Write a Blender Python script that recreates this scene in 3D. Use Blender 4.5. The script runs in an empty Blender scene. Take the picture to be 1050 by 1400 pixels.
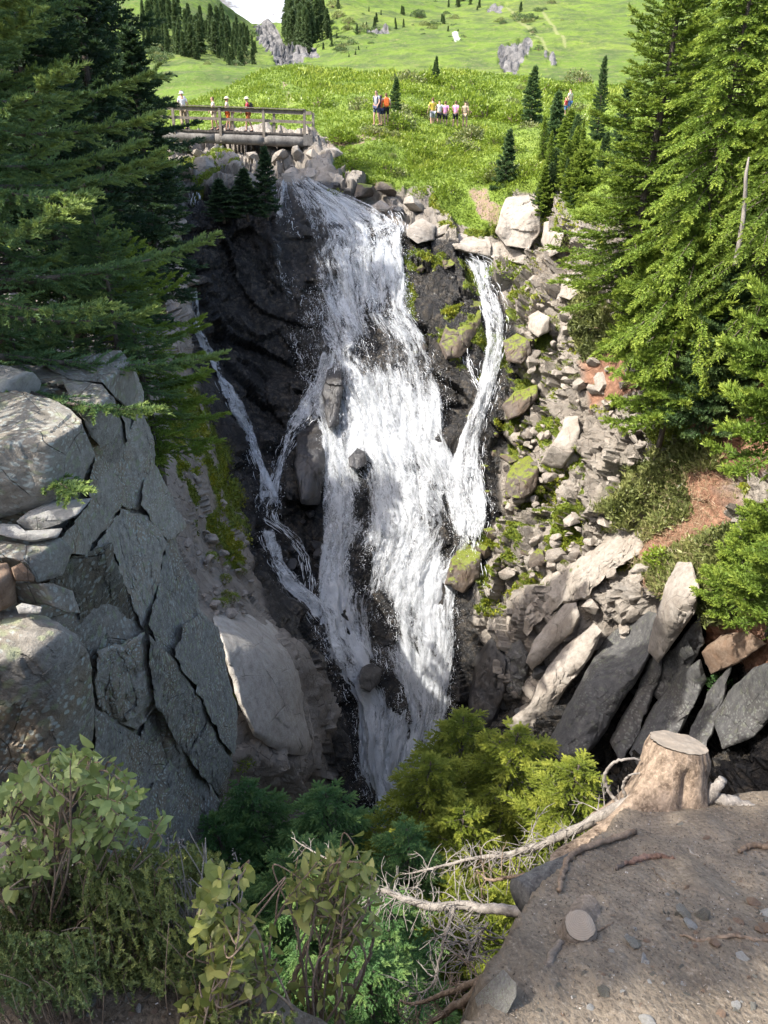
import bpy, bmesh, math
import numpy as np
from mathutils import Vector, Matrix

scene = bpy.context.scene
COL = scene.collection
PI = math.pi
# ------------------------------------------------------------------ camera frame
F = 1011.0
PITCH = math.radians(27.0)
CP, SP = math.cos(PITCH), math.sin(PITCH)


def P(u, v, Y):
    """point on the sight line (u, v of the 1050 x 1400 photograph) at the horizontal distance Y in metres"""
    u = np.asarray(u, float); v = np.asarray(v, float); Y = np.asarray(Y, float)
    a = (u - 525.0) / F; b = (700.0 - v) / F
    dy = CP + b * SP; dz = -SP + b * CP
    t = Y / dy
    return np.stack(np.broadcast_arrays(a * t, Y, dz * t), axis=-1)


def depth_of(v, Y):
    return Y / (CP + (700.0 - v) / F * SP)


def px_m(v, Y):
    """metres covered by one photograph pixel there"""
    return depth_of(v, Y) / F


# ------------------------------------------------------------------ noise
def _h(ix, iy, iz, seed):
    n = (ix.astype(np.int64) * 374761393 + iy.astype(np.int64) * 668265263 + iz.astype(np.int64) * 1274126177 + seed * 974711) & 0xFFFFFFFF
    n = ((n ^ (n >> 13)) * 1274126177) & 0xFFFFFFFF
    n = ((n ^ (n >> 16)) * 2246822519) & 0xFFFFFFFF
    return ((n ^ (n >> 15)) & 0xFFFFFF) / float(0xFFFFFF)


def vnoise(p, seed=0):
    p = np.asarray(p, float)
    i = np.floor(p); f = p - i
    f = f * f * f * (f * (f * 6 - 15) + 10)
    i = i.astype(np.int64)
    r = 0
    for dx in (0, 1):
        wx = f[..., 0] if dx else 1 - f[..., 0]
        for dy in (0, 1):
            wy = f[..., 1] if dy else 1 - f[..., 1]
            for dz in (0, 1):
                wz = f[..., 2] if dz else 1 - f[..., 2]
                r = r + wx * wy * wz * _h(i[..., 0] + dx, i[..., 1] + dy, i[..., 2] + dz, seed)
    return r * 2 - 1


def fbm(p, octv=4, seed=0, gain=0.5, lac=2.03):
    p = np.asarray(p, float)
    a, s, t = 1.0, 0.0, 0.0
    for k in range(octv):
        s = s + a * vnoise(p, seed + k * 17); t += a
        p = p * lac + 3.7; a *= gain
    return s / t


def cells(p, seed=0):
    """cellular noise: random value of the cell, three tilts, F1, F2, offset to the cell's point"""
    p = np.asarray(p, float)
    i = np.floor(p).astype(np.int64)
    n = p.shape[:-1]
    f1 = np.full(n, 9.0); f2 = np.full(n, 9.0)
    off = np.zeros(p.shape); cid = np.zeros(p.shape, np.int64)
    for dx in (-1, 0, 1):
        for dy in (-1, 0, 1):
            for dz in (-1, 0, 1):
                c = i + np.array([dx, dy, dz])
                q = np.stack([_h(c[..., 0], c[..., 1], c[..., 2], seed + s) for s in (1, 2, 3)], -1) * 0.9 + 0.05 + c
                d = p - q
                r = np.sqrt((d * d).sum(-1))
                near = r < f1
                f2 = np.where(near, f1, np.minimum(f2, r))
                f1 = np.where(near, r, f1)
                off = np.where(near[..., None], d, off)
                cid = np.where(near[..., None], c, cid)
    val = _h(cid[..., 0], cid[..., 1], cid[..., 2], seed + 11)
    tilt = np.stack([_h(cid[..., 0], cid[..., 1], cid[..., 2], seed + s) for s in (12, 13, 14)], -1) * 2 - 1
    return val, tilt, f1, f2, off


def facet(p, size, amp, seed, tilt_k=1.0, crack=0.25, step_k=0.6):
    """blocky displacement in metres: every cell is a tilted plane, with a crack along its border"""
    val, tilt, f1, f2, off = cells(np.asarray(p) / size, seed)
    d = (val - 0.5) * 2 * step_k + (tilt * off).sum(-1) * tilt_k
    e = np.clip((f2 - f1) / 0.10, 0, 1)
    return amp * (d - crack * (1 - e))


def blocks(p, size, amp, seed, tilt_k=1.1, step_k=0.5, curve_k=0.55):
    """like facet, but the tilted planes of neighbouring cells meet in creases instead of steps"""
    p = np.asarray(p, float) / size
    i = np.floor(p).astype(np.int64)
    best = np.full(p.shape[:-1], -9.0)
    for dx in (-1, 0, 1):
        for dy in (-1, 0, 1):
            for dz in (-1, 0, 1):
                c = i + np.array([dx, dy, dz]); h = [_h(c[..., 0], c[..., 1], c[..., 2], seed + s) for s in range(1, 8)]
                d = p - (np.stack(h[:3], -1) * 0.9 + 0.05 + c)
                t = np.stack(h[3:6], -1) * 2 - 1
                best = np.maximum(best, tilt_k * (t * d).sum(-1) + step_k * h[6] - curve_k * (d * d).sum(-1))
    return amp * (best - 0.75)


def smooth(x, a, b):
    t = np.clip((np.asarray(x, float) - a) / (b - a), 0, 1)
    return t * t * (3 - 2 * t)


def inpoly(u, v, poly):
    u = np.asarray(u); v = np.asarray(v)
    r = np.zeros(np.broadcast(u, v).shape, bool)
    n = len(poly)
    for k in range(n):
        x0, y0 = poly[k]; x1, y1 = poly[(k + 1) % n]
        if y0 == y1:
            continue
        c = (y0 > v) != (y1 > v)
        r ^= c & (u < (x1 - x0) * (v - y0) / (y1 - y0) + x0)
    return r


def polydist(u, v, poly):
    """distance in px to a closed outline, positive inside"""
    u = np.asarray(u, float); v = np.asarray(v, float)
    d = np.full(np.broadcast(u, v).shape, 1e9)
    n = len(poly)
    for k in range(n):
        x0, y0 = poly[k]; x1, y1 = poly[(k + 1) % n]
        ex, ey = x1 - x0, y1 - y0
        t = np.clip(((u - x0) * ex + (v - y0) * ey) / (ex * ex + ey * ey + 1e-9), 0, 1)
        d = np.minimum(d, np.hypot(u - x0 - t * ex, v - y0 - t * ey))
    return np.where(inpoly(u, v, poly), d, -d)


class RBF:
    def __init__(self, pts, c=0.08):
        a = np.array(pts, float)
        self.x = a[:, :2] / 500.0; self.c = c
        y = np.log(a[:, 2])
        n = len(a)
        d = np.sqrt(((self.x[:, None] - self.x[None]) ** 2).sum(-1) + c * c)
        A = np.zeros((n + 3, n + 3)); A[:n, :n] = d
        A[:n, :n] -= np.eye(n) * 0.01
        A[:n, n] = 1; A[:n, n + 1:] = self.x; A[n, :n] = 1; A[n + 1:, :n] = self.x.T
        self.w = np.linalg.solve(A, np.concatenate([y, np.zeros(3)]))

    def __call__(self, u, v):
        u = np.asarray(u, float); v = np.asarray(v, float)
        sh = np.broadcast(u, v).shape
        X = np.stack(np.broadcast_arrays(u, v), -1).reshape(-1, 2) / 500.0
        out = np.empty(len(X)); n = len(self.x)
        for s in range(0, len(X), 20000):
            q = X[s:s + 20000]
            d = np.sqrt(((q[:, None] - self.x[None]) ** 2).sum(-1) + self.c ** 2)
            out[s:s + 20000] = d @ self.w[:n] + self.w[n] + q @ self.w[n + 1:]
        return np.exp(out).reshape(sh)


# ------------------------------------------------------------------ mesh and object helpers
def raw_mesh(name, V, faces, smooth_shade=True, attrs=None, uv=None):
    """V (n,3); faces: (m,3) or (m,4) array or list of such arrays; attrs: {name: per-vertex floats}"""
    V = np.ascontiguousarray(V, dtype=np.float32)
    if not isinstance(faces, (list, tuple)):
        faces = [faces]
    faces = [np.asarray(f, np.int32) for f in faces if len(f)]
    loops = np.concatenate([f.ravel() for f in faces]) if faces else np.zeros(0, np.int32)
    counts = np.concatenate([np.full(len(f), f.shape[1], np.int32) for f in faces]) if faces else np.zeros(0, np.int32)
    starts = np.concatenate([[0], np.cumsum(counts)[:-1]]).astype(np.int32) if len(counts) else np.zeros(0, np.int32)
    me = bpy.data.meshes.new(name)
    me.vertices.add(len(V)); me.vertices.foreach_set("co", V.ravel())
    me.loops.add(len(loops)); me.loops.foreach_set("vertex_index", loops)
    me.polygons.add(len(counts)); me.polygons.foreach_set("loop_start", starts)
    me.polygons.foreach_set("loop_total", counts)
    me.polygons.foreach_set("use_smooth", np.full(len(counts), bool(smooth_shade)))
    me.update(calc_edges=True)
    for k, a in (attrs or {}).items():
        at = me.attributes.new(k, 'FLOAT', 'POINT')
        at.data.foreach_set("value", np.ascontiguousarray(a, dtype=np.float32).ravel())
    if uv is not None:
        l = me.uv_layers.new(name="flow")
        l.data.foreach_set("uv", np.ascontiguousarray(np.asarray(uv, np.float32)[loops]).ravel())
    return me


def crisp(me, deg=32):
    me.set_sharp_from_angle(angle=math.radians(deg))
    return me


def link(name, me, mat=None, parent=None, loc=None):
    o = bpy.data.objects.new(name, me)
    COL.objects.link(o)
    if mat is not None and me is not None and not me.materials:
        for m in (mat if isinstance(mat, (list, tuple)) else [mat]):
            me.materials.append(m)
    if parent is not None:
        o.parent = parent
    if loc is not None:
        o.location = loc
    return o


def tag(o, label=None, cat=None, group=None, kind=None):
    for k, x in (("label", label), ("category", cat), ("group", group), ("kind", kind)):
        if x:
            o[k] = x
    return o


def empty(name, loc=(0, 0, 0), rz=0.0):
    o = bpy.data.objects.new(name, None)
    o.empty_display_size = 0.1
    COL.objects.link(o); o.location = loc; o.rotation_euler = (0, 0, rz)
    return o


KIDS = {}


def child(name, me, mat, parent):
    o = link(name, me, mat, parent)
    KIDS.setdefault(parent.name, []).append(o)
    return o


def dup(root, loc, rz=0.0, scale=1.0, label=None, group=None, tilt=None):
    c = root.copy(); COL.objects.link(c)
    c.location = loc; c.rotation_euler = (tilt[0], tilt[1], rz) if tilt else (0, 0, rz)
    c.scale = (scale,) * 3 if np.isscalar(scale) else scale
    if label: c['label'] = label
    if group: c['group'] = group
    for ch in KIDS.get(root.name, []):
        k = ch.copy(); COL.objects.link(k); k.parent = c
        KIDS.setdefault(c.name, []).append(k)
    return c


def grid_faces(nr, nc, wrap=False):
    r = np.arange(nr - 1)[:, None]; c = np.arange(nc if wrap else nc - 1)[None]
    c2 = (c + 1) % nc
    a = r * nc + c; b = r * nc + c2; d = (r + 1) * nc + c; e = (r + 1) * nc + c2
    return np.stack([a, d, e, b], -1).reshape(-1, 4)


def grid_normals(G):
    du = np.gradient(G, axis=1); dv = np.gradient(G, axis=0)
    n = np.cross(dv, du)
    n /= np.linalg.norm(n, axis=-1, keepdims=True) + 1e-12
    s = np.sign((n * -G).sum(-1, keepdims=True)); s[s == 0] = 1
    return n * s


def unit(v):
    v = np.asarray(v, float)
    return v / (np.linalg.norm(v, axis=-1, keepdims=True) + 1e-12)


class Geo:
    """collects pieces into one mesh"""
    def __init__(self):
        self.V = []; self.T = []; self.Q = []; self.n = 0; self.A = []

    def add(self, V, tris=None, quads=None, attr=0.0):
        V = np.asarray(V, float).reshape(-1, 3)
        if tris is not None and len(tris): self.T.append(np.asarray(tris) + self.n)
        if quads is not None and len(quads): self.Q.append(np.asarray(quads) + self.n)
        self.V.append(V); self.n += len(V)
        self.A.append(np.broadcast_to(np.asarray(attr, float), (len(V),)))

    def tube(self, pts, rad, sides=7, cap=True, attr=0.0, rough=0.0, seed=0):
        pts = np.asarray(pts, float); n = len(pts)
        rad = np.broadcast_to(np.asarray(rad, float), (n,))
        t = unit(np.gradient(pts, axis=0))
        ref = np.array([0.0, 0, 1]) if abs(t[0, 2]) < 0.9 else np.array([1.0, 0, 0])
        e1 = np.zeros((n, 3)); e = ref
        for k in range(n):
            e = e - t[k] * (e @ t[k]); e = e / (np.linalg.norm(e) + 1e-9); e1[k] = e
        e2 = np.cross(t, e1)
        an = np.arange(sides) * 2 * PI / sides
        R = rad[:, None]
        if rough:
            rr = np.random.default_rng(seed)
            R = R * (1 + rough * rr.normal(size=(n, sides)))
        ring = pts[:, None] + (R * np.cos(an))[..., None] * e1[:, None] + (R * np.sin(an))[..., None] * e2[:, None]
        V = ring.reshape(-1, 3)
        q = grid_faces(n, sides, wrap=True)
        tr = []
        if cap:
            V = np.concatenate([V, pts[:1], pts[-1:]])
            k = np.arange(sides); k2 = (k + 1) % sides
            tr = np.concatenate([np.stack([np.full(sides, n * sides), k, k2], 1),
                                 np.stack([np.full(sides, n * sides + 1), (n - 1) * sides + k2, (n - 1) * sides + k], 1)])
        self.add(V, tr, q, attr)

    def box(self, c, size, rot=None, attr=0.0):
        s = np.array(size) / 2
        V = np.array([[x, y, z] for x in (-1, 1) for y in (-1, 1) for z in (-1, 1)], float) * s
        if rot is not None:
            V = V @ np.array(rot).T
        q = [[0, 1, 3, 2], [4, 6, 7, 5], [0, 4, 5, 1], [2, 3, 7, 6], [0, 2, 6, 4], [1, 5, 7, 3]]
        self.add(V + np.array(c), None, q, attr)

    def mesh(self, name, smooth_shade=True, attr=None):
        V = np.concatenate(self.V) if self.V else np.zeros((0, 3))
        fs = []
        if self.T: fs.append(np.concatenate(self.T))
        if self.Q: fs.append(np.concatenate(self.Q))
        return raw_mesh(name, V, fs, smooth_shade, {attr: np.concatenate(self.A)} if attr else None)


# ------------------------------------------------------------------ node helper
class NT:
    def __init__(self, name, disp=False):
        self.m = bpy.data.materials.new(name); self.m.use_nodes = True
        self.t = self.m.node_tree; self.t.nodes.clear()
        self.out = self.t.nodes.new('ShaderNodeOutputMaterial')

    def n(self, typ, ins=None, **props):
        nd = self.t.nodes.new(typ)
        for k, x in props.items(): setattr(nd, k, x)
        for k, x in (ins or {}).items(): self.set(nd.inputs[k], x)
        return nd

    def set(self, sock, x):
        if isinstance(x, bpy.types.NodeSocket): self.t.links.new(x, sock)
        elif x is not None:
            if sock.type == 'RGBA' and len(x) == 3: x = (*x, 1)
            sock.default_value = x

    def attr(self, name):
        return self.n('ShaderNodeAttribute', attribute_name=name).outputs['Fac']

    def obj(self):
        return self.n('ShaderNodeTexCoord').outputs['Object']

    def rand(self):
        return self.n('ShaderNodeObjectInfo').outputs['Random']

    def map(self, vec, scale=(1, 1, 1), loc=(0, 0, 0), rot=(0, 0, 0)):
        return self.n('ShaderNodeMapping', {'Vector': vec, 'Scale': scale, 'Location': loc, 'Rotation': rot}).outputs[0]

    def noise(self, vec, scale, detail=6, rough=0.6, dist=0.0):
        return self.n('ShaderNodeTexNoise', {'Vector': vec, 'Scale': scale, 'Detail': detail, 'Roughness': rough, 'Distortion': dist}).outputs[0]

    def voro(self, vec, scale, feature='F1', out='Distance', rnd=1.0):
        nd = self.n('ShaderNodeTexVoronoi', {'Vector': vec, 'Scale': scale, 'Randomness': rnd}, feature=feature)
        return nd.outputs[out]

    def ramp(self, fac, stops, interp='LINEAR'):
        nd = self.n('ShaderNodeValToRGB', {'Fac': fac}); e = nd.color_ramp.elements
        nd.color_ramp.interpolation = interp
        while len(e) < len(stops): e.new(0.5)
        for k, (p, c) in enumerate(stops):
            e[k].position = p
            e[k].color = (c, c, c, 1) if np.isscalar(c) else (*c, 1)
        return nd.outputs[0]

    def step(self, x, a, b):
        nd = self.n('ShaderNodeMapRange', {'Value': x, 'From Min': a, 'From Max': b}, interpolation_type='SMOOTHSTEP')
        return nd.outputs[0]

    def mix(self, fac, a, b, blend='MIX'):
        nd = self.n('ShaderNodeMix', data_type='RGBA', blend_type=blend)
        self.set(nd.inputs[0], fac); self.set(nd.inputs[6], a); self.set(nd.inputs[7], b)
        return nd.outputs[2]

    def math(self, op, a, b=None, clamp=False):
        nd = self.n('ShaderNodeMath', operation=op, use_clamp=clamp)
        self.set(nd.inputs[0], a)
        if b is not None: self.set(nd.inputs[1], b)
        return nd.outputs[0]

    def bump(self, h, strength=0.5, dist=0.05, normal=None):
        nd = self.n('ShaderNodeBump', {'Height': h, 'Strength': strength, 'Distance': dist})
        if normal is not None: self.set(nd.inputs['Normal'], normal)
        return nd.outputs[0]

    def pbr(self, col, rough=0.8, normal=None, spec=0.3, **kw):
        nd = self.n('ShaderNodeBsdfPrincipled')
        self.set(nd.inputs['Base Color'], col); self.set(nd.inputs['Roughness'], rough)
        nd.inputs['Specular IOR Level'].default_value = spec
        if normal is not None: self.set(nd.inputs['Normal'], normal)
        for k, x in kw.items(): self.set(nd.inputs[k], x)
        return nd.outputs[0]

    def done(self, shader):
        self.t.links.new(shader, self.out.inputs['Surface'])
        return self.m


# ------------------------------------------------------------------ course of the water (row, left edge, right edge)
MAIN = [(250, 388, 418), (262, 380, 448), (275, 376, 478), (290, 373, 510), (310, 372, 538), (322, 372, 553), (350, 373, 556), (400, 385, 562), (430, 388, 566), (460, 394, 586), (500, 402, 600), (550, 425, 610), (600, 436, 614), (650, 436, 640), (700, 436, 656),
        (740, 438, 650), (790, 428, 632), (830, 422, 628), (870, 430, 630), (900, 442, 628), (940, 468, 624), (970, 482, 620), (1010, 482, 606), (1050, 486, 588), (1100, 496, 600), (1150, 545, 612)]
VEE = [(478, 442, 468), (520, 424, 462), (545, 412, 455), (575, 398, 442), (600, 386, 412), (625, 379, 395), (655, 372, 386), (682, 362, 386), (694, 350, 390), (700, 350, 386)]
LEFT = [(394, 249, 262), (420, 253, 268), (455, 259, 276), (482, 272, 292), (497, 283, 300), (512, 290, 300), (540, 302, 317), (570, 316, 334), (600, 330, 350), (640, 346, 364), (675, 354, 380), (693, 350, 388)]
LOWER = [(722, 352, 366), (745, 358, 372), (770, 368, 386), (795, 386, 406), (812, 400, 420), (832, 414, 440), (850, 424, 456)]
LINK = [(698, 356, 378), (712, 362, 382), (724, 380, 396), (740, 396, 412), (760, 412, 424), (790, 416, 430), (815, 416, 432)]
RIGHT = [(352, 628, 650), (362, 636, 670), (385, 646, 674), (420, 654, 690), (445, 662, 695), (470, 664, 693), (500, 658, 688), (540, 650, 678), (570, 638, 668), (600, 626, 662), (640, 612, 662), (680, 606, 670), (710, 612, 672), (740, 622, 662)]
RTAIL = [(700, 642, 664), (730, 640, 656), (760, 648, 658), (790, 655, 664), (815, 650, 664)]
CHIP = [(478, 630, 638), (500, 634, 642), (518, 640, 652), (535, 648, 660)]
CREEK = [(1240, 600, 640), (1280, 600, 640), (1310, 604, 638), (1340, 606, 640), (1400, 600, 650), (1480, 580, 660)]
NOTCH = [(268, 266, 276), (276, 265, 275), (284, 262, 272)]
TOPRILL = [(296, 520, 545), (304, 522, 552), (312, 524, 556), (322, 500, 556)]




def on_course(u, v, rows, pad):
    a = np.array(rows, float)
    L = np.interp(v, a[:, 0], a[:, 1]); R = np.interp(v, a[:, 0], a[:, 2])
    return smooth(u, L - pad, L + 2) * (1 - smooth(u, R - 2, R + pad)) * smooth(v, a[0, 0] - 8, a[0, 0]) * (1 - smooth(v, a[-1, 0], a[-1, 0] + 8))
# ================================================================== terrain of the gorge, its rim and the near meadow
GORGE_PTS = [
    # near meadow and its knoll
    (-500, 200, 46), (-200, 190, 50), (50, 190, 54), (200, 165, 60), (300, 125, 66), (350, 101, 71), (400, 88, 74), (450, 93, 75), (500, 101, 76),
    (640, 98, 76), (700, 103, 75), (760, 110, 72), (830, 118, 68), (900, 122, 62), (1050, 112, 55), (1300, 100, 50), (1700, 100, 44),
    (300, 165, 54), (370, 150, 56), (430, 150, 55), (500, 150, 53), (515, 173, 46.5), (560, 172, 50), (600, 170, 54), (680, 165, 55), (776, 158, 58),
    (430, 200, 44.5), (475, 195, 44.5), (470, 225, 42.5), (540, 215, 43.5), (560, 245, 41), (600, 200, 45.5), (600, 240, 41.5), (650, 260, 39.5),
    (700, 230, 40.5), (760, 220, 40), (820, 230, 36), (900, 230, 31), (1000, 230, 27), (1100, 230, 24), (1400, 230, 20), (1700, 230, 17),
    # stream under the bridge and the lip of the falls
    (250, 215, 44), (320, 205, 46), (380, 205, 46), (270, 240, 40.5), (330, 235, 41), (400, 235, 42), (400, 252, 40.2), (440, 262, 39.6), (500, 285, 38.8),
    (550, 325, 37.2), (600, 320, 37.4), (655, 355, 36), (700, 345, 36), (640, 300, 37.6), (700, 300, 36.6), (760, 300, 34.5), (800, 330, 32),
    # the falls
    (400, 290, 38.6), (480, 330, 37.2), (400, 350, 37.4), (480, 400, 35.6), (400, 450, 35.6), (540, 420, 34.8), (480, 500, 33.3), (560, 560, 31.6),
    (440, 560, 32.6), (500, 640, 30), (600, 640, 29.6), (560, 720, 28.2), (460, 720, 28.4), (540, 800, 26.6), (620, 790, 26.6), (440, 800, 26.2),
    (580, 870, 25.4), (450, 880, 24.4), (600, 950, 24.4), (500, 960, 23.3), (530, 1080, 21.6), (560, 1150, 20), (600, 1250, 18), (620, 1340, 16.4), (600, 1500, 13),
    # dark cliff left of the falls and the left strand
    (300, 290, 38.2), (270, 330, 36.5), (330, 400, 36.8), (260, 400, 34.6), (330, 500, 34.4), (275, 480, 32.5), (330, 600, 31.8), (380, 620, 31), (370, 690, 28.8), (420, 680, 29),
    (370, 760, 26.6), (400, 820, 25),
    # left bank: mossy wall, talus, slab
    (230, 380, 30), (235, 470, 27), (300, 600, 28.4), (260, 600, 25), (320, 690, 26.6), (270, 680, 22.6), (330, 780, 22.6), (280, 780, 20), (385, 830, 23), (350, 860, 19.4),
    (320, 900, 17.6), (420, 900, 21), (400, 960, 18.8), (450, 960, 21.6), (470, 1030, 20.8), (420, 1030, 18.2), (350, 1020, 16.4), (400, 1100, 17.6), (470, 1100, 20),
    (320, 1130, 15), (250, 1200, 12.5), (100, 1200, 9.5), (0, 1400, 6.5), (-300, 1200, 8), (-300, 800, 12), (-100, 700, 15), (100, 700, 17), (130, 480, 24), (0, 420, 23), (-100, 380, 24),
    (-400, 380, 20), (-400, 550, 15), (400, 1250, 15), (400, 1400, 11.5), (200, 1500, 8),
    # right strand, mossy rocks and the right slope
    (670, 420, 34), (680, 470, 32.6), (640, 450, 33.4), (600, 420, 34.6), (620, 520, 32), (660, 560, 30.6), (630, 640, 29.4), (650, 760, 27),
    (740, 400, 32.5), (740, 450, 31.4), (800, 420, 29.4), (760, 520, 29.4), (840, 480, 27), (760, 600, 27.8), (700, 600, 29.4), (880, 560, 24.6), (820, 640, 25.2), (740, 700, 26.2),
    (700, 780, 25.8), (670, 850, 25.2), (820, 740, 23.4), (900, 680, 22), (960, 620, 21.4), (1000, 520, 22), (1040, 400, 23), (1040, 620, 19), (900, 760, 20.6), (960, 760, 18.6), (1040, 760, 16.6),
    (760, 830, 23.4), (740, 900, 22.6), (700, 930, 23), (650, 930, 24.2), (740, 1000, 21), (660, 1010, 22.6), (830, 820, 21), (860, 870, 20.8), (800, 950, 20.4), (900, 830, 18.8), (900, 930, 19.2), (960, 840, 17.2),
    (1000, 870, 16.8), (1050, 870, 15.6), (1000, 950, 16.6), (900, 1030, 17), (1050, 1000, 14.6), (800, 1080, 17.6), (700, 1100, 19.4), (700, 1250, 15), (900, 1200, 11.5), (1050, 1250, 8.5), (1050, 1450, 5.5),
    (1300, 400, 18), (1300, 700, 13), (1300, 1000, 9.5), (1300, 1400, 5), (1700, 500, 14), (1700, 900, 9), (1700, 1400, 4.5),
]
gorge_depth = RBF(GORGE_PTS)


def curve(x, pts):
    a = np.array(pts, float)
    return np.interp(x, a[:, 0], a[:, 1])


CREST = [(-600, 180), (0, 178), (200, 163), (240, 150), (300, 124), (350, 101), (380, 91), (400, 88), (430, 91), (450, 93), (500, 101), (560, 99), (640, 98), (700, 103), (760, 110), (830, 118), (900, 121), (1050, 111), (1300, 98), (1800, 96)]

GRASS_POLY = [(-700, 0), (1900, 0), (1900, 330), (1100, 330), (880, 300), (790, 300), (770, 262), (745, 252), (700, 262), (690, 300), (670, 318), (640, 312), (600, 286), (590, 262), (552, 262),
              (530, 252), (470, 246), (455, 232), (462, 205), (430, 182), (418, 178), (300, 178), (235, 186), (232, 250), (200, 330), (-700, 400)]
WET_POLY = [(255, 265), (300, 262), (380, 262), (450, 255), (560, 318), (660, 350), (700, 440), (705, 520), (672, 640), (680, 720), (650, 850), (690, 930), (640, 1010), (480, 1150), (500, 1400), (680, 1450), (640, 1200), (470, 1130), (450, 1100), (440, 960), (395, 880), (345, 780), (320, 690), (290, 600), (250, 450)]
MOSS_POLY = [(540, 335), (640, 350), (720, 350), (745, 420), (775, 560), (810, 630), (790, 740), (720, 800), (680, 850), (650, 840), (650, 700), (690, 500), (640, 520), (600, 480), (560, 430)]
MOSS_LEFT = [(225, 520), (270, 530), (310, 610), (330, 680), (335, 740), (300, 720), (280, 640), (235, 600)]
SOILS = [[(795, 490), (850, 462), (885, 520), (845, 545), (800, 560)], [(925, 575), (985, 545), (1080, 510), (1080, 640), (1000, 640), (950, 640)], [(905, 640), (985, 620), (980, 760), (940, 830), (870, 800), (860, 760)],
         [(955, 860), (1000, 835), (1120, 830), (1120, 900), (1020, 915), (965, 905)], [(640, 262), (665, 258), (690, 285), (680, 318), (655, 300)], [(420, 195), (530, 170), (545, 182), (470, 205)],
         [(383, 108), (396, 118), (402, 146), (394, 146), (386, 130)]]
SHADE_PAINT = [(650, 850), (700, 930), (740, 1010), (760, 960), (800, 900), (850, 880), (900, 850), (960, 850), (1700, 850), (1700, 1500), (640, 1500), (640, 960)]  # shaded zone whose darkness is painted into the rock colour
SHRUBZONES = [[(780, 395), (830, 400), (850, 470), (800, 490), (775, 450)], [(840, 640), (930, 610), (940, 700), (880, 735), (830, 700)], [(870, 770), (1000, 720), (1050, 780), (1000, 850), (900, 810)], [(930, 600), (980, 600), (980, 640), (930, 640)]]


def near(u, v, poly, soft):
    return smooth(polydist(u, v, poly), -soft, soft)


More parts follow.
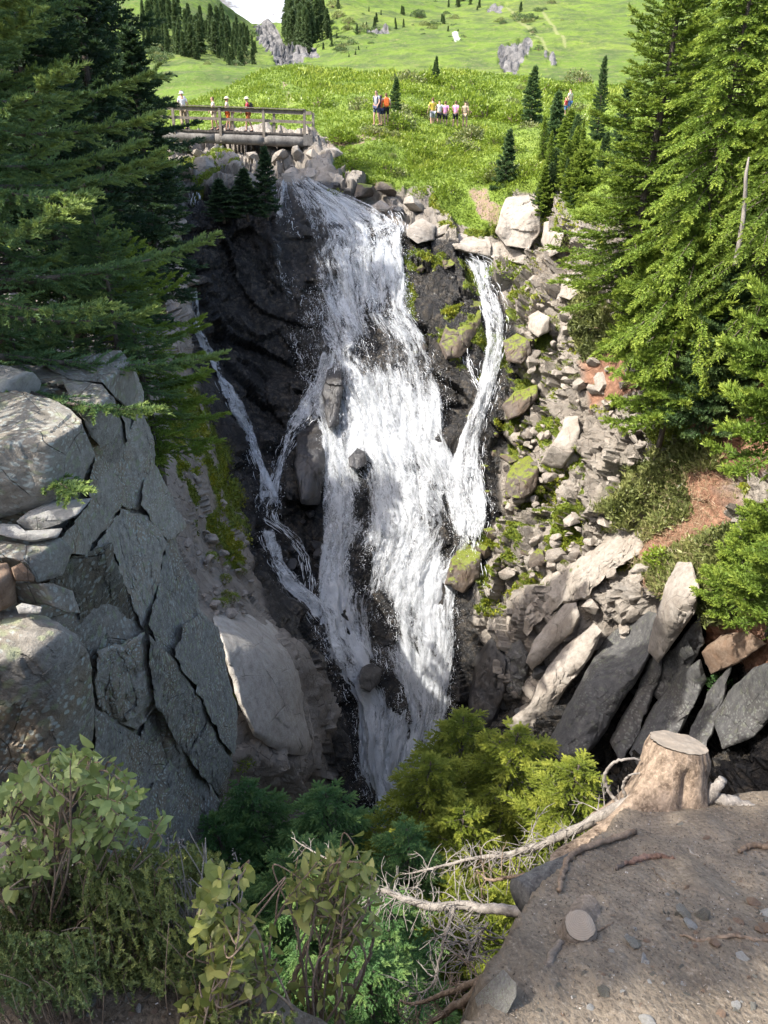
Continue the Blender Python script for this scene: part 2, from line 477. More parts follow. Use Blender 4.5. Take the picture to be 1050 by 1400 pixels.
def build_gorge():
    us = np.concatenate([np.arange(-600, -100, 16), np.arange(-100, 190, 5), np.arange(190, 1080, 2.5), np.arange(1080, 1160, 6), np.arange(1160, 1801, 20)])
    nr = 520
    t = np.linspace(0, 1, nr)
    top = curve(us, CREST)
    Vv = top[None] + (1500 - top[None]) * (t[:, None] ** 1.06)
    U = np.broadcast_to(us[None], Vv.shape)
    Y = gorge_depth(U, Vv)
    G = P(U, Vv, Y)
    base = G.copy()
    Nrm = grid_normals(G)
    grass = near(U, Vv, GRASS_POLY, 5)
    wet = near(U, Vv, WET_POLY, 16)
    rockw = 1 - grass
    s1 = fbm(G * 0.35, 4, 3)
    # warp the lattice of joints so that blocks lean like the slabs of the photograph
    R = np.array([[0.82, 0.0, 0.57], [0.18, 0.95, -0.26], [-0.54, 0.32, 0.78]])
    W = G @ R.T + 0.12 * np.stack([fbm(G * 0.5, 2, 5), fbm(G * 0.5, 2, 6), fbm(G * 0.5, 2, 7)], -1)
    W = W * np.array([1.0, 1.0, 0.62])
    right = smooth(U, 640, 720)
    disp = facet(W, 2.6, 0.75, 21, 1.2, 0.1) + facet(W, 1.05, 0.28, 22, 1.2, 0.2) * (1 + 0.5 * right) + facet(W * 1.1, 0.5, 0.095, 23, 1.2, 0.35) * (1 + 1.3 * right) + facet(W * 1.2, 0.22, 0.035, 24, 1.2, 0.3) + 0.025 * fbm(G * 4, 4, 9) + 0.4 * s1
    calm = (1 - 0.8 * smooth(U, 1000, 1080) * smooth(Vv, 860, 960)) * (1 - 0.85 * smooth(-U, -345, -300) * smooth(Vv, 440, 520)) * (1 - 0.45 * near(U, Vv, [(300, 780), (400, 800), (440, 960), (440, 1040), (330, 1020), (300, 900)], 12))
    soil = np.zeros_like(U)
    for q in SOILS:
        soil = np.maximum(soil, (0.6 if q[0] in ((640, 262), (420, 195), (383, 108)) else 1.0) * near(U + 10 * fbm(G * 1.5, 3, 31), Vv + 10 * fbm(G * 1.5, 3, 32), q, 6))
    shr = np.zeros_like(U)
    for q in SHRUBZONES:
        shr = np.maximum(shr, near(U, Vv, q, 12))
    wz = near(U, Vv, [(380, 255), (450, 260), (560, 320), (570, 430), (620, 560), (640, 480), (650, 360), (695, 440), (690, 540), (665, 640), (660, 740), (640, 900), (600, 1100), (490, 1100), (440, 900), (420, 700), (440, 560), (380, 420)], 14)
    disp = disp * (1 - 0.5 * wz)
    lw = near(U, Vv, [(255, 265), (400, 262), (380, 420), (440, 560), (420, 700), (350, 760), (300, 600), (250, 430)], 14)
    disp = disp + lw * (blocks(W, 1.6, 0.7, 26) + blocks(W, 0.6, 0.22, 27))
    for rw, pd in ((LEFT, 9), (VEE, 9), (LOWER, 8), (LINK, 6), (RIGHT, 9), (NOTCH, 6)):
        cm = on_course(U, Vv, rw, pd)
        disp = disp * (1 - 0.85 * cm) - 0.15 * cm
    disp = disp * rockw * calm * (1 - 0.8 * soil) * (1 - 0.5 * shr)
    md = 0.5 * fbm(G * 0.35, 4, 41) + 0.14 * fbm(G * 1.7, 3, 42)
    disp = disp + grass * md * smooth(Vv, top[None], top[None] + 20)
    G = G + Nrm * disp[..., None]
    # moss and plants grow on ledges inside the mossy zones
    mz = np.maximum(near(U, Vv, MOSS_POLY, 14), near(U, Vv, MOSS_LEFT, 14))
    n2 = grid_normals(G)
    mo = smooth(fbm(G * 1.0, 4, 51) + 0.45 * n2[..., 2] - 0.2, 0.08, 0.34)
    moss = mz * mo
    moss = np.maximum(moss, 0.55 * (1 - wet) * rockw * smooth(U, 640, 700) * smooth(fbm(G * 0.8, 4, 52) + 0.3 * n2[..., 2], 0.3, 0.5) * smooth(-Vv, -840, -760))
    moss = np.maximum(moss, rockw * near(U, Vv, [(560, 250), (690, 260), (680, 330), (610, 320)], 10) * smooth(fbm(G * 1.1, 3, 53), -0.3, 0.1))
    moss = np.maximum(moss, rockw * near(U, Vv, [(240, 205), (330, 215), (345, 260), (260, 262)], 10) * smooth(fbm(G * 0.9, 3, 54), -0.05, 0.25))
    moss = np.maximum(moss, near(U, Vv, [(225, 600), (330, 680), (345, 780), (280, 760)], 14) * smooth(fbm(G * 1.3, 3, 55), 0.05, 0.3))
    moss = np.maximum(moss, near(U, Vv, MOSS_LEFT, 10) * smooth(fbm(G * 1.1, 3, 56), -0.25, 0.1))
    shade = near(U, Vv, SHADE_PAINT, 14)
    attrs = dict(grass=np.maximum(grass * (1 - soil), 0), wet=np.maximum(wet * (1 - 0.8 * near(U, Vv, [(690, 540), (700, 700), (690, 850), (900, 850), (900, 500)], 8)), shade * 0.7), soil=soil, moss=np.clip(moss, 0, 1), shrub=shr)  # the wet mask also carries the painted shade of the lower right
    # a back skirt: behind the crest the knoll falls away again
    top_row = G[0]
    sk = [top_row + np.array([0, 7.0, -1.2]), top_row + np.array([0, 18.0, -5.0])]
    G2 = np.concatenate([sk[1][None], sk[0][None], G]);
    attrs = {k: np.concatenate([a[:1], a[:1], a]).ravel() for k, a in attrs.items()}
    me = raw_mesh("gorge_terrain", G2.reshape(-1, 3), grid_faces(*G2.shape[:2]), True, attrs)
    return me, U, Vv, G, attrs


def terrain_material():
    k = NT("gorge ground")
    p = k.obj()
    n1 = k.noise(p, 0.7, 6, 0.62); n2 = k.noise(p, 4.5, 7, 0.65); n3 = k.noise(p, 22, 5, 0.7)
    # dry rock: warm pale grey with stained faces; wet rock and painted shade: near black brown
    dry = k.ramp(n1, [(0.28, (0.15, 0.13, 0.11)), (0.45, (0.235, 0.21, 0.178)), (0.6, (0.31, 0.28, 0.24)), (0.75, (0.2, 0.185, 0.165))])
    dry = k.mix(k.ramp(n2, [(0.38, 0.0), (0.7, 0.6)]), dry, (0.20, 0.165, 0.13))
    dry = k.mix(k.ramp(n3, [(0.55, 0.0), (0.75, 0.6)]), dry, (0.38, 0.355, 0.315))
    ed = k.voro(k.map(p, (1, 1, 0.6), rot=(0.4, 0.3, 0.2)), 2.1, 'DISTANCE_TO_EDGE')
    crk = k.math('MULTIPLY', k.ramp(ed, [(0.0, 1.0), (0.03, 0.0)]), k.step(n2, 0.42, 0.55))
    dry = k.mix(k.math('MULTIPLY', crk, 0.75), dry, (0.07, 0.06, 0.05))
    wetshade_c = k.ramp(n2, [(0.3, (0.008, 0.0085, 0.0095)), (0.48, (0.022, 0.021, 0.02)), (0.64, (0.062, 0.052, 0.040)), (0.8, (0.12, 0.105, 0.085))])
    wetshade_f = k.step(k.math('ADD', k.attr('wet'), k.math('MULTIPLY', k.math('SUBTRACT', n1, 0.5), 0.9)), 0.3, 0.6)
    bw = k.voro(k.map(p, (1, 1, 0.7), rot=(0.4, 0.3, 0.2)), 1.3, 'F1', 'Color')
    wetshade_c = k.mix(0.55, wetshade_c, k.mix(1.0, wetshade_c, k.ramp(bw, [(0.2, 0.35), (0.8, 1.9)]), 'MULTIPLY'))
    wetshade_c = k.mix(k.math('MULTIPLY', crk, 0.7), wetshade_c, (0.003, 0.003, 0.003))
    col = k.mix(wetshade_f, dry, wetshade_c)
    soilc = k.ramp(n2, [(0.3, (0.15, 0.075, 0.045)), (0.6, (0.29, 0.155, 0.098)), (0.8, (0.38, 0.26, 0.18))])
    col = k.mix(k.attr('soil'), col, soilc)
    sh = k.ramp(n2, [(0.3, (0.06, 0.07, 0.02)), (0.6, (0.14, 0.14, 0.05)), (0.8, (0.2, 0.15, 0.08))])
    col = k.mix(k.math('MULTIPLY', k.attr('shrub'), k.step(n2, 0.35, 0.6)), col, sh)
    mossc = k.ramp(n2, [(0.3, (0.035, 0.055, 0.008)), (0.5, (0.11, 0.15, 0.015)), (0.7, (0.22, 0.23, 0.02))])
    col = k.mix(k.step(k.math('ADD', k.attr('moss'), k.math('MULTIPLY', k.math('SUBTRACT', n3, 0.5), 0.8)), 0.3, 0.55), col, mossc)
    g1 = k.noise(p, 0.12, 5, 0.6); g2 = k.noise(p, 1.6, 6, 0.7)
    gr = k.ramp(g1, [(0.3, (0.12, 0.18, 0.02)), (0.5, (0.17, 0.24, 0.028)), (0.7, (0.22, 0.28, 0.04))])
    gr = k.mix(k.ramp(g2, [(0.35, 0.0), (0.7, 0.7)]), gr, (0.07, 0.115, 0.015))
    col = k.mix(k.step(k.math('ADD', k.attr('grass'), k.math('MULTIPLY', k.math('SUBTRACT', n2, 0.5), 0.7)), 0.35, 0.6), col, gr)
    h = k.math('SUBTRACT', k.math('ADD', k.math('MULTIPLY', n2, 0.7), k.math('MULTIPLY', n3, 0.35)), k.math('MULTIPLY', crk, 0.3))
    nr = k.bump(h, 0.7, 0.3)
    rough = k.mix(wetshade_f, (0.9, 0.9, 0.9), (0.26, 0.26, 0.26))
    return k.done(k.pbr(col, rough, nr, 0.35))


gme, GU, GV, GG, gattr = build_gorge()
crisp(gme, 34)
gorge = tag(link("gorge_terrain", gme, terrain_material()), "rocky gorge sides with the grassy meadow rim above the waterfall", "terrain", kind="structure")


def ground_at(u, v):
    return P(u, v, gorge_depth(u, v))


# ------------------------------------------------------------------ hills beyond the meadow
HILL_PTS = [(-500, 150, 90), (-500, 0, 200), (100, 150, 90), (100, 60, 150), (200, 170, 76), (210, 120, 100), (300, 145, 82), (300, 100, 112), (250, 76, 140), (350, 86, 150), (400, 120, 95), (220, 55, 165), (220, 8, 215), (290, 40, 215), (300, 8, 250), (330, 62, 205),
            (380, 70, 215), (360, 35, 300), (345, 32, 300), (420, 78, 190), (430, 20, 250), (440, -10, 270), (500, 80, 170), (550, 100, 140), (550, 50, 205), (600, 0, 300), (600, -60, 420), (700, 104, 125), (700, 50, 195), (700, 0, 290), (700, -60, 400), (830, 130, 100), (830, 100, 130), (820, 0, 270),
            (1100, 120, 110), (1100, 0, 270), (1100, -60, 380), (1700, 100, 120), (1700, -50, 360)]
hill_depth = RBF(HILL_PTS)
HTOP = [(-600, 0), (190, -14), (250, -16), (290, -10), (304, 2), (320, 16), (345, 32), (385, 30), (400, 10), (440, -10), (480, -28), (560, -50), (830, -64), (1800, -60)]
HROCKS = [[(345, 34), (372, 30), (390, 62), (432, 66), (436, 80), (400, 88), (378, 86), (360, 68)], [(680, 72), (700, 62), (724, 54), (728, 62), (712, 90), (706, 104), (684, 88)], [(668, 10), (690, 8), (686, 20), (668, 18)], [(500, 42), (530, 38), (534, 46), (504, 50)], [(745, 66), (752, 78), (762, 88), (756, 92), (746, 80)]]


def build_hills():
    us = np.concatenate([np.arange(-600, 180, 20), np.arange(180, 860, 2.5), np.arange(860, 1801, 20)])
    nr = 130
    top = curve(us, HTOP)
    t = np.linspace(0, 1, nr)[:, None]
    bot = curve(us, CREST) + 14
    V = top[None] + (bot - top)[None] * t
    U = np.broadcast_to(us[None], V.shape)
    G = P(U, V, hill_depth(U, V)); Nn = grid_normals(G)
    d = 1.2 * fbm(G * 0.05, 4, 61) + 0.5 * fbm(G * 0.22, 4, 62)
    rk = np.zeros_like(U)
    for q in HROCKS:
        rk = np.maximum(rk, near(U + 5 * fbm(G * 0.12, 3, 63), V + 5 * fbm(G * 0.12, 3, 64), q, 2.5))
    d = d * (1 - rk) + rk * (facet(G * np.array([1, 1, .7]), 4.0, 1.6, 65) + facet(G, 1.7, 0.8, 66))
    G = G + Nn * d[..., None]
    trail = np.zeros_like(U)
    for a, b, w in (((742, 18), (772, 62), 1.2), ((700, 20), (760, 78), 0.8), ((690, 10), (735, 50), 0.6)):
        ex, ey = b[0] - a[0], b[1] - a[1]
        s = np.clip(((U - a[0]) * ex + (V - a[1]) * ey) / (ex * ex + ey * ey), 0, 1)
        dd = np.hypot(U - a[0] - s * ex + 2 * fbm(G * 0.05, 2, 67), V - a[1] - s * ey)
        trail = np.maximum(trail, 0.8 * (1 - smooth(dd, w, w + 1.4)))
    snow = near(U, V, [(620, 48), (624, 47), (628, 58), (622, 60)], 1.5)
    sk = [G[0] + np.array([0, 30.0, -2]), G[0] + np.array([0, 90.0, -30])]
    G2 = np.concatenate([sk[1][None], sk[0][None], G])
    pad = lambda a: np.concatenate([a[:1], a[:1], a]).ravel()
    return raw_mesh("hillside", G2.reshape(-1, 3), grid_faces(*G2.shape[:2]), True, dict(rock=pad(rk), trail=pad(trail), snow=pad(snow)))


def hill_material():
    k = NT("alpine hillside")
    p = k.obj()
    g1 = k.noise(p, 0.02, 6, 0.6); g2 = k.noise(p, 0.16, 7, 0.68); g3 = k.noise(p, 0.9, 6, 0.7)
    gr = k.ramp(g1, [(0.3, (0.085, 0.14, 0.022)), (0.5, (0.12, 0.178, 0.028)), (0.7, (0.165, 0.20, 0.042))])
    gr = k.mix(k.ramp(g2, [(0.42, 0.0), (0.60, 0.9)]), gr, (0.062, 0.09, 0.03))
    gr = k.mix(k.ramp(g3, [(0.52, 0.0), (0.70, 0.75)]), gr, (0.19, 0.175, 0.085))
    gr = k.mix(k.ramp(g3, [(0.30, 0.7), (0.44, 0.0)]), gr, (0.05, 0.075, 0.025))
    rk = k.ramp(g3, [(0.3, (0.05, 0.05, 0.053)), (0.55, (0.15, 0.145, 0.14)), (0.75, (0.27, 0.255, 0.24))])
    col = k.mix(k.step(k.math('ADD', k.attr('rock'), k.math('MULTIPLY', k.math('SUBTRACT', g3, 0.5), 0.6)), 0.35, 0.6), gr, rk)
    col = k.mix(k.attr('trail'), col, (0.2, 0.21, 0.09))
    col = k.mix(k.attr('snow'), col, (0.85, 0.87, 0.9))
    return k.done(k.pbr(col, 0.95, k.bump(g3, 0.7, 0.8), 0.1))


tag(link("hills", build_hills(), hill_material()), "green alpine hillside with grey rock outcrops behind the meadow", "hills", kind="structure")


def build_snow():
    us = np.linspace(-200, 1300, 220)
    top = -90 + 60 * smooth(np.abs(us - 380), 60, 500) + 12 * fbm(np.stack([us * .012, us * 0, us * 0], -1), 4, 71)
    t = np.linspace(0, 1, 90)[:, None]
    V = top[None] + (95 - top)[None] * t
    U = np.broadcast_to(us[None], V.shape)
    Y = 2600 - 1300 * t + 0 * U
    G = P(U, V, Y); Nn = grid_normals(G)
    G = G + Nn * (40 * fbm(G * 0.006, 5, 72) + 60 * fbm(G * 0.0018, 3, 73))[..., None]
    k = NT("snowfield")
    p = k.obj()
    n = k.noise(k.map(p, (1, 1, 0.5)), 0.010, 8, 0.7)
    col = k.mix(k.step(n, 0.52, 0.60), (0.30, 0.315, 0.335), (0.13, 0.125, 0.12))
    m = k.done(k.pbr(col, 0.8, k.bump(n, 0.3, 4), 0.2))
    return link("snow_mountain", raw_mesh("snow_mountain", G.reshape(-1, 3), grid_faces(*G.shape[:2])), m)


tag(build_snow(), "far snow covered mountain flank showing in the notch between the hills", "mountain", kind="structure")

# ------------------------------------------------------------------ ground the photographer stands on
RIM = [(-14, 5.0), (-6, 3.4), (-3, 2.3), (-1.5, 1.75), (-0.75, 1.45), (-0.35, 1.12), (-0.12, 0.97), (0.06, 0.93), (0.18, 1.0), (0.36, 1.33), (0.50, 1.58), (0.65, 1.77), (0.85, 2.0), (1.05, 2.24), (1.6, 2.27), (2.4, 2.2), (4, 1.9), (14, 0.5)]


def rim_dist(x, y):
    d = np.full(np.shape(x), 1e9); s = np.ones(np.shape(x))
    for (x0, y0), (x1, y1) in zip(RIM[:-1], RIM[1:]):
        ex, ey = x1 - x0, y1 - y0
        t = np.clip(((x - x0) * ex + (y - y0) * ey) / (ex * ex + ey * ey), 0, 1)
        d = np.minimum(d, np.hypot(x - x0 - t * ex, y - y0 - t * ey))
    yr = np.interp(x, [q[0] for q in RIM], [q[1] for q in RIM])
    return np.where(y < yr, d, -d)


def fg_height(x, y):
    x = np.asarray(x, float); y = np.asarray(y, float)
    yy = np.clip(y, -8, 6)
    z = -1.52 - 0.10 * yy - 0.36 * np.maximum(yy - 0.35, 0) ** 1.12 * smooth(x, -0.6, 0.5) - 0.22 * np.maximum(yy - 0.3, 0) * (1 - smooth(x, -0.6, 0.5))
    z = z + 0.06 * np.minimum(x - 1.0, 3) * smooth(x, 1.0, 2.0)
    d = rim_dist(x, y)
    z = z - 5.5 * np.maximum(-d, 0) ** 0.95 - 0.10 * np.maximum(0.22 - d, 0) * smooth(d, -0.1, 0.2)
    return z


def build_foreground():
    xs = np.concatenate([np.linspace(-14, -2.6, 40), np.arange(-2.5, 3.0, 0.022), np.linspace(3.05, 14, 36)])
    ys = np.concatenate([np.linspace(-14, 0.25, 30), np.arange(0.3, 3.2, 0.018), np.linspace(3.3, 5, 10)])
    X, Yy = np.meshgrid(xs, ys)
    w = np.stack([X, Yy, 0 * X], -1)
    d = rim_dist(X, Yy)
    Z = fg_height(X + 0.05 * fbm(w * 5, 3, 81) * smooth(-np.abs(d), -0.4, 0), Yy)
    Z += 0.05 * fbm(w * 1.6, 4, 82) + 0.016 * fbm(w * 9, 4, 83)
    wl = w * np.array([1.0, 0.5, 1.0])
    Z += 0.014 * np.maximum(fbm(wl * 22, 4, 84), 0) + 0.03 * np.maximum(fbm(wl * 5, 3, 85) - 0.1, 0)
    G = np.stack([X, Yy, Z], -1)
    me = raw_mesh("dirt_ground", G.reshape(-1, 3), grid_faces(*G.shape[:2])[:, ::-1], True, dict(face=smooth(-d, 0.05, 0.35).ravel()))
    k = NT("trodden dirt")
    p = k.obj()
    p = k.map(p, (1, 0.68, 0.68))
    n1 = k.noise(p, 2.2, 6, 0.6); n2 = k.noise(p, 15, 8, 0.7); n3 = k.noise(p, 95, 4, 0.7)
    v = k.voro(p, 60)
    col = k.ramp(n1, [(0.3, (0.135, 0.108, 0.079)), (0.5, (0.19, 0.155, 0.115)), (0.72, (0.255, 0.21, 0.158))])
    col = k.mix(k.ramp(n2, [(0.44, 0.0), (0.64, 0.6)]), col, (0.105, 0.083, 0.062))
    col = k.mix(k.ramp(n3, [(0.56, 0.0), (0.66, 0.55)]), col, (0.31, 0.265, 0.21))
    col = k.mix(k.ramp(n3, [(0.36, 0.6), (0.44, 0.0)]), col, (0.065, 0.052, 0.04))
    col = k.mix(k.math('MULTIPLY', k.attr('face'), k.step(n2, 0.35, 0.6)), col, (0.10, 0.085, 0.045))
    h = k.math('ADD', k.math('MULTIPLY', n2, 0.7), k.math('MULTIPLY', k.math('SUBTRACT', 1.0, v), 0.3))
    h = k.math('ADD', h, k.math('MULTIPLY', n3, 0.35))
    return link("dirt_ground", me, k.done(k.pbr(col, 0.95, k.bump(h, 0.7, 0.03), 0.15)))


tag(build_foreground(), "bare brown dirt sloping to the edge of the gorge", "ground", kind="structure")
# ================================================================== falling water
def blobs(u, v, lst):
    r = np.zeros_like(u)
    for cu, cv, ru, rv, a in lst:
        r += a * np.exp(-((u - cu) / ru) ** 2 - ((v - cv) / rv) ** 2)
    return r


THIN = [(412, 420, 34, 110, -0.20), (404, 330, 26, 50, -0.16), (440, 400, 14, 60, -0.06), (400, 520, 30, 50, -0.2), (455, 320, 18, 26, -0.10), (452, 510, 16, 40, -0.16), (515, 480, 24, 30, -0.26), (560, 500, 26, 30, -0.10), (588, 505, 16, 40, -0.12), (500, 640, 12, 18, -0.22), (497, 690, 12, 34, -0.28),
        (510, 285, 14, 12, -0.12), (527, 850, 15, 40, -0.34), (505, 860, 12, 36, -0.14), (510, 924, 20, 18, -0.7), (572, 870, 10, 50, -0.08), (630, 700, 22, 30, -0.4), (615, 740, 16, 24, -0.3), (490, 770, 16, 30, -0.22), (560, 640, 18, 20, -0.1), (640, 660, 12, 30, -0.2), (500, 800, 14, 40, -0.15),
        (560, 950, 50, 30, 0.0), (530, 350, 20, 20, 0.12), (500, 560, 60, 60, 0.03), (540, 620, 70, 60, 0.08), (560, 700, 60, 60, 0.05), (455, 830, 22, 70, 0.16), (490, 950, 24, 70, 0.2), (530, 1040, 60, 50, 0.14), (460, 290, 26, 40, 0.06), (580, 840, 40, 40, 0.07), (570, 920, 50, 40, 0.1), (600, 800, 26, 40, 0.06)]


def water_sheet(name, rows, base, off, ncol, seed, thin=None, edge=9.0, layer=0.0, wob=0.10, step=2.5):
    a = np.array(rows, float)
    v = np.arange(a[0, 0], a[-1, 0] + 0.1, step)
    uL = np.interp(v, a[:, 0], a[:, 1]); uR = np.interp(v, a[:, 0], a[:, 2])
    s = np.linspace(0, 1, ncol)
    V = np.broadcast_to(v[:, None], (len(v), ncol)).copy()
    U = uL[:, None] + (uR - uL)[:, None] * s[None]
    q = np.stack([U * 0.06, V * 0.018, 0 * U], -1)
    U = U + 3.0 * fbm(q, 3, seed)
    Y = gorge_depth(U, V)
    G = P(U, V, Y); Nn = grid_normals(G)
    L = np.concatenate([[0], np.cumsum(np.linalg.norm(np.diff(G[:, ncol // 2], axis=0), axis=1))])
    wm = float(np.mean((uR - uL) * px_m(v, Y[:, ncol // 2])))
    W = np.stack([np.broadcast_to(s[None] * wm, U.shape), np.broadcast_to(L[:, None], U.shape)], -1)
    lump = fbm(np.stack([W[..., 0] * 1.6, W[..., 1] * 0.5, 0 * U + seed], -1), 4, seed + 3)
    G = G + Nn * (off + 0.38 * lump + 0.10 * fbm(np.stack([W[..., 0] * 3.2, W[..., 1] * 1.1, 0 * U + seed], -1), 3, seed + 8) + wob * fbm(np.stack([W[..., 0] * 7, W[..., 1] * 1.4, 0 * U], -1), 3, seed + 5))[..., None]
    wpx = (uR - uL)[:, None]
    ed = np.minimum(s, 1 - s)[None] * wpx
    dens = base + (blobs(U, V, thin) if thin else 0) - 0.5 * (1 - smooth(ed, 0, np.minimum(edge, wpx * 0.35)))
    dens = dens - 0.3 * (1 - smooth(np.minimum(V - v[0], v[-1] - V), 0, 10))
    uv = np.stack([W[..., 0] + layer * 31.7, W[..., 1] + layer * 17.3], -1)
    return raw_mesh(name, G.reshape(-1, 3), grid_faces(*U.shape), True, dict(dens=dens.ravel()), uv.reshape(-1, 2)), (v, uL, uR)


def water_material():
    k = NT("white water")
    uv = k.n('ShaderNodeUVMap', uv_map="flow").outputs[0]
    p = k.obj()
    w = k.noise(k.map(uv, (0.9, 0.35, 1)), 1.0, 3, 0.5)
    uvw = k.n('ShaderNodeVectorMath', {0: uv, 1: w}, operation='ADD').outputs[0]
    a = k.noise(k.map(uvw, (2.6, 0.42, 1)), 1.0, 6, 0.66)
    b = k.noise(k.map(uvw, (9, 1.7, 1)), 1.0, 6, 0.72, 0.5)
    c = k.noise(k.map(uvw, (26, 9, 1)), 1.0, 4, 0.7, 0.8)
    mixn = k.math('ADD', k.math('ADD', k.math('MULTIPLY', a, 0.44), k.math('MULTIPLY', b, 0.33)), k.math('MULTIPLY', c, 0.23))
    mixn = k.math('ADD', k.math('MULTIPLY', k.math('SUBTRACT', mixn, 0.5), 1.75), 0.5)
    cov = k.math('SUBTRACT', k.math('ADD', mixn, k.attr('dens')), 1.0)
    fine = k.noise(k.map(uvw, (30, 4.5, 1)), 1.0, 4, 0.7, 0.6)
    al = k.math('MULTIPLY', k.step(cov, -0.07, 0.22), k.step(k.math('ADD', fine, k.math('MULTIPLY', cov, 1.4)), 0.35, 0.62))
    col = k.ramp(c, [(0.3, (0.68, 0.71, 0.74)), (0.6, (0.88, 0.9, 0.92))])
    h = k.math('ADD', k.math('MULTIPLY', b, 0.6), k.math('MULTIPLY', c, 0.4))
    nr = k.bump(h, 1.0, 0.35)
    d = k.pbr(col, 0.45, nr, 0.4)
    tl = k.n('ShaderNodeBsdfTranslucent', {'Color': (0.8, 0.84, 0.88, 1)}).outputs[0]
    d = k.n('ShaderNodeMixShader', {0: 0.25, 1: d, 2: tl}).outputs[0]
    t = k.n('ShaderNodeBsdfTransparent').outputs[0]
    return k.done(k.n('ShaderNodeMixShader', {0: al, 1: t, 2: d}).outputs[0])


def foam_material():
    k = NT("foam threads")
    d = k.pbr((0.86, 0.88, 0.9), 0.5, None, 0.3)
    tl = k.n('ShaderNodeBsdfTranslucent', {'Color': (0.85, 0.88, 0.9, 1)}).outputs[0]
    return k.done(k.n('ShaderNodeMixShader', {0: 0.35, 1: d, 2: tl}).outputs[0])


MW = water_material(); MF = foam_material()


def threads(name, rows, n, seed, thin=None, base=0.5, wid=(0.004, 0.013), ln=(0.12, 0.55), off=(0.15, 0.6), drops=0):
    r = np.random.default_rng(seed)
    a = np.array(rows, float)
    v0 = a[0, 0] + (a[-1, 0] - a[0, 0]) * r.random(n * 4); s = r.random(n * 4)
    uL = np.interp(v0, a[:, 0], a[:, 1]); uR = np.interp(v0, a[:, 0], a[:, 2])
    u0 = uL + (uR - uL) * s
    d = base + (blobs(u0, v0, thin) if thin else 0)
    lump = fbm(np.stack([u0 * 0.05, v0 * 0.012, 0 * u0], -1), 3, seed + 1)
    pr = np.clip(0.25 + 1.2 * (d - 0.35) + 0.8 * lump, 0.04, 1) * np.clip((uR - uL) / 60, 0.5, 3)
    pick = np.argsort(r.random(n * 4) / (pr + 1e-6))[:n]
    v0 = v0[pick]; s = s[pick]
    m = 6
    length = r.uniform(*ln, n)
    pm = px_m(v0, gorge_depth(u0[pick], v0)) * 1.15
    vk = v0[:, None] + (length / pm)[:, None] * np.linspace(0, 1, m)[None]
    vk = np.minimum(vk, a[-1, 0])
    L = np.interp(vk, a[:, 0], a[:, 1]); R = np.interp(vk, a[:, 0], a[:, 2])
    ss = np.clip(s[:, None] + r.normal(0, 0.012, (n, 1)) * np.linspace(0, 1, m)[None] + r.normal(0, 0.004, (n, m)), 0.01, 0.99)
    uk = L + (R - L) * ss
    G = P(uk, vk, gorge_depth(uk, vk))
    nn = unit(np.array([0, -0.86, 0.5]) + r.normal(0, 0.12, (n, 3)))
    G = G + nn[:, None] * (r.uniform(*off, n)[:, None] + 0.18 * np.sin(np.linspace(0, PI, m))[None])[..., None]
    w = r.uniform(*wid, n)[:, None] * np.sin(np.linspace(0.25, PI - 0.15, m))[None]
    side = unit(np.cross(np.gradient(G, axis=1), nn[:, None]) + 1e-9)
    A = np.stack([G - side * w[..., None], G + side * w[..., None]], 2).reshape(-1, 3)
    b = (np.arange(n) * 2 * m)[:, None] + (np.arange(m - 1) * 2)[None]
    Q = np.stack([b, b + 1, b + 3, b + 2], -1).reshape(-1, 4)
    Vs, T = [A], np.zeros((0, 3), int)
    if drops:
        k = r.integers(0, n, drops)
        c = G[k, r.integers(0, m, drops)] + r.normal(0, 0.16, (drops, 3)) + nn[k] * r.uniform(0, 0.5, (drops, 1))
        sz = r.uniform(0.010, 0.030, (drops, 1, 1))
        tri = unit(r.normal(size=(drops, 3, 3))) * sz * np.array([1.0, 1.0, 1.5])
        Vs.append((c[:, None] + tri).reshape(-1, 3))
        T = len(A) + np.arange(drops * 3).reshape(-1, 3)
    return raw_mesh(name, np.concatenate(Vs), [Q, T], True)


def fall(name, rows, label, base, off, ncol, seed, thin=None, n=0, drops=0, edge=9.0, second=True, **kw):
    me, _ = water_sheet("water_sheet", rows, base, off, ncol, seed, thin, edge)
    o = tag(link(name, me, MW), label, name.replace('_', ' '), kind="structure")
    if second:
        m2, _ = water_sheet("inner_veil", rows, base + 0.01, off * 0.35, ncol, seed + 50, thin, edge, layer=1.0)
        link("inner_veil", m2, MW, o)
    if n:
        link("foam_threads", threads("foam_threads", rows, n, seed + 9, thin, base, drops=drops, **kw), MF, o)
    return o


fall("waterfall", MAIN, "broad white main waterfall fanning down the dark cliff", 0.59, 0.42, 110, 101, THIN, 900, 30000)
fall("waterfall", RIGHT, "narrow white strand falling right of the main waterfall beside mossy rocks", 0.60, 0.25, 22, 111, None, 350, 1500, 6)
fall("water_strand", RTAIL, "thin trickle below the right strand on brown rock", 0.46, 0.2, 9, 113, None, 80, 100, 4, second=False)
fall("water_strand", CHIP, "tiny trickle among mossy rocks between main falls and right strand", 0.52, 0.2, 7, 114, None, 60, 60, 3, second=False)
fall("water_strand", VEE, "slanting strand leaving the main waterfall towards the left pool", 0.56, 0.25, 20, 121, None, 150, 900, 7)
fall("water_strand", LEFT, "thin white strand running down the far left of the dark cliff", 0.58, 0.22, 12, 131, None, 90, 400, 4)
fall("water_strand", LOWER, "white rill below the left pool joining the main waterfall", 0.60, 0.25, 12, 141, None, 80, 300, 4)
fall("water_strand", LINK, "short rill dropping over dark boulders left of the main waterfall", 0.50, 0.22, 9, 142, None, 120, 150, 4, second=False)
fall("creek", CREEK, "white creek glimpsed at the bottom of the gorge below the branches", 0.66, 0.3, 16, 151, None, 0, 0, 6, second=False)
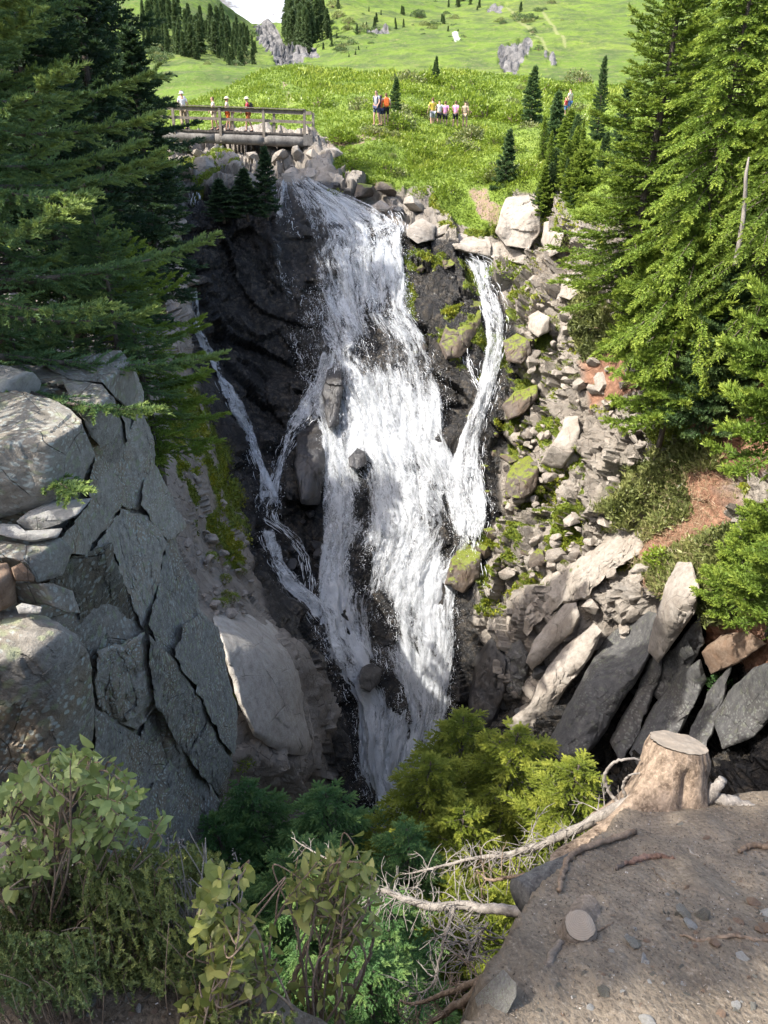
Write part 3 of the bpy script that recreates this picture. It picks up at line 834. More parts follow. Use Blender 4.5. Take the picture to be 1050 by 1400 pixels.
fall("water_strand", NOTCH, "small spill at the top left notch behind the trees", 0.6, 0.2, 6, 152, None, 20, 0, 2, second=False)
fall("water_strand", TOPRILL, "bright rill entering the falls between boulders at the upper right", 0.58, 0.15, 14, 153, None, 60, 60, 4, second=False)
# ================================================================== conifers
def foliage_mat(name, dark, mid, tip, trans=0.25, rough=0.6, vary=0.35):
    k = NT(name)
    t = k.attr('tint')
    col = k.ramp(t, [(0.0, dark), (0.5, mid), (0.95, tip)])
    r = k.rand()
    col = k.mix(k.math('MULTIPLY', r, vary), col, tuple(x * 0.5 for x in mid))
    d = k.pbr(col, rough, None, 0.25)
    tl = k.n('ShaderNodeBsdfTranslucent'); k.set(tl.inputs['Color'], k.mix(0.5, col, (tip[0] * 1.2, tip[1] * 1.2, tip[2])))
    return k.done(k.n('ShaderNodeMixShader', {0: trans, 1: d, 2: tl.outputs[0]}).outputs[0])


def bark_mat(name, c1, c2, scale=14.0, bump=0.8):
    k = NT(name); p = k.obj()
    n = k.noise(k.map(p, (1, 1, 0.25)), scale, 7, 0.7); n2 = k.noise(p, scale * 4, 4, 0.6)
    col = k.ramp(n, [(0.35, c1), (0.65, c2)])
    col = k.mix(k.ramp(n2, [(0.5, 0.0), (0.8, 0.5)]), col, tuple(min(1, x * 1.7) for x in c2))
    return k.done(k.pbr(col, 0.9, k.bump(n, bump, 0.03), 0.15))


M_BARK = bark_mat("conifer bark", (0.05, 0.04, 0.033), (0.15, 0.125, 0.105))
M_GREYWOOD = bark_mat("weathered wood", (0.13, 0.115, 0.10), (0.30, 0.27, 0.235), 22, 0.6)
M_BROWNWOOD = bark_mat("brown dead wood", (0.10, 0.07, 0.05), (0.27, 0.20, 0.14), 22, 0.6)
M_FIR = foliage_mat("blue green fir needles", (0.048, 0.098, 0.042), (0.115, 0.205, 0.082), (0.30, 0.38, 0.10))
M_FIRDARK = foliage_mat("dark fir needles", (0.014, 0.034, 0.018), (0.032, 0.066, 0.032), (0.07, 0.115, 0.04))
M_HEM = foliage_mat("hemlock needles", (0.058, 0.11, 0.018), (0.15, 0.23, 0.033), (0.29, 0.36, 0.055))
M_HEMBLUE = foliage_mat("grey green young fir needles", (0.035, 0.07, 0.03), (0.07, 0.13, 0.05), (0.13, 0.19, 0.06))
M_LIME = foliage_mat("yellow green needles", (0.07, 0.105, 0.014), (0.165, 0.205, 0.024), (0.34, 0.36, 0.055), 0.3)
M_DEEP = foliage_mat("deep green needles", (0.042, 0.105, 0.036), (0.092, 0.19, 0.06), (0.20, 0.30, 0.085))
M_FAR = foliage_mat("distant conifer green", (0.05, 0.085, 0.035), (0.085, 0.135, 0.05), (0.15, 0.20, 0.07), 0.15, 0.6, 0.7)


def needles(B, D, L, tint, n, nl, nw, r, flat=0.55, tipup=0.25):
    """needle triangles along twigs: bases B, directions D, lengths L"""
    N = len(B)
    up = np.array([0, 0, 1.0])
    S = unit(np.cross(D, up) + 1e-6); U = unit(np.cross(S, D))
    t = (np.arange(n)[None] + r.random((N, n))) / n
    phi = np.where(r.random((N, n)) < 0.5, 0.0, PI) + r.normal(0, flat, (N, n))
    phi = np.where(r.random((N, n)) < tipup, PI / 2 + r.normal(0, 0.5, (N, n)), phi)
    rad = np.cos(phi)[..., None] * S[:, None] + np.sin(phi)[..., None] * U[:, None]
    d = unit(D[:, None] * (0.55 + 0.5 * t[..., None]) + rad * (1.05 - 0.55 * t[..., None]))
    p = B[:, None] + D[:, None] * (L[:, None] * t)[..., None] - up * (0.12 * L[:, None] * t ** 2)[..., None]
    w = unit(np.cross(d, r.normal(size=(N, n, 3)))) * (nw * r.uniform(0.7, 1.3, (N, n)))[..., None]
    ln = nl * r.uniform(0.7, 1.25, (N, n)) * (1 - 0.35 * t)
    V = np.stack([p - w, p + w, p + d * ln[..., None]], 2).reshape(-1, 3)
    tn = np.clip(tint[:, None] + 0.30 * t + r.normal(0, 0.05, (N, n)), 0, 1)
    return V, np.repeat(tn.ravel(), 3)


def conifer(name, h, r0, seed, nb, spacing, twig, n, nl, nw, t0=0.05, power=0.7, droop=0.30, top_up=0.75, hemlock=False, lump=0.35, tip=0.35, side=None, trunk_r=None, vary=(0.72, 1.14)):
    """returns trunk and crown meshes of one conifer whose base is at the origin"""
    r = np.random.default_rng(seed)
    B, D, L, T = [], [], [], []
    tr = Geo()
    tr_r = trunk_r or h * 0.014 + 0.01
    zz = np.linspace(-0.4, h, 12)
    bend = np.stack([0.05 * r0 * np.sin(zz * 1.3 / max(h, 1) * 3 + seed), 0.05 * r0 * np.cos(zz * 1.1 / max(h, 1) * 3 + seed), 0 * zz], 1)
    axis = np.stack([0 * zz, 0 * zz, zz], 1) + bend
    tr.tube(axis, tr_r * (1.05 - np.linspace(0, 1, 12)) + 0.004, 8, rough=0.06, seed=seed)
    az = r.random() * 6
    for k in range(nb):
        t = t0 + (1 - t0) * ((k + r.random()) / nb) ** 0.92
        az += 2.39996 + r.normal(0, 0.35)
        Lb = r0 * (1 - t) ** power * r.uniform(*vary) * (1 + lump * vnoise(np.array([math.cos(az) * 1.3, math.sin(az) * 1.3, t * h / max(r0, .1) * 1.2]), seed)) + 0.03 * r0
        if side is not None:
            Lb *= 0.6 + 0.4 * max(0, math.cos(az - side)) + 0.15
        slope = -droop + (top_up + droop) * t ** 1.6 + r.normal(0, 0.10)
        hd = np.array([math.cos(az), math.sin(az), 0.0])
        sd = np.array([-hd[1], hd[0], 0.0])
        wob = r.normal(0, 0.10)
        ax0 = np.array([np.interp(t * h, zz, axis[:, 0]), np.interp(t * h, zz, axis[:, 1]), t * h])

        def pos(s):
            s = np.asarray(s)[..., None]
            bow = slope * s - (0.30 if hemlock else 0.12) * s ** 2 + (0.22 if not hemlock else 0.02) * s ** 3
            return ax0 + Lb * (hd * s + sd * wob * s ** 2 + np.array([0, 0, 1.0]) * bow)
        sk = np.linspace(0, 1, 6)
        tr.tube(pos(sk), (tr_r * 0.22 * (1 - t) + 0.0025 + 0.004 * Lb) * (1.05 - sk), 4, cap=False)
        K = max(4, int(Lb / spacing))
        s = np.clip((np.arange(K) + r.random(K)) / K, 0.04, 1) ** 0.85
        s = 0.10 + 0.90 * s
        for sg in (-1, 1):
            b = pos(s); tg = unit(pos(np.minimum(s + 0.02, 1.02)) - b + 1e-9)
            ang = r.normal(0.95, 0.16, K) * (1 - 0.35 * s)
            d = unit(tg * np.cos(ang)[:, None] + sg * sd * np.sin(ang)[:, None] + np.array([0, 0, 1.0]) * r.normal(-0.16 if hemlock else 0.05, 0.20, K)[:, None])
            ln = np.minimum(twig, 0.62 * Lb) * (1.05 - 0.62 * s) * r.uniform(0.6, 1.15, K) * np.clip(s * 4, 0.3, 1)
            B.append(b); D.append(d); L.append(ln)
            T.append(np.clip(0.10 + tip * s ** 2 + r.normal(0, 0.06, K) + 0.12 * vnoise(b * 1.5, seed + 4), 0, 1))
        B.append(pos(np.array([0.86]))); D.append(unit(pos(np.array([1.02])) - pos(np.array([0.86])))); L.append(np.array([0.16 * Lb + twig * 0.25])); T.append(np.array([0.25 + tip]))
    B.append(axis[-1:] - np.array([[0, 0, 0.06 * h]])); D.append(np.array([[0, 0, 1.0]])); L.append(np.array([0.07 * h + twig * 0.4])); T.append(np.array([0.4]))
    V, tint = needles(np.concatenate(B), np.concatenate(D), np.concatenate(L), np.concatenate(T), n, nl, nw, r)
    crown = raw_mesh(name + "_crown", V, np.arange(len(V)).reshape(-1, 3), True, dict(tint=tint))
    return tr.mesh(name + "_trunk"), crown


PROTO = {}


def proto(key, **kw):
    if key not in PROTO:
        PROTO[key] = conifer(key, **kw)
    return PROTO[key]


def tree(name, key, mat, loc, label, group=None, h=None, rz=0.0, tilt=None, wide=1.0, bark=None):
    """one tree at loc, scaled so that it is h metres tall; the meshes of its kind are shared"""
    tm, cm = PROTO[key]
    s = (h / PSIZE[key]) if h else 1.0
    o = empty(name, tuple(loc), rz)
    if tilt: o.rotation_euler = (tilt[0], tilt[1], rz)
    o.scale = (s * wide, s * wide, s)
    tag(o, label, "tree", group)
    t = link("trunk", tm, None, o)
    if not tm.materials: tm.materials.append(bark or M_BARK)
    c = link("crown", cm, None, o)
    if not cm.materials: cm.materials.append(mat)
    else:
        c.material_slots[0].link = 'OBJECT'; c.material_slots[0].material = mat
    return o


PSIZE = {}


def defproto(key, **kw):
    proto(key, **kw); PSIZE[key] = kw['h']


defproto("big_fir", h=8.5, r0=2.4, vary=(0.82, 1.02), seed=3, nb=230, spacing=0.058, twig=0.36, n=58, nl=0.046, nw=0.0070, droop=0.12, top_up=0.8, tip=0.60, t0=0.02, power=0.6, lump=0.08)
defproto("near_hemlock", h=4.2, r0=1.25, seed=5, nb=130, spacing=0.042, twig=0.24, n=40, nl=0.034, nw=0.0060, droop=0.10, top_up=0.5, hemlock=True, tip=0.55, power=0.62)
defproto("near_sapling", h=2.6, r0=1.0, seed=8, nb=90, spacing=0.042, twig=0.22, n=40, nl=0.036, nw=0.0060, droop=0.2, top_up=0.55, tip=0.5, power=0.6)
defproto("mid_hemlock", h=13, r0=2.7, seed=11, nb=280, spacing=0.12, twig=0.7, n=20, nl=0.13, nw=0.023, droop=0.35, top_up=0.5, hemlock=True, tip=0.5, power=0.6, lump=0.45)
defproto("mid_fir", h=11, r0=2.1, seed=14, nb=250, spacing=0.12, twig=0.6, n=19, nl=0.125, nw=0.022, droop=0.25, top_up=0.6, tip=0.45, power=0.65, lump=0.45)
defproto("slim_fir", h=9, r0=1.15, seed=17, nb=200, spacing=0.11, twig=0.5, n=15, nl=0.14, nw=0.026, droop=0.3, top_up=0.6, tip=0.35, power=0.75)
defproto("bushy_fir", h=4.5, r0=1.5, seed=20, nb=150, spacing=0.10, twig=0.52, n=15, nl=0.13, nw=0.024, droop=0.15, top_up=0.5, tip=0.5, power=0.55, lump=0.5)
defproto("small_fir", h=3.5, r0=0.75, seed=23, nb=90, spacing=0.10, twig=0.38, n=11, nl=0.16, nw=0.034, droop=0.2, top_up=0.6, tip=0.35, power=0.8)
defproto("far_fir", h=10, r0=1.6, seed=26, nb=44, spacing=0.7, twig=1.3, n=7, nl=0.9, nw=0.16, droop=0.35, top_up=0.4, tip=0.3, power=0.85, lump=0.3)
defproto("far_fir_b", h=10, r0=1.9, seed=29, nb=40, spacing=0.7, twig=1.3, n=7, nl=0.9, nw=0.17, droop=0.3, top_up=0.4, tip=0.3, power=0.7, lump=0.45)


def tree_px(name, key, mat, u, vb, vt, Y, label, group=None, rz=0.0, wide=1.0, tilt=None, ut=None):
    b = P(u, vb, Y); t = P(u, vt, Y)
    return tree(name, key, mat, b, label, group, float(t[2] - b[2]), rz, tilt, wide)


# ---- left side: big fir over the grey outcrop, dark firs behind it, the drooping sapling
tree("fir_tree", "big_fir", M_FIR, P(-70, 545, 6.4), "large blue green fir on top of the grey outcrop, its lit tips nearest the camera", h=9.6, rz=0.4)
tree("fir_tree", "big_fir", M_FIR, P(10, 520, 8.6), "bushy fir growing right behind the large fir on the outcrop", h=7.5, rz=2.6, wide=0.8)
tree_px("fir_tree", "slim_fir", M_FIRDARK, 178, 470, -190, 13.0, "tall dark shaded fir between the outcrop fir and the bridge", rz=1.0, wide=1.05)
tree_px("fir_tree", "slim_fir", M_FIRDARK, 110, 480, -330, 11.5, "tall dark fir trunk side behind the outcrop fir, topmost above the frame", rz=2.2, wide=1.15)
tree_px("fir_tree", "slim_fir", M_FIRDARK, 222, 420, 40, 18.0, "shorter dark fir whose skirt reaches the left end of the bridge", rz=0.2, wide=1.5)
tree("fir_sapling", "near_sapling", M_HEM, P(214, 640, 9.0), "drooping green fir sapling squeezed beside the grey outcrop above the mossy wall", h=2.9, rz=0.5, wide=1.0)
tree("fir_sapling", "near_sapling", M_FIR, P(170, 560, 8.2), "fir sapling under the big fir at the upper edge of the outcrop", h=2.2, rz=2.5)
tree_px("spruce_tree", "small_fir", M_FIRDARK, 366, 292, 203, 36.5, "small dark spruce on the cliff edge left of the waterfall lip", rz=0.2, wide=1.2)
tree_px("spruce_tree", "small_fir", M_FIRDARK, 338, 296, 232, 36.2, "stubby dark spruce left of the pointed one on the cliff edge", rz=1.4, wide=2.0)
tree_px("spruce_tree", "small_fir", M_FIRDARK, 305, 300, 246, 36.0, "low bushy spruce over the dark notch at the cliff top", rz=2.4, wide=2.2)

# ---- right side: the grove above the rock slope
RG = "tall conifers of the right grove"
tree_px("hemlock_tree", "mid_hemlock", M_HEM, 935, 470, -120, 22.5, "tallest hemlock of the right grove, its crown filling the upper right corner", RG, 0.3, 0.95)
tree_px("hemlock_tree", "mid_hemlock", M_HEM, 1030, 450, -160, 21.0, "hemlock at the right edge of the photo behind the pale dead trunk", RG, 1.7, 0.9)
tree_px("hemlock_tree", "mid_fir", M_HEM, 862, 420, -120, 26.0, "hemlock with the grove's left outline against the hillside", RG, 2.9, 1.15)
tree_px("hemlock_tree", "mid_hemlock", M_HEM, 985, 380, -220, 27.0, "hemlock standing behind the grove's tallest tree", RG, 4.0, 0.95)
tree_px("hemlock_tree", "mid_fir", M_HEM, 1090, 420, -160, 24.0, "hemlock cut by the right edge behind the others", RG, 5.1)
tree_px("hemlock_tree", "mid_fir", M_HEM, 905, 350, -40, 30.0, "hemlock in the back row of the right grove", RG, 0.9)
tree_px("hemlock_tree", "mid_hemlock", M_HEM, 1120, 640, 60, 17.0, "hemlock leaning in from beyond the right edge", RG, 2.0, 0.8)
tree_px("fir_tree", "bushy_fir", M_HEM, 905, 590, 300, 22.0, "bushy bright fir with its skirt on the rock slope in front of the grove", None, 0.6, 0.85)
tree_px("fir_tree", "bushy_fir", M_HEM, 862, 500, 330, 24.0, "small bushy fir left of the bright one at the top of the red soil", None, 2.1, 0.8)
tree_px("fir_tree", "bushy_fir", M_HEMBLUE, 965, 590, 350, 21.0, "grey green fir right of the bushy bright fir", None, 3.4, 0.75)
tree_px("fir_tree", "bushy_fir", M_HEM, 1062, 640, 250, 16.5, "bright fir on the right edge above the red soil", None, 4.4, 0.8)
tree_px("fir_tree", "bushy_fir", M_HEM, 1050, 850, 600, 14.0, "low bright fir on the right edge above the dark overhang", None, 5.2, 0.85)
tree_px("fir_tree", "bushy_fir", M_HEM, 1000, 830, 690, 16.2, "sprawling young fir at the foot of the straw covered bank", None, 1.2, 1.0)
tree_px("fir_tree", "small_fir", M_HEMBLUE, 690, 278, 180, 38.5, "slender young fir alone on the grass above the pale boulder", None, 0.3, 1.0)
tree_px("fir_tree", "small_fir", M_HEMBLUE, 726, 170, 92, 54.0, "dark fir on the meadow behind the hikers' trail", None, 1.0, 1.15)
tree_px("fir_tree", "small_fir", M_HEMBLUE, 755, 235, 128, 45.0, "fir in front of the dark meadow fir, partly hidden by bushes", None, 2.0, 1.0)
tree_px("fir_tree", "slim_fir", M_HEMBLUE, 811, 230, 78, 46.0, "thin pointed fir at the meadow edge left of the grove", None, 2.7, 0.9)
tree_px("fir_tree", "slim_fir", M_HEMBLUE, 836, 300, 110, 36.0, "pointed grey green fir leaning on the grove's left side", None, 3.7, 1.1)
tree_px("fir_tree", "bushy_fir", M_HEM, 788, 330, 195, 34.0, "yellow green fir at the top of the rock slope", None, 4.5, 0.85)
tree_px("fir_tree", "bushy_fir", M_HEM, 835, 400, 235, 29.0, "fir with a bare lower trunk above the rock slope", None, 0.8, 0.8)
tree_px("fir_tree", "bushy_fir", M_HEMBLUE, 752, 300, 205, 37.5, "fir leaning over the pale split boulder", None, 5.6, 0.85)
tree_px("fir_tree", "bushy_fir", M_HEM, 870, 310, 180, 34.0, "fir filling the gap left of the grove", None, 1.9, 1.0)
tree_px("fir_tree", "small_fir", M_HEMBLUE, 541, 152, 107, 51.0, "small dark fir beside the hikers with backpacks", None, 0.0, 1.2)
tree_px("fir_tree", "small_fir", M_HEMBLUE, 596, 119, 78, 69.0, "single small fir high on the meadow knoll", None, 1.1, 1.0)
tree_px("fir_tree", "small_fir", M_HEM, 775, 215, 150, 43.0, "low fir between the two meadow firs and the grove", None, 0.7, 1.6)

YG = "young firs crowding the meadow edge left of the grove"
r_y = np.random.default_rng(19)
for k in range(22):
    u = r_y.uniform(735, 850); v = r_y.uniform(150, 300)
    if v < 300 - (u - 700) * 1.1: v = min(300, v + 60)
    Y = float(gorge_depth(u, v)); hp = r_y.uniform(28, 75)
    tree_px("fir_tree", ("small_fir", "bushy_fir", "slim_fir")[k % 3], (M_HEMBLUE, M_HEM)[k % 2], u, v, v - hp, Y, "young fir in the crowd at the meadow edge left of the grove", YG, r_y.random() * 6, (1.1, 0.8, 1.1)[k % 3])

# ---- trees growing up from the gorge below the photographer
LIMEY = "sunlit hemlocks below the dirt edge"
for (u, v, Y, h, mat, key, lab, rz) in (
    (628, 978, 7.2, 4.2, M_LIME, "near_hemlock", "hemlock whose tip covers the foot of the main waterfall", 0.4),
    (705, 1005, 6.3, 4.0, M_LIME, "near_hemlock", "yellow green hemlock in full sun left of the stump", 1.5),
    (795, 1050, 5.3, 3.4, M_LIME, "near_hemlock", "yellow green hemlock touching the dead branches by the stump", 2.6),
    (640, 1110, 5.4, 3.4, M_LIME, "near_hemlock", "yellow green hemlock over the fallen dead branch", 3.3),
    (588, 1045, 6.0, 3.4, M_LIME, "near_hemlock", "hemlock spreading left below the sunlit ones across the creek", 2.0),
    (560, 1130, 5.2, 3.0, M_DEEP, "near_hemlock", "dark hemlock in front of the creek", 4.6),
    (340, 1070, 6.6, 3.6, M_DEEP, "near_hemlock", "dark green hemlock at the foot of the big pale slab", 5.4),
    (440, 1085, 6.0, 3.6, M_DEEP, "near_hemlock", "dark green hemlock left of the lower falls", 0.9),
    (295, 1125, 6.0, 3.0, M_DEEP, "near_sapling", "small round dark fir against the grey outcrop's foot", 2.2),
    (410, 1165, 4.4, 3.0, M_DEEP, "near_hemlock", "dark hemlock behind the leafy shrub", 1.8),
    (540, 1235, 4.0, 3.0, M_DEEP, "near_hemlock", "dark hemlock below the white dead twigs", 3.9),
    (650, 1220, 4.4, 2.6, M_LIME, "near_sapling", "small sunlit fir under the dead branch", 0.1),
    (500, 1290, 3.4, 2.6, M_DEEP, "near_hemlock", "deep green hemlock at the bottom of the photo", 5.0)):
    top = P(u, v, Y)
    tree("hemlock_tree", key, mat, top - np.array([0, 0, h]), lab, None, h, rz, None, 1.3 if key == "near_hemlock" else 1.1)

# ---- unseen trees added left of the frame to shade gorge and dirt
OFF = "unseen firs added for their shade"
for i, (x, y, z, h, key, rz) in enumerate(((-7.2, 8.0, -1.9, 12, "mid_fir", 0.2), (-9.5, 12.5, -2.5, 13, "mid_hemlock", 1.3), (-11.5, 17.5, -3, 12, "mid_fir", 2.4), (-14.5, 24, -4, 10, "mid_fir", 3.3), (-4.9, -0.30, -1.5, 10.2, "slim_fir", 5.0), (-3.9, -1.75, -1.5, 8, "mid_hemlock", 0.7), (-12.8, 31.2, -4, 15.5, "mid_fir", 1.9), (-13.2, 34.6, -4, 18.5, "mid_fir", 3.0), (-12.6, 38.0, -3.5, 18, "mid_fir", 0.3))):
    tree("fir_tree", key, M_FIRDARK, (x, y, z), "unseen dark fir added left of the frame to cast shade", OFF, h, rz, None, 0.52 if key == "slim_fir" else 1.0)

# ---- far trees
FG1 = "far conifers of the left hillside wood"; FG2 = "far conifers of the dense clump beside the snow notch"; FG3 = "small far conifers scattered on the hillside"
r_far = np.random.default_rng(77)


def far_tree(u, v, hpx, label, group):
    Y = float(hill_depth(u, v)); b = P(u, v, Y)
    key = "far_fir" if r_far.random() < 0.6 else "far_fir_b"
    tree("far_conifer", key, M_FAR, b - np.array([0, 0, 0.5]), label, group, hpx * float(px_m(v, Y)), r_far.random() * 6, None, r_far.uniform(0.8, 1.25))


for k in range(150):
    u = r_far.uniform(196, 352); top = 16 + 0.24 * (u - 196); bot = 70 + 0.10 * (u - 196) + (8 if u > 300 else 0)
    v = r_far.uniform(top, bot)
    far_tree(u, v, r_far.uniform(16, 40) * (0.75 if u > 310 else 1), "dark conifer in the wood on the left hillside below the snow", FG1)
for k in range(60):
    u = r_far.uniform(388, 448); v = r_far.uniform(30, 74 - abs(u - 418) * 0.5)
    far_tree(u, v, r_far.uniform(26, 58) * (1 - abs(u - 415) / 90), "dark conifer in the dense clump right of the snow notch", FG2)
for k in range(40):
    c = ((500, 12, 26, 14), (605, 32, 16, 16), (520, 28, 34, 8), (462, 52, 22, 12), (600, 8, 60, 8), (485, 62, 14, 8), (640, 4, 40, 6))[k % 7]
    u = r_far.normal(c[0], c[2] * .6); v = r_far.normal(c[1] + 8, c[3] * .6)
    far_tree(u, v, r_far.uniform(6, 17), "small dark conifer dotted on the upper hillside", FG3)
# ================================================================== rocks
def rock_mat(name, c, stain, pale, scale=1.0, lichen=0.0, crack=0.6, rough=0.85, spec=0.25, bump=0.6, moss=0.0):
    """c: three tones of the stone; scale: cycles per metre relative to a boulder of about a metre"""
    k = NT(name); p = k.obj()
    off = k.n('ShaderNodeVectorMath', {0: p}, operation='ADD')
    rv = k.n('ShaderNodeCombineXYZ', {0: k.math('MULTIPLY', k.rand(), 37.0), 1: k.math('MULTIPLY', k.rand(), 91.0)})
    k.set(off.inputs[1], rv.outputs[0]); p = off.outputs[0]
    n1 = k.noise(p, 0.9 * scale, 5, 0.6); n2 = k.noise(p, 4.2 * scale, 8, 0.68); n3 = k.noise(p, 30 * scale, 5, 0.7)
    col = k.ramp(n2, [(0.3, c[0]), (0.5, c[1]), (0.72, c[2])])
    col = k.mix(k.ramp(n1, [(0.45, 0.0), (0.68, 0.75)]), col, stain)
    col = k.mix(k.ramp(n3, [(0.56, 0.0), (0.76, 0.55)]), col, pale)
    col = k.mix(k.ramp(n3, [(0.28, 0.5), (0.42, 0.0)]), col, tuple(x * 0.4 for x in c[0]))
    pw = k.n('ShaderNodeVectorMath', {0: p, 1: k.n('ShaderNodeTexNoise', {'Vector': p, 'Scale': 0.3 * scale, 'Detail': 1}).outputs[1]}, operation='ADD').outputs[0]
    e = k.voro(k.map(pw, (1, 1, 0.55), rot=(0.5, 0.3, 0.2)), 1.1 * scale, 'DISTANCE_TO_EDGE')
    cr = k.math('MULTIPLY', k.ramp(e, [(0.0, 1.0), (0.012, 0.0)]), k.step(n1, 0.42, 0.6))
    if crack:
        col = k.mix(k.math('MULTIPLY', cr, crack), col, tuple(x * 0.22 for x in c[0]))
    if lichen:
        v = k.voro(pw, 11 * scale, 'SMOOTH_F1'); m = k.math('MULTIPLY', k.ramp(v, [(0.24, 1.0), (0.34, 0.0)]), k.ramp(n1, [(0.38, 0.0), (0.55, lichen)]))
        col = k.mix(m, col, (0.36, 0.38, 0.34))
        v2 = k.voro(k.map(pw, loc=(5, 3, 1)), 5 * scale, 'SMOOTH_F1'); m2 = k.math('MULTIPLY', k.ramp(v2, [(0.18, 1.0), (0.32, 0.0)]), lichen * 0.6)
        col = k.mix(m2, col, (0.24, 0.27, 0.15))
    if moss:
        nz = k.n('ShaderNodeSeparateXYZ', {0: k.n('ShaderNodeNewGeometry').outputs['Normal']}).outputs[2]
        mm = k.step(k.math('ADD', k.math('MULTIPLY', nz, 0.6), n2), 0.95 - 0.25 * moss, 1.1 - 0.25 * moss)
        col = k.mix(mm, col, k.ramp(n3, [(0.3, (0.05, 0.075, 0.01)), (0.7, (0.2, 0.22, 0.02))]))
    h = k.math('SUBTRACT', k.math('ADD', k.math('MULTIPLY', n2, 0.75), k.math('MULTIPLY', n3, 0.25)), k.math('MULTIPLY', cr, 0.35))
    return k.done(k.pbr(col, rough, k.bump(h, bump, 0.12 / scale), spec))


M_PALE = rock_mat("pale warm rock", ((0.19, 0.165, 0.14), (0.29, 0.26, 0.222), (0.37, 0.335, 0.29)), (0.20, 0.165, 0.13), (0.43, 0.40, 0.35), 1.3)
M_PALEFINE = rock_mat("pale small rock", ((0.18, 0.155, 0.13), (0.28, 0.25, 0.215), (0.36, 0.33, 0.285)), (0.185, 0.15, 0.12), (0.42, 0.395, 0.35), 2.2)
M_BROWN = rock_mat("brown damp rock", ((0.04, 0.031, 0.025), (0.082, 0.064, 0.05), (0.135, 0.11, 0.088)), (0.10, 0.066, 0.04), (0.19, 0.165, 0.135), 1.2, 0, 0.7, 0.6, 0.4, 0.7, 0.22)
M_WETROCK = rock_mat("wet black rock", ((0.014, 0.014, 0.016), (0.03, 0.03, 0.032), (0.05, 0.046, 0.042)), (0.04, 0.033, 0.026), (0.075, 0.07, 0.066), 1.2, 0, 0.5, 0.3, 0.5, 0.7)
M_SHADEPAINT = rock_mat("slab rock with painted shade", ((0.04, 0.04, 0.041), (0.072, 0.071, 0.07), (0.12, 0.117, 0.11)), (0.055, 0.05, 0.045), (0.17, 0.168, 0.16), 1.0, 0.2, 0.7, 0.7, 0.35)  # for slabs in shade: the shade is painted into the stone colour
M_SLABPALE = rock_mat("smooth beige slab rock", ((0.26, 0.235, 0.205), (0.38, 0.35, 0.305), (0.46, 0.43, 0.38)), (0.27, 0.235, 0.195), (0.52, 0.49, 0.44), 0.9, 0.15)
M_GREY = rock_mat("grey lichen rock", ((0.145, 0.134, 0.113), (0.24, 0.225, 0.195), (0.33, 0.312, 0.275)), (0.19, 0.16, 0.12), (0.38, 0.38, 0.35), 2.4, 0.75, 0.75, 0.85, 0.25, 0.8)
M_GREYDARK = rock_mat("darker lichen rock", ((0.11, 0.099, 0.082), (0.205, 0.187, 0.158), (0.31, 0.287, 0.247)), (0.25, 0.19, 0.12), (0.36, 0.355, 0.32), 2.2, 1.0, 0.45, 0.85, 0.25, 1.0)
M_RUST = rock_mat("rusty rock", ((0.095, 0.065, 0.046), (0.17, 0.12, 0.085), (0.25, 0.19, 0.14)), (0.15, 0.09, 0.055), (0.32, 0.27, 0.22), 3.0)
M_SLATE = rock_mat("light slate", ((0.17, 0.165, 0.155), (0.25, 0.243, 0.228), (0.32, 0.31, 0.29)), (0.19, 0.17, 0.145), (0.38, 0.37, 0.345), 3.0, 0.3)


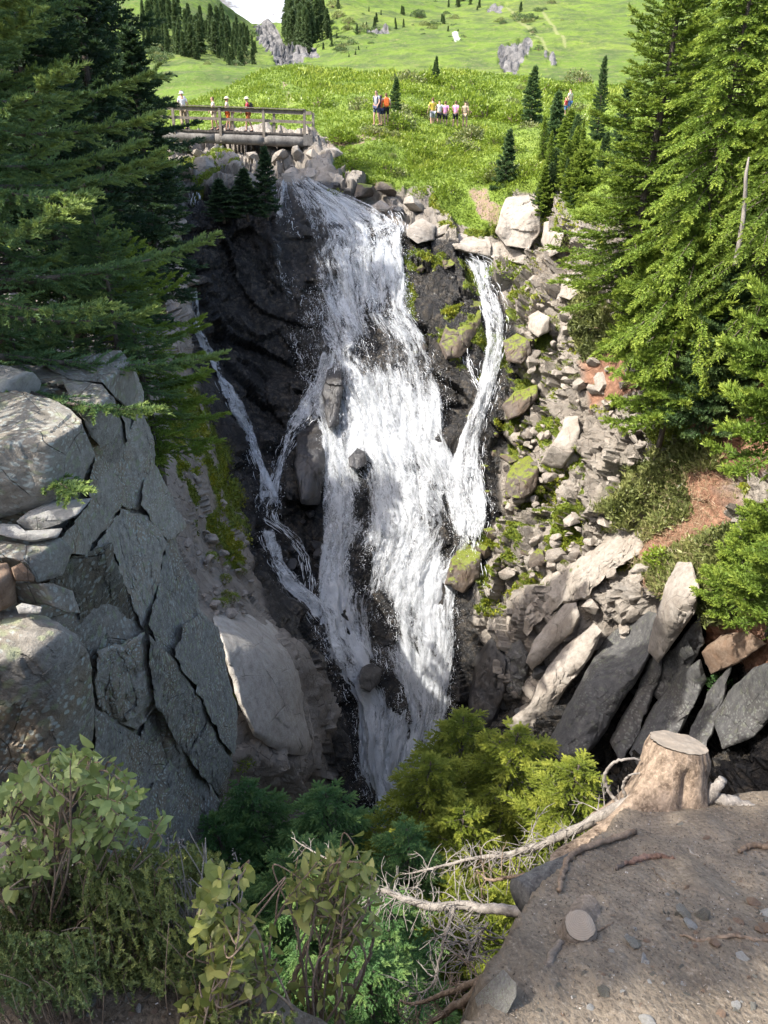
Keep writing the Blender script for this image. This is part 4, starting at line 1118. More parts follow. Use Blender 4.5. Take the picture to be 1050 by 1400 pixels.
def outline_rock(name, label, poly, depth, mat, thick=1.0, rings=26, nang=150, amp=0.05, size=0.5, seed=0, jag=2.0, cat="rock", bevel=0.05, round_px=None, kind=None, group=None):
    """solid rock whose outline is poly; depth(u, v, dx, dy) gives the near surface, the far side closes behind it"""
    poly = np.array(poly, float)
    c = poly.mean(0)
    nxt = np.roll(poly, -1, 0); seg = np.hypot(*(nxt - poly).T); cum = np.concatenate([[0], np.cumsum(seg)])
    q = np.linspace(0, cum[-1], nang, endpoint=False)
    k = np.clip(np.searchsorted(cum, q, side='right') - 1, 0, len(poly) - 1)
    f = ((q - cum[k]) / seg[k])[:, None]
    out = poly[k] * (1 - f) + nxt[k] * f
    # outlines are a little uneven, as broken stone is
    w = np.stack([out[:, 0] * 0.06, out[:, 1] * 0.06, 0 * out[:, 0] + seed], -1)
    out = out + jag * np.stack([fbm(w, 3, seed), fbm(w, 3, seed + 9)], -1)
    s = np.concatenate([[0.0], np.linspace(0.06, 0.94, rings), [0.975, 1.0]])
    UV = c + (out - c)[None] * s[:, None, None]
    U, V = UV[..., 0], UV[..., 1]
    Y = depth(U, V)
    rim = 1 - s[:, None]
    ext = np.sqrt(abs(poly[:, 0].max() - poly[:, 0].min()) * abs(poly[:, 1].max() - poly[:, 1].min()))
    m = float(px_m(c[1], np.mean(Y)))
    bev = bevel * ext * m
    Y = Y + bev * np.clip(1 - rim / 0.16, 0, 1) ** 2
    G = P(U, V, Y)
    q = G * np.array([1.0, 1.0, 0.72]) + 0.10 * size * fbm(G / size, 2, seed + 39)[..., None]
    d = blocks(q, size, amp * 1.5, seed + 40) + blocks(q, size * 0.42, amp * 0.6, seed + 41) + facet(q, size * 0.25, amp * 0.14, seed + 43, 1.3, 0.25, 0.25) + 0.16 * amp * fbm(G * 3 / size, 4, seed + 42)
    Nn = unit(np.array([0, -1.0, 0.35]))
    G = G + Nn * (d * smooth(rim, 0.0, 0.12))[..., None]
    # far side: rings shrink behind the front
    back = []
    for a, b in ((0.5, 0.985), (1.0, 0.85), (1.15, 0.5), (1.2, 0.02)):
        uvb = c + (out - c) * b
        yb = Y[-1] + thick * a
        yb = yb * (1 - 0.5 * (1 - b)) + 0.5 * (1 - b) * np.mean(yb)
        pt = P(uvb[:, 0], uvb[:, 1], yb)
        back.append(pt)
    A = np.concatenate([G, np.stack(back)])
    me = raw_mesh(name, A.reshape(-1, 3), grid_faces(A.shape[0], A.shape[1], wrap=True), True)
    # put the origin at the rock's own middle so that its texture belongs to it
    co = A.reshape(-1, 3).mean(0)
    me.transform(Matrix.Translation(-Vector(co)))
    crisp(me, 30)
    o = link(name, me, mat, None, tuple(co))
    return tag(o, label, cat, group, kind)


def planes(Y, cu, cv, *pl):
    """near surface as the upper envelope of planes (offset, slope to the right, slope downwards), metres"""
    def fn(U, V):
        m = px_m(V, Y); dx = (U - cu) * m; dy = (V - cv) * m
        q = np.stack([a + gx * dx + gy * dy for a, gx, gy in pl])
        kk = 30.0
        return Y + np.log(np.exp(kk * (q - q.max(0))).sum(0)) / kk + q.max(0)
    return fn


def onterrain(out=0.5, *pl, cu=None, cv=None):
    """near surface standing out of the gorge terrain by a given amount"""
    def fn(U, V):
        b = gorge_depth(U, V)
        if not pl:
            return b - out
        u0, v0 = cu if cu is not None else U.mean(), cv if cv is not None else V.mean()
        m = px_m(V, b); dx = (U - u0) * m; dy = (V - v0) * m
        q = np.stack([a + gx * dx + gy * dy for a, gx, gy in pl])
        kk = 9.0
        return b - out + np.log(np.exp(kk * (q - q.max(0))).sum(0)) / kk + q.max(0)
    return fn


# ---- the grey outcrop at the left
OUTCROP = [(-260, 500), (-60, 500), (60, 500), (165, 480), (180, 500), (190, 530), (194, 562), (210, 600), (214, 640), (232, 672), (251, 720), (240, 735), (250, 765), (268, 800), (272, 832), (298, 860), (306, 900), (318, 950), (325, 975), (320, 1040), (305, 1090), (296, 1140), (240, 1260), (100, 1330), (-260, 1330)]
outcrop_depth = RBF([(0, 505, 6.5), (100, 500, 6.7), (165, 485, 7.3), (0, 560, 5.35), (130, 560, 5.9), (150, 590, 6.1), (190, 560, 7.3), (205, 620, 7.1), (245, 710, 7.6), (0, 700, 5.15), (100, 700, 5.6), (150, 700, 6.1), (150, 780, 5.75), (200, 760, 6.5), (200, 830, 6.2), (260, 800, 7.3), (0, 850, 4.75), (100, 850, 5.15),
                     (180, 900, 5.55), (240, 900, 6.2), (300, 900, 7.4), (322, 1000, 7.2), (250, 1000, 6.0), (190, 1000, 5.6), (150, 1000, 5.1), (60, 1000, 4.6), (0, 1000, 4.4), (0, 1200, 3.7), (150, 1150, 4.7), (295, 1120, 6.6), (-250, 505, 5.6), (-250, 900, 4.0), (-250, 1300, 3.0), (100, 1300, 3.7)], 0.02)
outcrop = outline_rock("rock_outcrop", "big grey cracked outcrop filling the left side below the fir", OUTCROP, lambda u, v: outcrop_depth(u, v) + 0.05, M_GREYDARK, 2.5, 90, 480, 0.30, 1.25, 3, 4.0, "rock outcrop")


def rock_face(poly, out, mat, gu=0.0, gv=0.0, seed=0, amp=0.05, size=0.5):
    """one fractured face of the outcrop: a flat piece standing out of the mass"""
    a = np.array(poly, float); r = np.random.default_rng(seed)
    c = a.mean(0)
    q = c + (a[r.integers(0, len(a), 80)] - c) * r.random((80, 1))
    A = np.c_[np.ones(80), q - c]; f, *_ = np.linalg.lstsq(A, outcrop_depth(q[:, 0], q[:, 1]), rcond=None)
    m = float(px_m(c[1], f[0]))
    o = outline_rock("rock_face", None, poly, lambda u, v: f[0] - 0.6 * out + (f[1] + gu * m) * (u - c[0]) + (f[2] + gv * m) * (v - c[1]), mat, 0.5, 40, 260, amp * 2.8, size * 0.8, seed, 6.0, None, 0.018)
    o.parent = outcrop; o.location = Vector(o.location) - Vector(outcrop.location)
    return o


M_FACE = rock_mat("pale fractured lichen rock", ((0.14, 0.125, 0.102), (0.255, 0.232, 0.195), (0.38, 0.352, 0.302)), (0.27, 0.21, 0.14), (0.44, 0.42, 0.37), 3.0, 1.0, 0.35, 0.85, 0.25, 1.0)
M_FACEDARK = rock_mat("dark green grey rock face", ((0.06, 0.056, 0.046), (0.11, 0.104, 0.084), (0.18, 0.17, 0.142)), (0.14, 0.105, 0.065), (0.22, 0.22, 0.2), 2.3, 0.5, 0.35, 0.85, 0.25, 1.0)
M_FACEBLUE = rock_mat("blue grey rock face", ((0.085, 0.079, 0.068), (0.172, 0.161, 0.14), (0.27, 0.255, 0.225)), (0.19, 0.145, 0.095), (0.35, 0.34, 0.31), 3.0, 0.9, 0.4, 0.85, 0.25, 1.0)
rock_face([(128, 622), (150, 602), (168, 612), (190, 562), (209, 600), (212, 640), (188, 698), (168, 690), (118, 758), (98, 756), (84, 735), (127, 690)], 0.10, M_FACE, 0.15, -0.2, 401)
rock_face([(192, 690), (202, 642), (214, 640), (232, 672), (252, 720), (240, 736), (228, 738), (204, 704)], 0.16, M_FACE, 0.5, -0.3, 402, 0.03)
rock_face([(52, 806), (98, 764), (118, 756), (148, 742), (165, 790), (184, 830), (190, 850), (174, 872), (130, 892), (104, 868), (110, 838), (100, 808)], -0.02, M_FACEDARK, 0.2, 0.45, 403)
rock_face([(188, 702), (204, 708), (226, 740), (214, 800), (200, 860), (188, 842), (168, 790), (150, 742), (122, 758), (168, 694)], 0.10, M_FACE, -0.1, 0.1, 404)
rock_face([(230, 742), (250, 765), (268, 800), (271, 832), (250, 850), (236, 900), (214, 880), (203, 856), (216, 800)], 0.06, M_FACEBLUE, 0.3, 0.1, 405)
rock_face([(274, 834), (298, 860), (306, 900), (318, 950), (325, 975), (322, 1030), (300, 1010), (280, 960), (240, 900), (254, 852)], 0.10, M_FACEBLUE, 0.5, -0.1, 406)
rock_face([(206, 866), (216, 884), (240, 904), (278, 962), (300, 1014), (318, 1042), (305, 1090), (280, 1060), (240, 1010), (215, 960), (204, 910)], 0.12, M_FACEBLUE, 0.0, 0.15, 407)
rock_face([(130, 894), (175, 874), (200, 862), (203, 910), (214, 962), (190, 1000), (160, 985), (132, 960)], 0.02, M_FACE, -0.3, 0.2, 408)
rock_face([(132, 966), (160, 990), (190, 1004), (214, 966), (240, 1014), (280, 1064), (303, 1094), (296, 1140), (240, 1260), (150, 1200), (124, 1050)], 0.08, M_FACEBLUE, 0.1, -0.1, 409, 0.08, 0.6)
rock_face([(168, 560), (190, 520), (182, 500), (192, 530), (195, 562), (190, 560), (172, 604)], 0.05, M_FACE, 0.5, 0, 410, 0.03)
BL = "loose blocks"
outline_rock("boulder", "large lichen speckled block on the outcrop's left, above the stacked slabs", [(-70, 540), (20, 534), (80, 548), (112, 575), (130, 622), (112, 662), (60, 692), (0, 708), (-70, 715)], planes(4.55, 40, 610, (0, 0.25, -0.1), (-0.1, 0, -2.8), (-0.22, 1.6, 0), (-0.2, 0.3, 0.6)), M_GREY, 0.8, 40, 240, 0.05, 0.45, 11, 3.5, bevel=0.015)
outline_rock("boulder", "square grey block at the outcrop's upper edge", [(86, 520), (140, 526), (156, 545), (166, 580), (160, 598), (140, 611), (126, 600), (112, 572), (96, 545)], planes(5.5, 125, 560, (0, 0.3, -0.15), (-0.08, 0, -2.6), (-0.1, 2.0, 0)), M_GREY, 0.6, 30, 180, 0.04, 0.35, 12, 3.0, bevel=0.015)
outline_rock("boulder", "flat topped pale boulder in the outcrop's upper left corner", [(-70, 498), (0, 500), (44, 508), (56, 524), (52, 546), (0, 538), (-70, 542)], planes(5.45, 0, 520, (0, 0.1, -0.5), (-0.05, 0, -3.0), (-0.1, 1.2, 0.2)), M_SLATE, 0.5, 24, 150, 0.03, 0.35, 13, 3.0, bevel=0.015)
outline_rock("boulder", "broad block under the fir at the top of the outcrop", [(60, 500), (110, 488), (165, 478), (182, 502), (190, 535), (176, 560), (158, 545), (140, 524), (88, 518)], planes(6.25, 130, 525, (0, 0.15, -0.3), (0.0, 0, -2.4), (-0.1, 1.9, 0)), M_GREY, 0.9, 24, 130, 0.05, 0.4, 14)
outline_rock("stone_slab", "uppermost thin slab of the stack on the outcrop", [(22, 713), (40, 698), (72, 685), (127, 680), (106, 704), (82, 717), (50, 727), (32, 723)], planes(4.5, 70, 705, (0, 0.1, -1.6), (-0.02, 0, 0.2)), M_SLATE, 0.35, 14, 90, 0.015, 0.25, 15, 1.2)
outline_rock("stone_slab", "middle thin slab of the stack on the outcrop", [(-30, 718), (4, 716), (24, 717), (36, 727), (86, 722), (78, 736), (40, 741), (0, 732), (-30, 730)], planes(4.42, 30, 728, (0, 0.1, -1.2), (-0.02, 0, 0.3)), M_SLATE, 0.35, 12, 80, 0.012, 0.25, 16, 1.2)
outline_rock("stone_slab", "lowest and thickest slab of the stack on the outcrop", [(-30, 744), (10, 738), (40, 745), (84, 734), (100, 752), (86, 786), (52, 798), (34, 770), (0, 760), (-30, 765)], planes(4.3, 45, 762, (0, 0.2, -0.2), (-0.05, 0, -2.2), (-0.04, 1.4, 0)), M_GREY, 0.4, 16, 90, 0.025, 0.3, 17, 1.5)
outline_rock("stone", "small rust coloured stone wedged under the slab stack", [(15, 776), (30, 769), (48, 789), (46, 795), (20, 794)], planes(4.1, 30, 783, (0, 0.2, -0.8), (-0.02, 0.6, 0.3)), M_RUST, 0.15, 10, 60, 0.012, 0.12, 18, 1.0)
outline_rock("stone", "brown block at the photo's left edge below the slab stack", [(-50, 772), (10, 769), (22, 792), (21, 826), (0, 836), (-50, 842)], planes(4.0, 0, 800, (0, 0.2, -0.1), (-0.06, 0, -1.6), (-0.03, 1.4, 0)), M_RUST, 0.3, 14, 80, 0.02, 0.25, 19, 1.4)
outline_rock("stone_slab", "dark pointed slab sticking out below the rusty stone", [(20, 797), (74, 798), (100, 808), (110, 838), (94, 839), (60, 826), (24, 825)], planes(4.15, 65, 815, (0, -0.3, 0.3), (-0.03, 1.3, -0.6)), M_GREYDARK, 0.35, 14, 90, 0.015, 0.25, 20, 1.2)
outline_rock("stone", "thin grey flake lying on the lower boulder", [(22, 829), (30, 824), (58, 830), (56, 839), (26, 839)], planes(3.9, 40, 832, (0, 0, -1.5), (-0.01, 0, 0.4)), M_SLATE, 0.1, 8, 50, 0.006, 0.1, 21, 0.8)
outline_rock("boulder", "tall rounded boulder with tan streaks at the outcrop's lower left", [(-60, 846), (0, 836), (30, 834), (62, 842), (78, 852), (102, 868), (124, 896), (130, 960), (126, 1020), (108, 1075), (50, 1100), (-60, 1110)], planes(3.75, 50, 930, (0, 0.25, -0.12), (-0.28, 0, -1.5), (-0.24, 1.7, 0), (-0.1, 0.9, -0.5)), M_GREYDARK, 0.8, 44, 260, 0.07, 0.5, 22, 3.5, bevel=0.02)

# ---- pale slabs and boulders across the gorge
outline_rock("stone_slab", "huge smooth pale slab left of the lower falls", [(288, 832), (330, 834), (368, 850), (395, 872), (410, 910), (428, 955), (436, 1008), (420, 1034), (382, 1028), (346, 1006), (326, 962), (316, 930), (302, 880)], onterrain(0.7, (0, 0.0, 0.0), (-0.5, 0.45, 0), (-0.7, 0, -0.7), cu=365, cv=930), M_SLABPALE, 2.0, 34, 170, 0.10, 1.2, 31)
outline_rock("boulder", "pale split boulder at the edge of the meadow, right of the falls", [(692, 270), (722, 266), (740, 285), (738, 318), (722, 341), (692, 336), (678, 316), (684, 290)], onterrain(1.3, (0, 0.25, 0), (-0.4, 0, -1.3), (-0.5, 1.2, 0.2), cu=705, cv=303), M_PALE, 1.8, 24, 130, 0.16, 0.9, 32)
outline_rock("boulder", "narrow pale rock beside the split boulder", [(744, 304), (760, 300), (772, 318), (764, 345), (748, 352), (740, 330)], onterrain(0.9, (0, 0.2, 0), (-0.2, 0, -1.2), (-0.3, -1.0, 0.2), cu=756, cv=325), M_PALE, 1.2, 18, 100, 0.1, 0.7, 33)
outline_rock("boulder", "rounded pale boulder between the falls' lip and the meadow", [(556, 312), (578, 298), (597, 309), (594, 328), (572, 334), (557, 322)], onterrain(0.9, (0, 0.2, 0), (-0.2, 0, -1.2), (-0.2, 0.9, 0.3), cu=575, cv=316), M_PALE, 1.2, 18, 100, 0.06, 0.7, 34)
outline_rock("stone_slab", "long pale ledge above the right water strand", [(606, 322), (650, 314), (690, 334), (722, 350), (716, 363), (670, 352), (622, 341)], onterrain(0.7, (0, 0.0, 0.3), (-0.1, 0, -1.5), cu=660, cv=338), M_PALE, 1.2, 20, 130, 0.12, 0.7, 35)
outline_rock("boulder", "angular pale boulder high on the rock slope", [(764, 406), (769, 386), (785, 371), (801, 378), (797, 398), (780, 410)], onterrain(0.9, (0, 0.3, 0.1), (-0.3, -0.2, -1.3), (-0.2, 1.3, 0.6), cu=782, cv=390), M_PALE, 1.2, 18, 100, 0.08, 0.6, 36)
outline_rock("boulder", "blocky boulder with a dark right face near the right strand", [(722, 432), (735, 424), (752, 434), (751, 452), (736, 462), (722, 450)], onterrain(0.8, (0, 0.0, 0.1), (-0.2, 0, -1.3), (-0.2, 1.4, 0.5), cu=737, cv=442), M_PALE, 1.0, 18, 100, 0.06, 0.5, 37)
outline_rock("boulder", "tallest pale boulder in the middle of the rock slope with a brown underside", [(738, 636), (745, 618), (762, 597), (773, 570), (790, 569), (793, 592), (786, 620), (768, 641), (752, 640)], onterrain(1.2, (0, 0.35, 0), (-0.5, -0.2, -0.9), (-0.35, 1.3, 0.8), (-0.2, 0, 1.2), cu=768, cv=608), M_PALE, 1.5, 24, 130, 0.07, 0.7, 38)
outline_rock("boulder", "black wet rock right of the upper right strand", [(688, 466), (706, 455), (726, 466), (728, 484), (712, 500), (692, 492)], onterrain(0.9, (0, 0, 0), (-0.2, 0, -1.2), (-0.2, 1.2, 0.3), cu=708, cv=478), M_BROWN, 1.2, 18, 100, 0.1, 0.6, 39)
outline_rock("boulder", "brown angular rock beside the middle of the right strand", [(686, 556), (704, 534), (734, 526), (736, 545), (716, 566), (694, 574)], onterrain(0.9, (0, 0, 0), (-0.2, 0, -1.2), (-0.2, 1.0, 0.5), cu=710, cv=550), M_BROWN, 1.2, 18, 100, 0.08, 0.6, 40)
outline_rock("boulder", "pair of fused brown rocks below the middle of the right strand", [(690, 660), (702, 632), (724, 622), (736, 640), (734, 668), (716, 684), (696, 680)], onterrain(0.9, (0, 0.2, 0), (-0.2, 0, -1.2), (-0.2, 1.2, 0.5), cu=714, cv=654), M_BROWN, 1.2, 20, 110, 0.12, 0.6, 41)
outline_rock("boulder", "dark mossy rock between the main falls and the right strand", [(600, 470), (612, 440), (640, 418), (658, 425), (655, 455), (632, 488), (610, 492)], onterrain(1.0, (0, 0, 0), (-0.2, 0, -1.0), (-0.2, 1.0, 0.3), cu=630, cv=455), M_BROWN, 1.4, 20, 110, 0.12, 0.7, 42)
outline_rock("boulder", "wet dark rock sticking out of the main falls near its middle left", [(448, 500), (456, 484), (466, 490), (470, 530), (462, 580), (448, 586), (440, 540)], onterrain(1.1, (0, 0, 0), (-0.2, 0, -0.8), (-0.2, 1.0, 0.2), cu=456, cv=535), M_WETROCK, 1.2, 18, 110, 0.1, 0.6, 43)
outline_rock("boulder", "dark pointed rock under the slanting strand left of the main falls", [(408, 580), (424, 566), (440, 580), (446, 640), (436, 690), (412, 690), (402, 640)], onterrain(1.0, (0, 0, 0), (-0.2, 0, -0.9), (-0.2, 0.9, 0.2), cu=424, cv=630), M_WETROCK, 1.4, 20, 110, 0.14, 0.7, 44)
outline_rock("boulder", "round grey wet rock parting the middle of the main falls", [(476, 625), (488, 612), (500, 618), (502, 634), (490, 642), (478, 638)], onterrain(1.0, (0, 0, 0), (-0.2, 0, -1.0), (-0.2, 0.9, 0.2), cu=489, cv=628), M_WETROCK, 1.0, 16, 90, 0.05, 0.5, 45)
outline_rock("boulder", "black boulder at the foot of the main falls", [(490, 925), (496, 912), (510, 906), (522, 914), (520, 934), (504, 946), (492, 940)], onterrain(1.1, (0, 0, 0), (-0.2, 0, -1.0), (-0.2, 0.9, 0.2), cu=506, cv=926), M_WETROCK, 1.2, 16, 90, 0.06, 0.5, 46)
outline_rock("boulder", "brown wet rock under the trickle right of the lower main falls", [(608, 800), (616, 764), (636, 742), (660, 752), (656, 790), (634, 812)], onterrain(0.9, (0, 0, 0), (-0.2, 0, -1.0), (-0.2, 0.9, 0.2), cu=634, cv=776), M_BROWN, 1.2, 20, 110, 0.12, 0.6, 47)
SL = ((-0.02, 0.55, 0.25), )
outline_rock("stone_slab", "pale leaning slab above the shadow's edge, left of the long slab", [(720, 906), (728, 878), (748, 852), (772, 826), (788, 824), (794, 842), (782, 866), (752, 892), (728, 918)], onterrain(1.2, (0, 0.25, 0.1), (-0.3, -0.6, -0.9), (-0.25, 0.9, 1.0), cu=756, cv=868), M_PALE, 1.4, 24, 140, 0.12, 0.8, 48)
outline_rock("stone_slab", "long pale slab running down into the shade above the hemlocks", [(692, 986), (724, 962), (742, 922), (770, 886), (812, 852), (824, 864), (808, 900), (776, 938), (750, 980), (722, 1008), (700, 1000)], onterrain(1.3, (0, 0.2, 0.1), (-0.3, -0.7, -0.8), (-0.25, 0.9, 0.9), cu=760, cv=928), M_PALE, 1.4, 30, 190, 0.20, 0.8, 49)
outline_rock("stone_slab", "big rounded slab mostly in shade right of the long pale slab", [(748, 1018), (772, 972), (806, 908), (838, 856), (878, 834), (906, 840), (896, 878), (880, 916), (852, 958), (826, 1004), (796, 1040), (766, 1040)], onterrain(1.8, (0, 0.2, 0.0), (-0.5, -0.7, -0.6), (-0.5, 0.9, 0.5), (-0.4, 0, -1.4), cu=830, cv=930), M_SHADEPAINT, 2.0, 34, 190, 0.22, 1.0, 50)
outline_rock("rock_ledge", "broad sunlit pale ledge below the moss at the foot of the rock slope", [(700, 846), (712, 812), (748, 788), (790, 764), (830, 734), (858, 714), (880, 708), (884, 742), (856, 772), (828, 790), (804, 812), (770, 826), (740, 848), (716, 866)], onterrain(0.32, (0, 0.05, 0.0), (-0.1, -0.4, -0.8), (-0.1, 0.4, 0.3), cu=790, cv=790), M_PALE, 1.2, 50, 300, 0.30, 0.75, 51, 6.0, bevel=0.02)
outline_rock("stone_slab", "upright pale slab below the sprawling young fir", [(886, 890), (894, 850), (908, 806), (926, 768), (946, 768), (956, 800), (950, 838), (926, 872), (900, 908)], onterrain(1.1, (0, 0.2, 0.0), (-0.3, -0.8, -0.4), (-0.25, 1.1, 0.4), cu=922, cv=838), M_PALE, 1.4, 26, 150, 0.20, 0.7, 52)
outline_rock("stone_slab", "dark block in the shaded lower right above the stump", [(974, 984), (996, 946), (1030, 912), (1070, 900), (1080, 960), (1024, 1012), (988, 1024)], onterrain(1.0, (0, 0.1, 0.0), (-0.3, -0.7, -0.6), (-0.3, 0.8, 0.4), cu=1020, cv=962), M_SHADEPAINT, 1.6, 22, 120, 0.10, 0.8, 53)
outline_rock("boulder", "reddish soil stained rock under the overhang at the right edge", [(960, 892), (984, 868), (1022, 862), (1046, 880), (1012, 906), (972, 922)], onterrain(0.7, (0, 0.1, 0.0), (-0.1, 0, -1.2), cu=1000, cv=888), M_RUST, 1.0, 18, 100, 0.10, 0.6, 54)
outline_rock("stone_slab", "dark sloping slab in the deep shade right of the rounded slab", [(860, 1030), (890, 970), (930, 920), (958, 900), (966, 930), (940, 980), (910, 1040), (880, 1060)], onterrain(0.9, (0, 0.1, 0.0), (-0.3, -0.7, -0.6), (-0.3, 0.8, 0.4), cu=915, cv=970), M_SHADEPAINT, 1.6, 22, 120, 0.10, 0.8, 55)
outline_rock("stone_slab", "dark wet face under the small sunlit ledges right of the falls' foot", [(640, 960), (650, 900), (672, 868), (694, 900), (690, 950), (676, 990), (650, 1000)], onterrain(0.6, (0, 0.1, 0.0), (-0.3, -0.7, -0.3), (-0.3, 0.6, 0.2), cu=668, cv=930), M_WETROCK, 1.6, 22, 120, 0.16, 0.8, 56)


outline_rock("stone_slab", "dark narrow slab in the deep shade directly right of the big rounded slab", [(832, 1014), (862, 960), (888, 902), (906, 884), (902, 930), (872, 1000), (848, 1044)], onterrain(1.0, (0, 0.1, 0.0), (-0.3, -0.7, -0.6), (-0.3, 0.8, 0.4), cu=868, cv=960), M_SHADEPAINT, 1.6, 24, 140, 0.16, 0.7, 57, 4.0)
outline_rock("stone_slab", "dark slab under the reddish rock, left of the block at the right edge", [(932, 1030), (952, 980), (978, 930), (1000, 906), (990, 958), (962, 1030), (944, 1050)], onterrain(0.8, (0, 0.1, 0.0), (-0.3, -0.7, -0.6), (-0.3, 0.8, 0.4), cu=965, cv=975), M_SHADEPAINT, 1.6, 24, 140, 0.16, 0.7, 58, 4.0)
outline_rock("boulder", "dark cracked rock below the upright pale slab", [(880, 905), (905, 900), (935, 868), (958, 842), (962, 880), (940, 918), (905, 960), (884, 945)], onterrain(0.6, (0, 0.1, 0.0), (-0.3, -0.5, -0.6), (-0.3, 0.6, 0.4), cu=920, cv=905), M_SHADEPAINT, 1.6, 24, 140, 0.2, 0.6, 59, 4.0)
outline_rock("rock_ledge", "cracked ledge joining the pale leaning slabs to the moss above", [(640, 880), (668, 850), (700, 856), (724, 900), (720, 930), (700, 985), (676, 960), (655, 930)], onterrain(0.45, (0, 0.1, 0.0), (-0.2, -0.5, -0.6), (-0.2, 0.5, 0.4), cu=690, cv=910), M_SHADEPAINT, 1.4, 30, 180, 0.22, 0.55, 60, 5.0)

# ---- smaller boulders: a few shared shapes, each stone an object of its own
def boulder_mesh(seed, flat=0.75, n=17):
    r = np.random.default_rng(seed)
    pts = unit(r.normal(size=(n, 3))) * r.uniform(0.8, 1.0, (n, 1)) * np.array([1.0, 0.85, flat])
    bm = bmesh.new()
    for p in pts: bm.verts.new(p)
    res = bmesh.ops.convex_hull(bm, input=bm.verts)
    for v in [x for x in bm.verts if not x.link_faces]: bm.verts.remove(v)
    bmesh.ops.dissolve_limit(bm, angle_limit=math.radians(16), verts=bm.verts, edges=bm.edges)
    bmesh.ops.bevel(bm, geom=list(bm.edges), offset=0.018, segments=1, affect='EDGES', profile=0.6)
    bmesh.ops.triangulate(bm, faces=bm.faces)
    bmesh.ops.subdivide_edges(bm, edges=[e for e in bm.edges if e.calc_length() > 0.25], cuts=2, use_grid_fill=True)
    co = np.array([v.co for v in bm.verts])
    d = facet(co, 0.6, 0.06, seed) + 0.02 * fbm(co * 4, 3, seed)
    for v, q in zip(bm.verts, d): v.co *= 1 + q
    me = bpy.data.meshes.new("boulder_shape"); bm.to_mesh(me); bm.free()
    me.materials.append(M_PALEFINE)
    for q in me.polygons: q.use_smooth = True
    return crisp(me, 24)


BOULD = [boulder_mesh(200 + i, (0.7, 0.55, 0.85, 0.4, 0.65, 0.5)[i % 6], 14 + 2 * (i % 4)) for i in range(9)]
r_st = np.random.default_rng(41)


def stone_px(u, v, wpx, mat, label, group=None, name="boulder", flat=1.0, sink=0.25, ground=ground_at, cat="rock", squash=None):
    p = ground(u, v)
    d = float(np.linalg.norm(p)) / F * wpx / 2
    me = BOULD[r_st.integers(len(BOULD))]
    o = bpy.data.objects.new(name, me); COL.objects.link(o)
    if mat is not M_PALEFINE:
        o.material_slots[0].link = 'OBJECT'; o.material_slots[0].material = mat
    vdir = unit(-p)
    o.location = tuple(p + vdir * d * (0.5 - sink) + np.array([0, 0, d * 0.1]))
    o.rotation_euler = (r_st.normal(0, 0.4), r_st.normal(0, 0.4), r_st.uniform(0, 6.28))
    s = r_st.uniform(0.85, 1.15, 3) * d
    o.scale = (s[0], s[1], s[2] * flat)
    return tag(o, label, cat, group)


for (u, v, w, lab) in ((452, 213, 38, "largest grey boulder beside the stream right of the bridge"), (430, 216, 26, "squarish boulder left of the largest stream boulder"), (426, 241, 30, "upright two faced boulder at the stream just above the falls' lip"), (400, 238, 28, "rounded pale boulder left of the upright one by the stream"),
                       (408, 213, 26, "boulder under the right end of the bridge"), (383, 217, 26, "boulder in the shade under the middle of the bridge"), (445, 246, 16, "small boulder right of the upright one by the stream"), (461, 250, 16, "rightmost small boulder of the stream row"), (390, 203, 20, "dark stone directly below the bridge beam"),
                       (420, 200, 22, "stone wedged under the bridge's right abutment"), (470, 232, 14, "small stone on the grass edge above the stream row")):
    stone_px(u, v, w, M_PALE, lab)
for (u, v, w, lab, m) in ((496, 264, 44, "flat brown ledge stone above the falls' right lip", M_BROWN), (528, 262, 34, "dark topped stone at the meadow edge above the falls", M_BROWN), (520, 284, 26, "brown boulder in the rill at the falls' right lip", M_PALE), (565, 282, 36, "brown boulder with a flat top above the round pale one", M_PALE), (545, 290, 24, "small dark boulder in the rill between two larger ones", M_WETROCK),
                       (505, 305, 18, "black stone poking out of the water near the falls' lip", M_WETROCK), (452, 300, 12, "small black stone in the smooth water at the falls' top", M_WETROCK), (604, 316, 28, "pale stone right of the round boulder", M_PALE), (598, 292, 18, "small stone on the grass above the round boulder", M_PALE), (616, 250, 10, "single white stone in the grass", M_PALE),
                       (610, 362, 22, "dark mossy stone beside the right strand's top", M_BROWN), (580, 350, 24, "mossy stone left of the right strand's top", M_BROWN)):
    stone_px(u, v, w, m, lab, flat=0.75)
for (u, v, w, lab) in ((283, 232, 60, "sunlit pale slab below the left half of the bridge"), (258, 240, 34, "pale slab left of the sunlit one below the bridge"), (318, 226, 34, "pale rock between bushes under the bridge"), (300, 205, 30, "shaded boulder under the bridge's left part"), (345, 218, 30, "pale rock under the bridge left of the stream"), (272, 212, 26, "pale rock at the bridge's left foot")):
    stone_px(u, v, w, M_PALE, lab, flat=0.6)
r_sl = np.random.default_rng(12)
for k in range(34):
    u, v = r_sl.uniform(690, 960), r_sl.uniform(760, 1000)
    if not inpoly(u, v, [(690, 860), (760, 800), (880, 760), (960, 850), (960, 930), (800, 960), (740, 1010), (680, 960)]): continue
    stone_px(u, v, r_sl.uniform(14, 38), M_PALE if v < 900 and u < 880 else M_SHADEPAINT, "angular block wedged between the big slabs at the foot of the rock slope", "blocks wedged between the slabs", "rock_block", 0.8, 0.35)
RZ = [(700, 400), (745, 350), (790, 350), (830, 470), (900, 520), (905, 640), (840, 700), (830, 760), (740, 840), (690, 830), (680, 700), (705, 560), (720, 470)]
RS = "pale stones strewn over the right rock slope"; k = 0
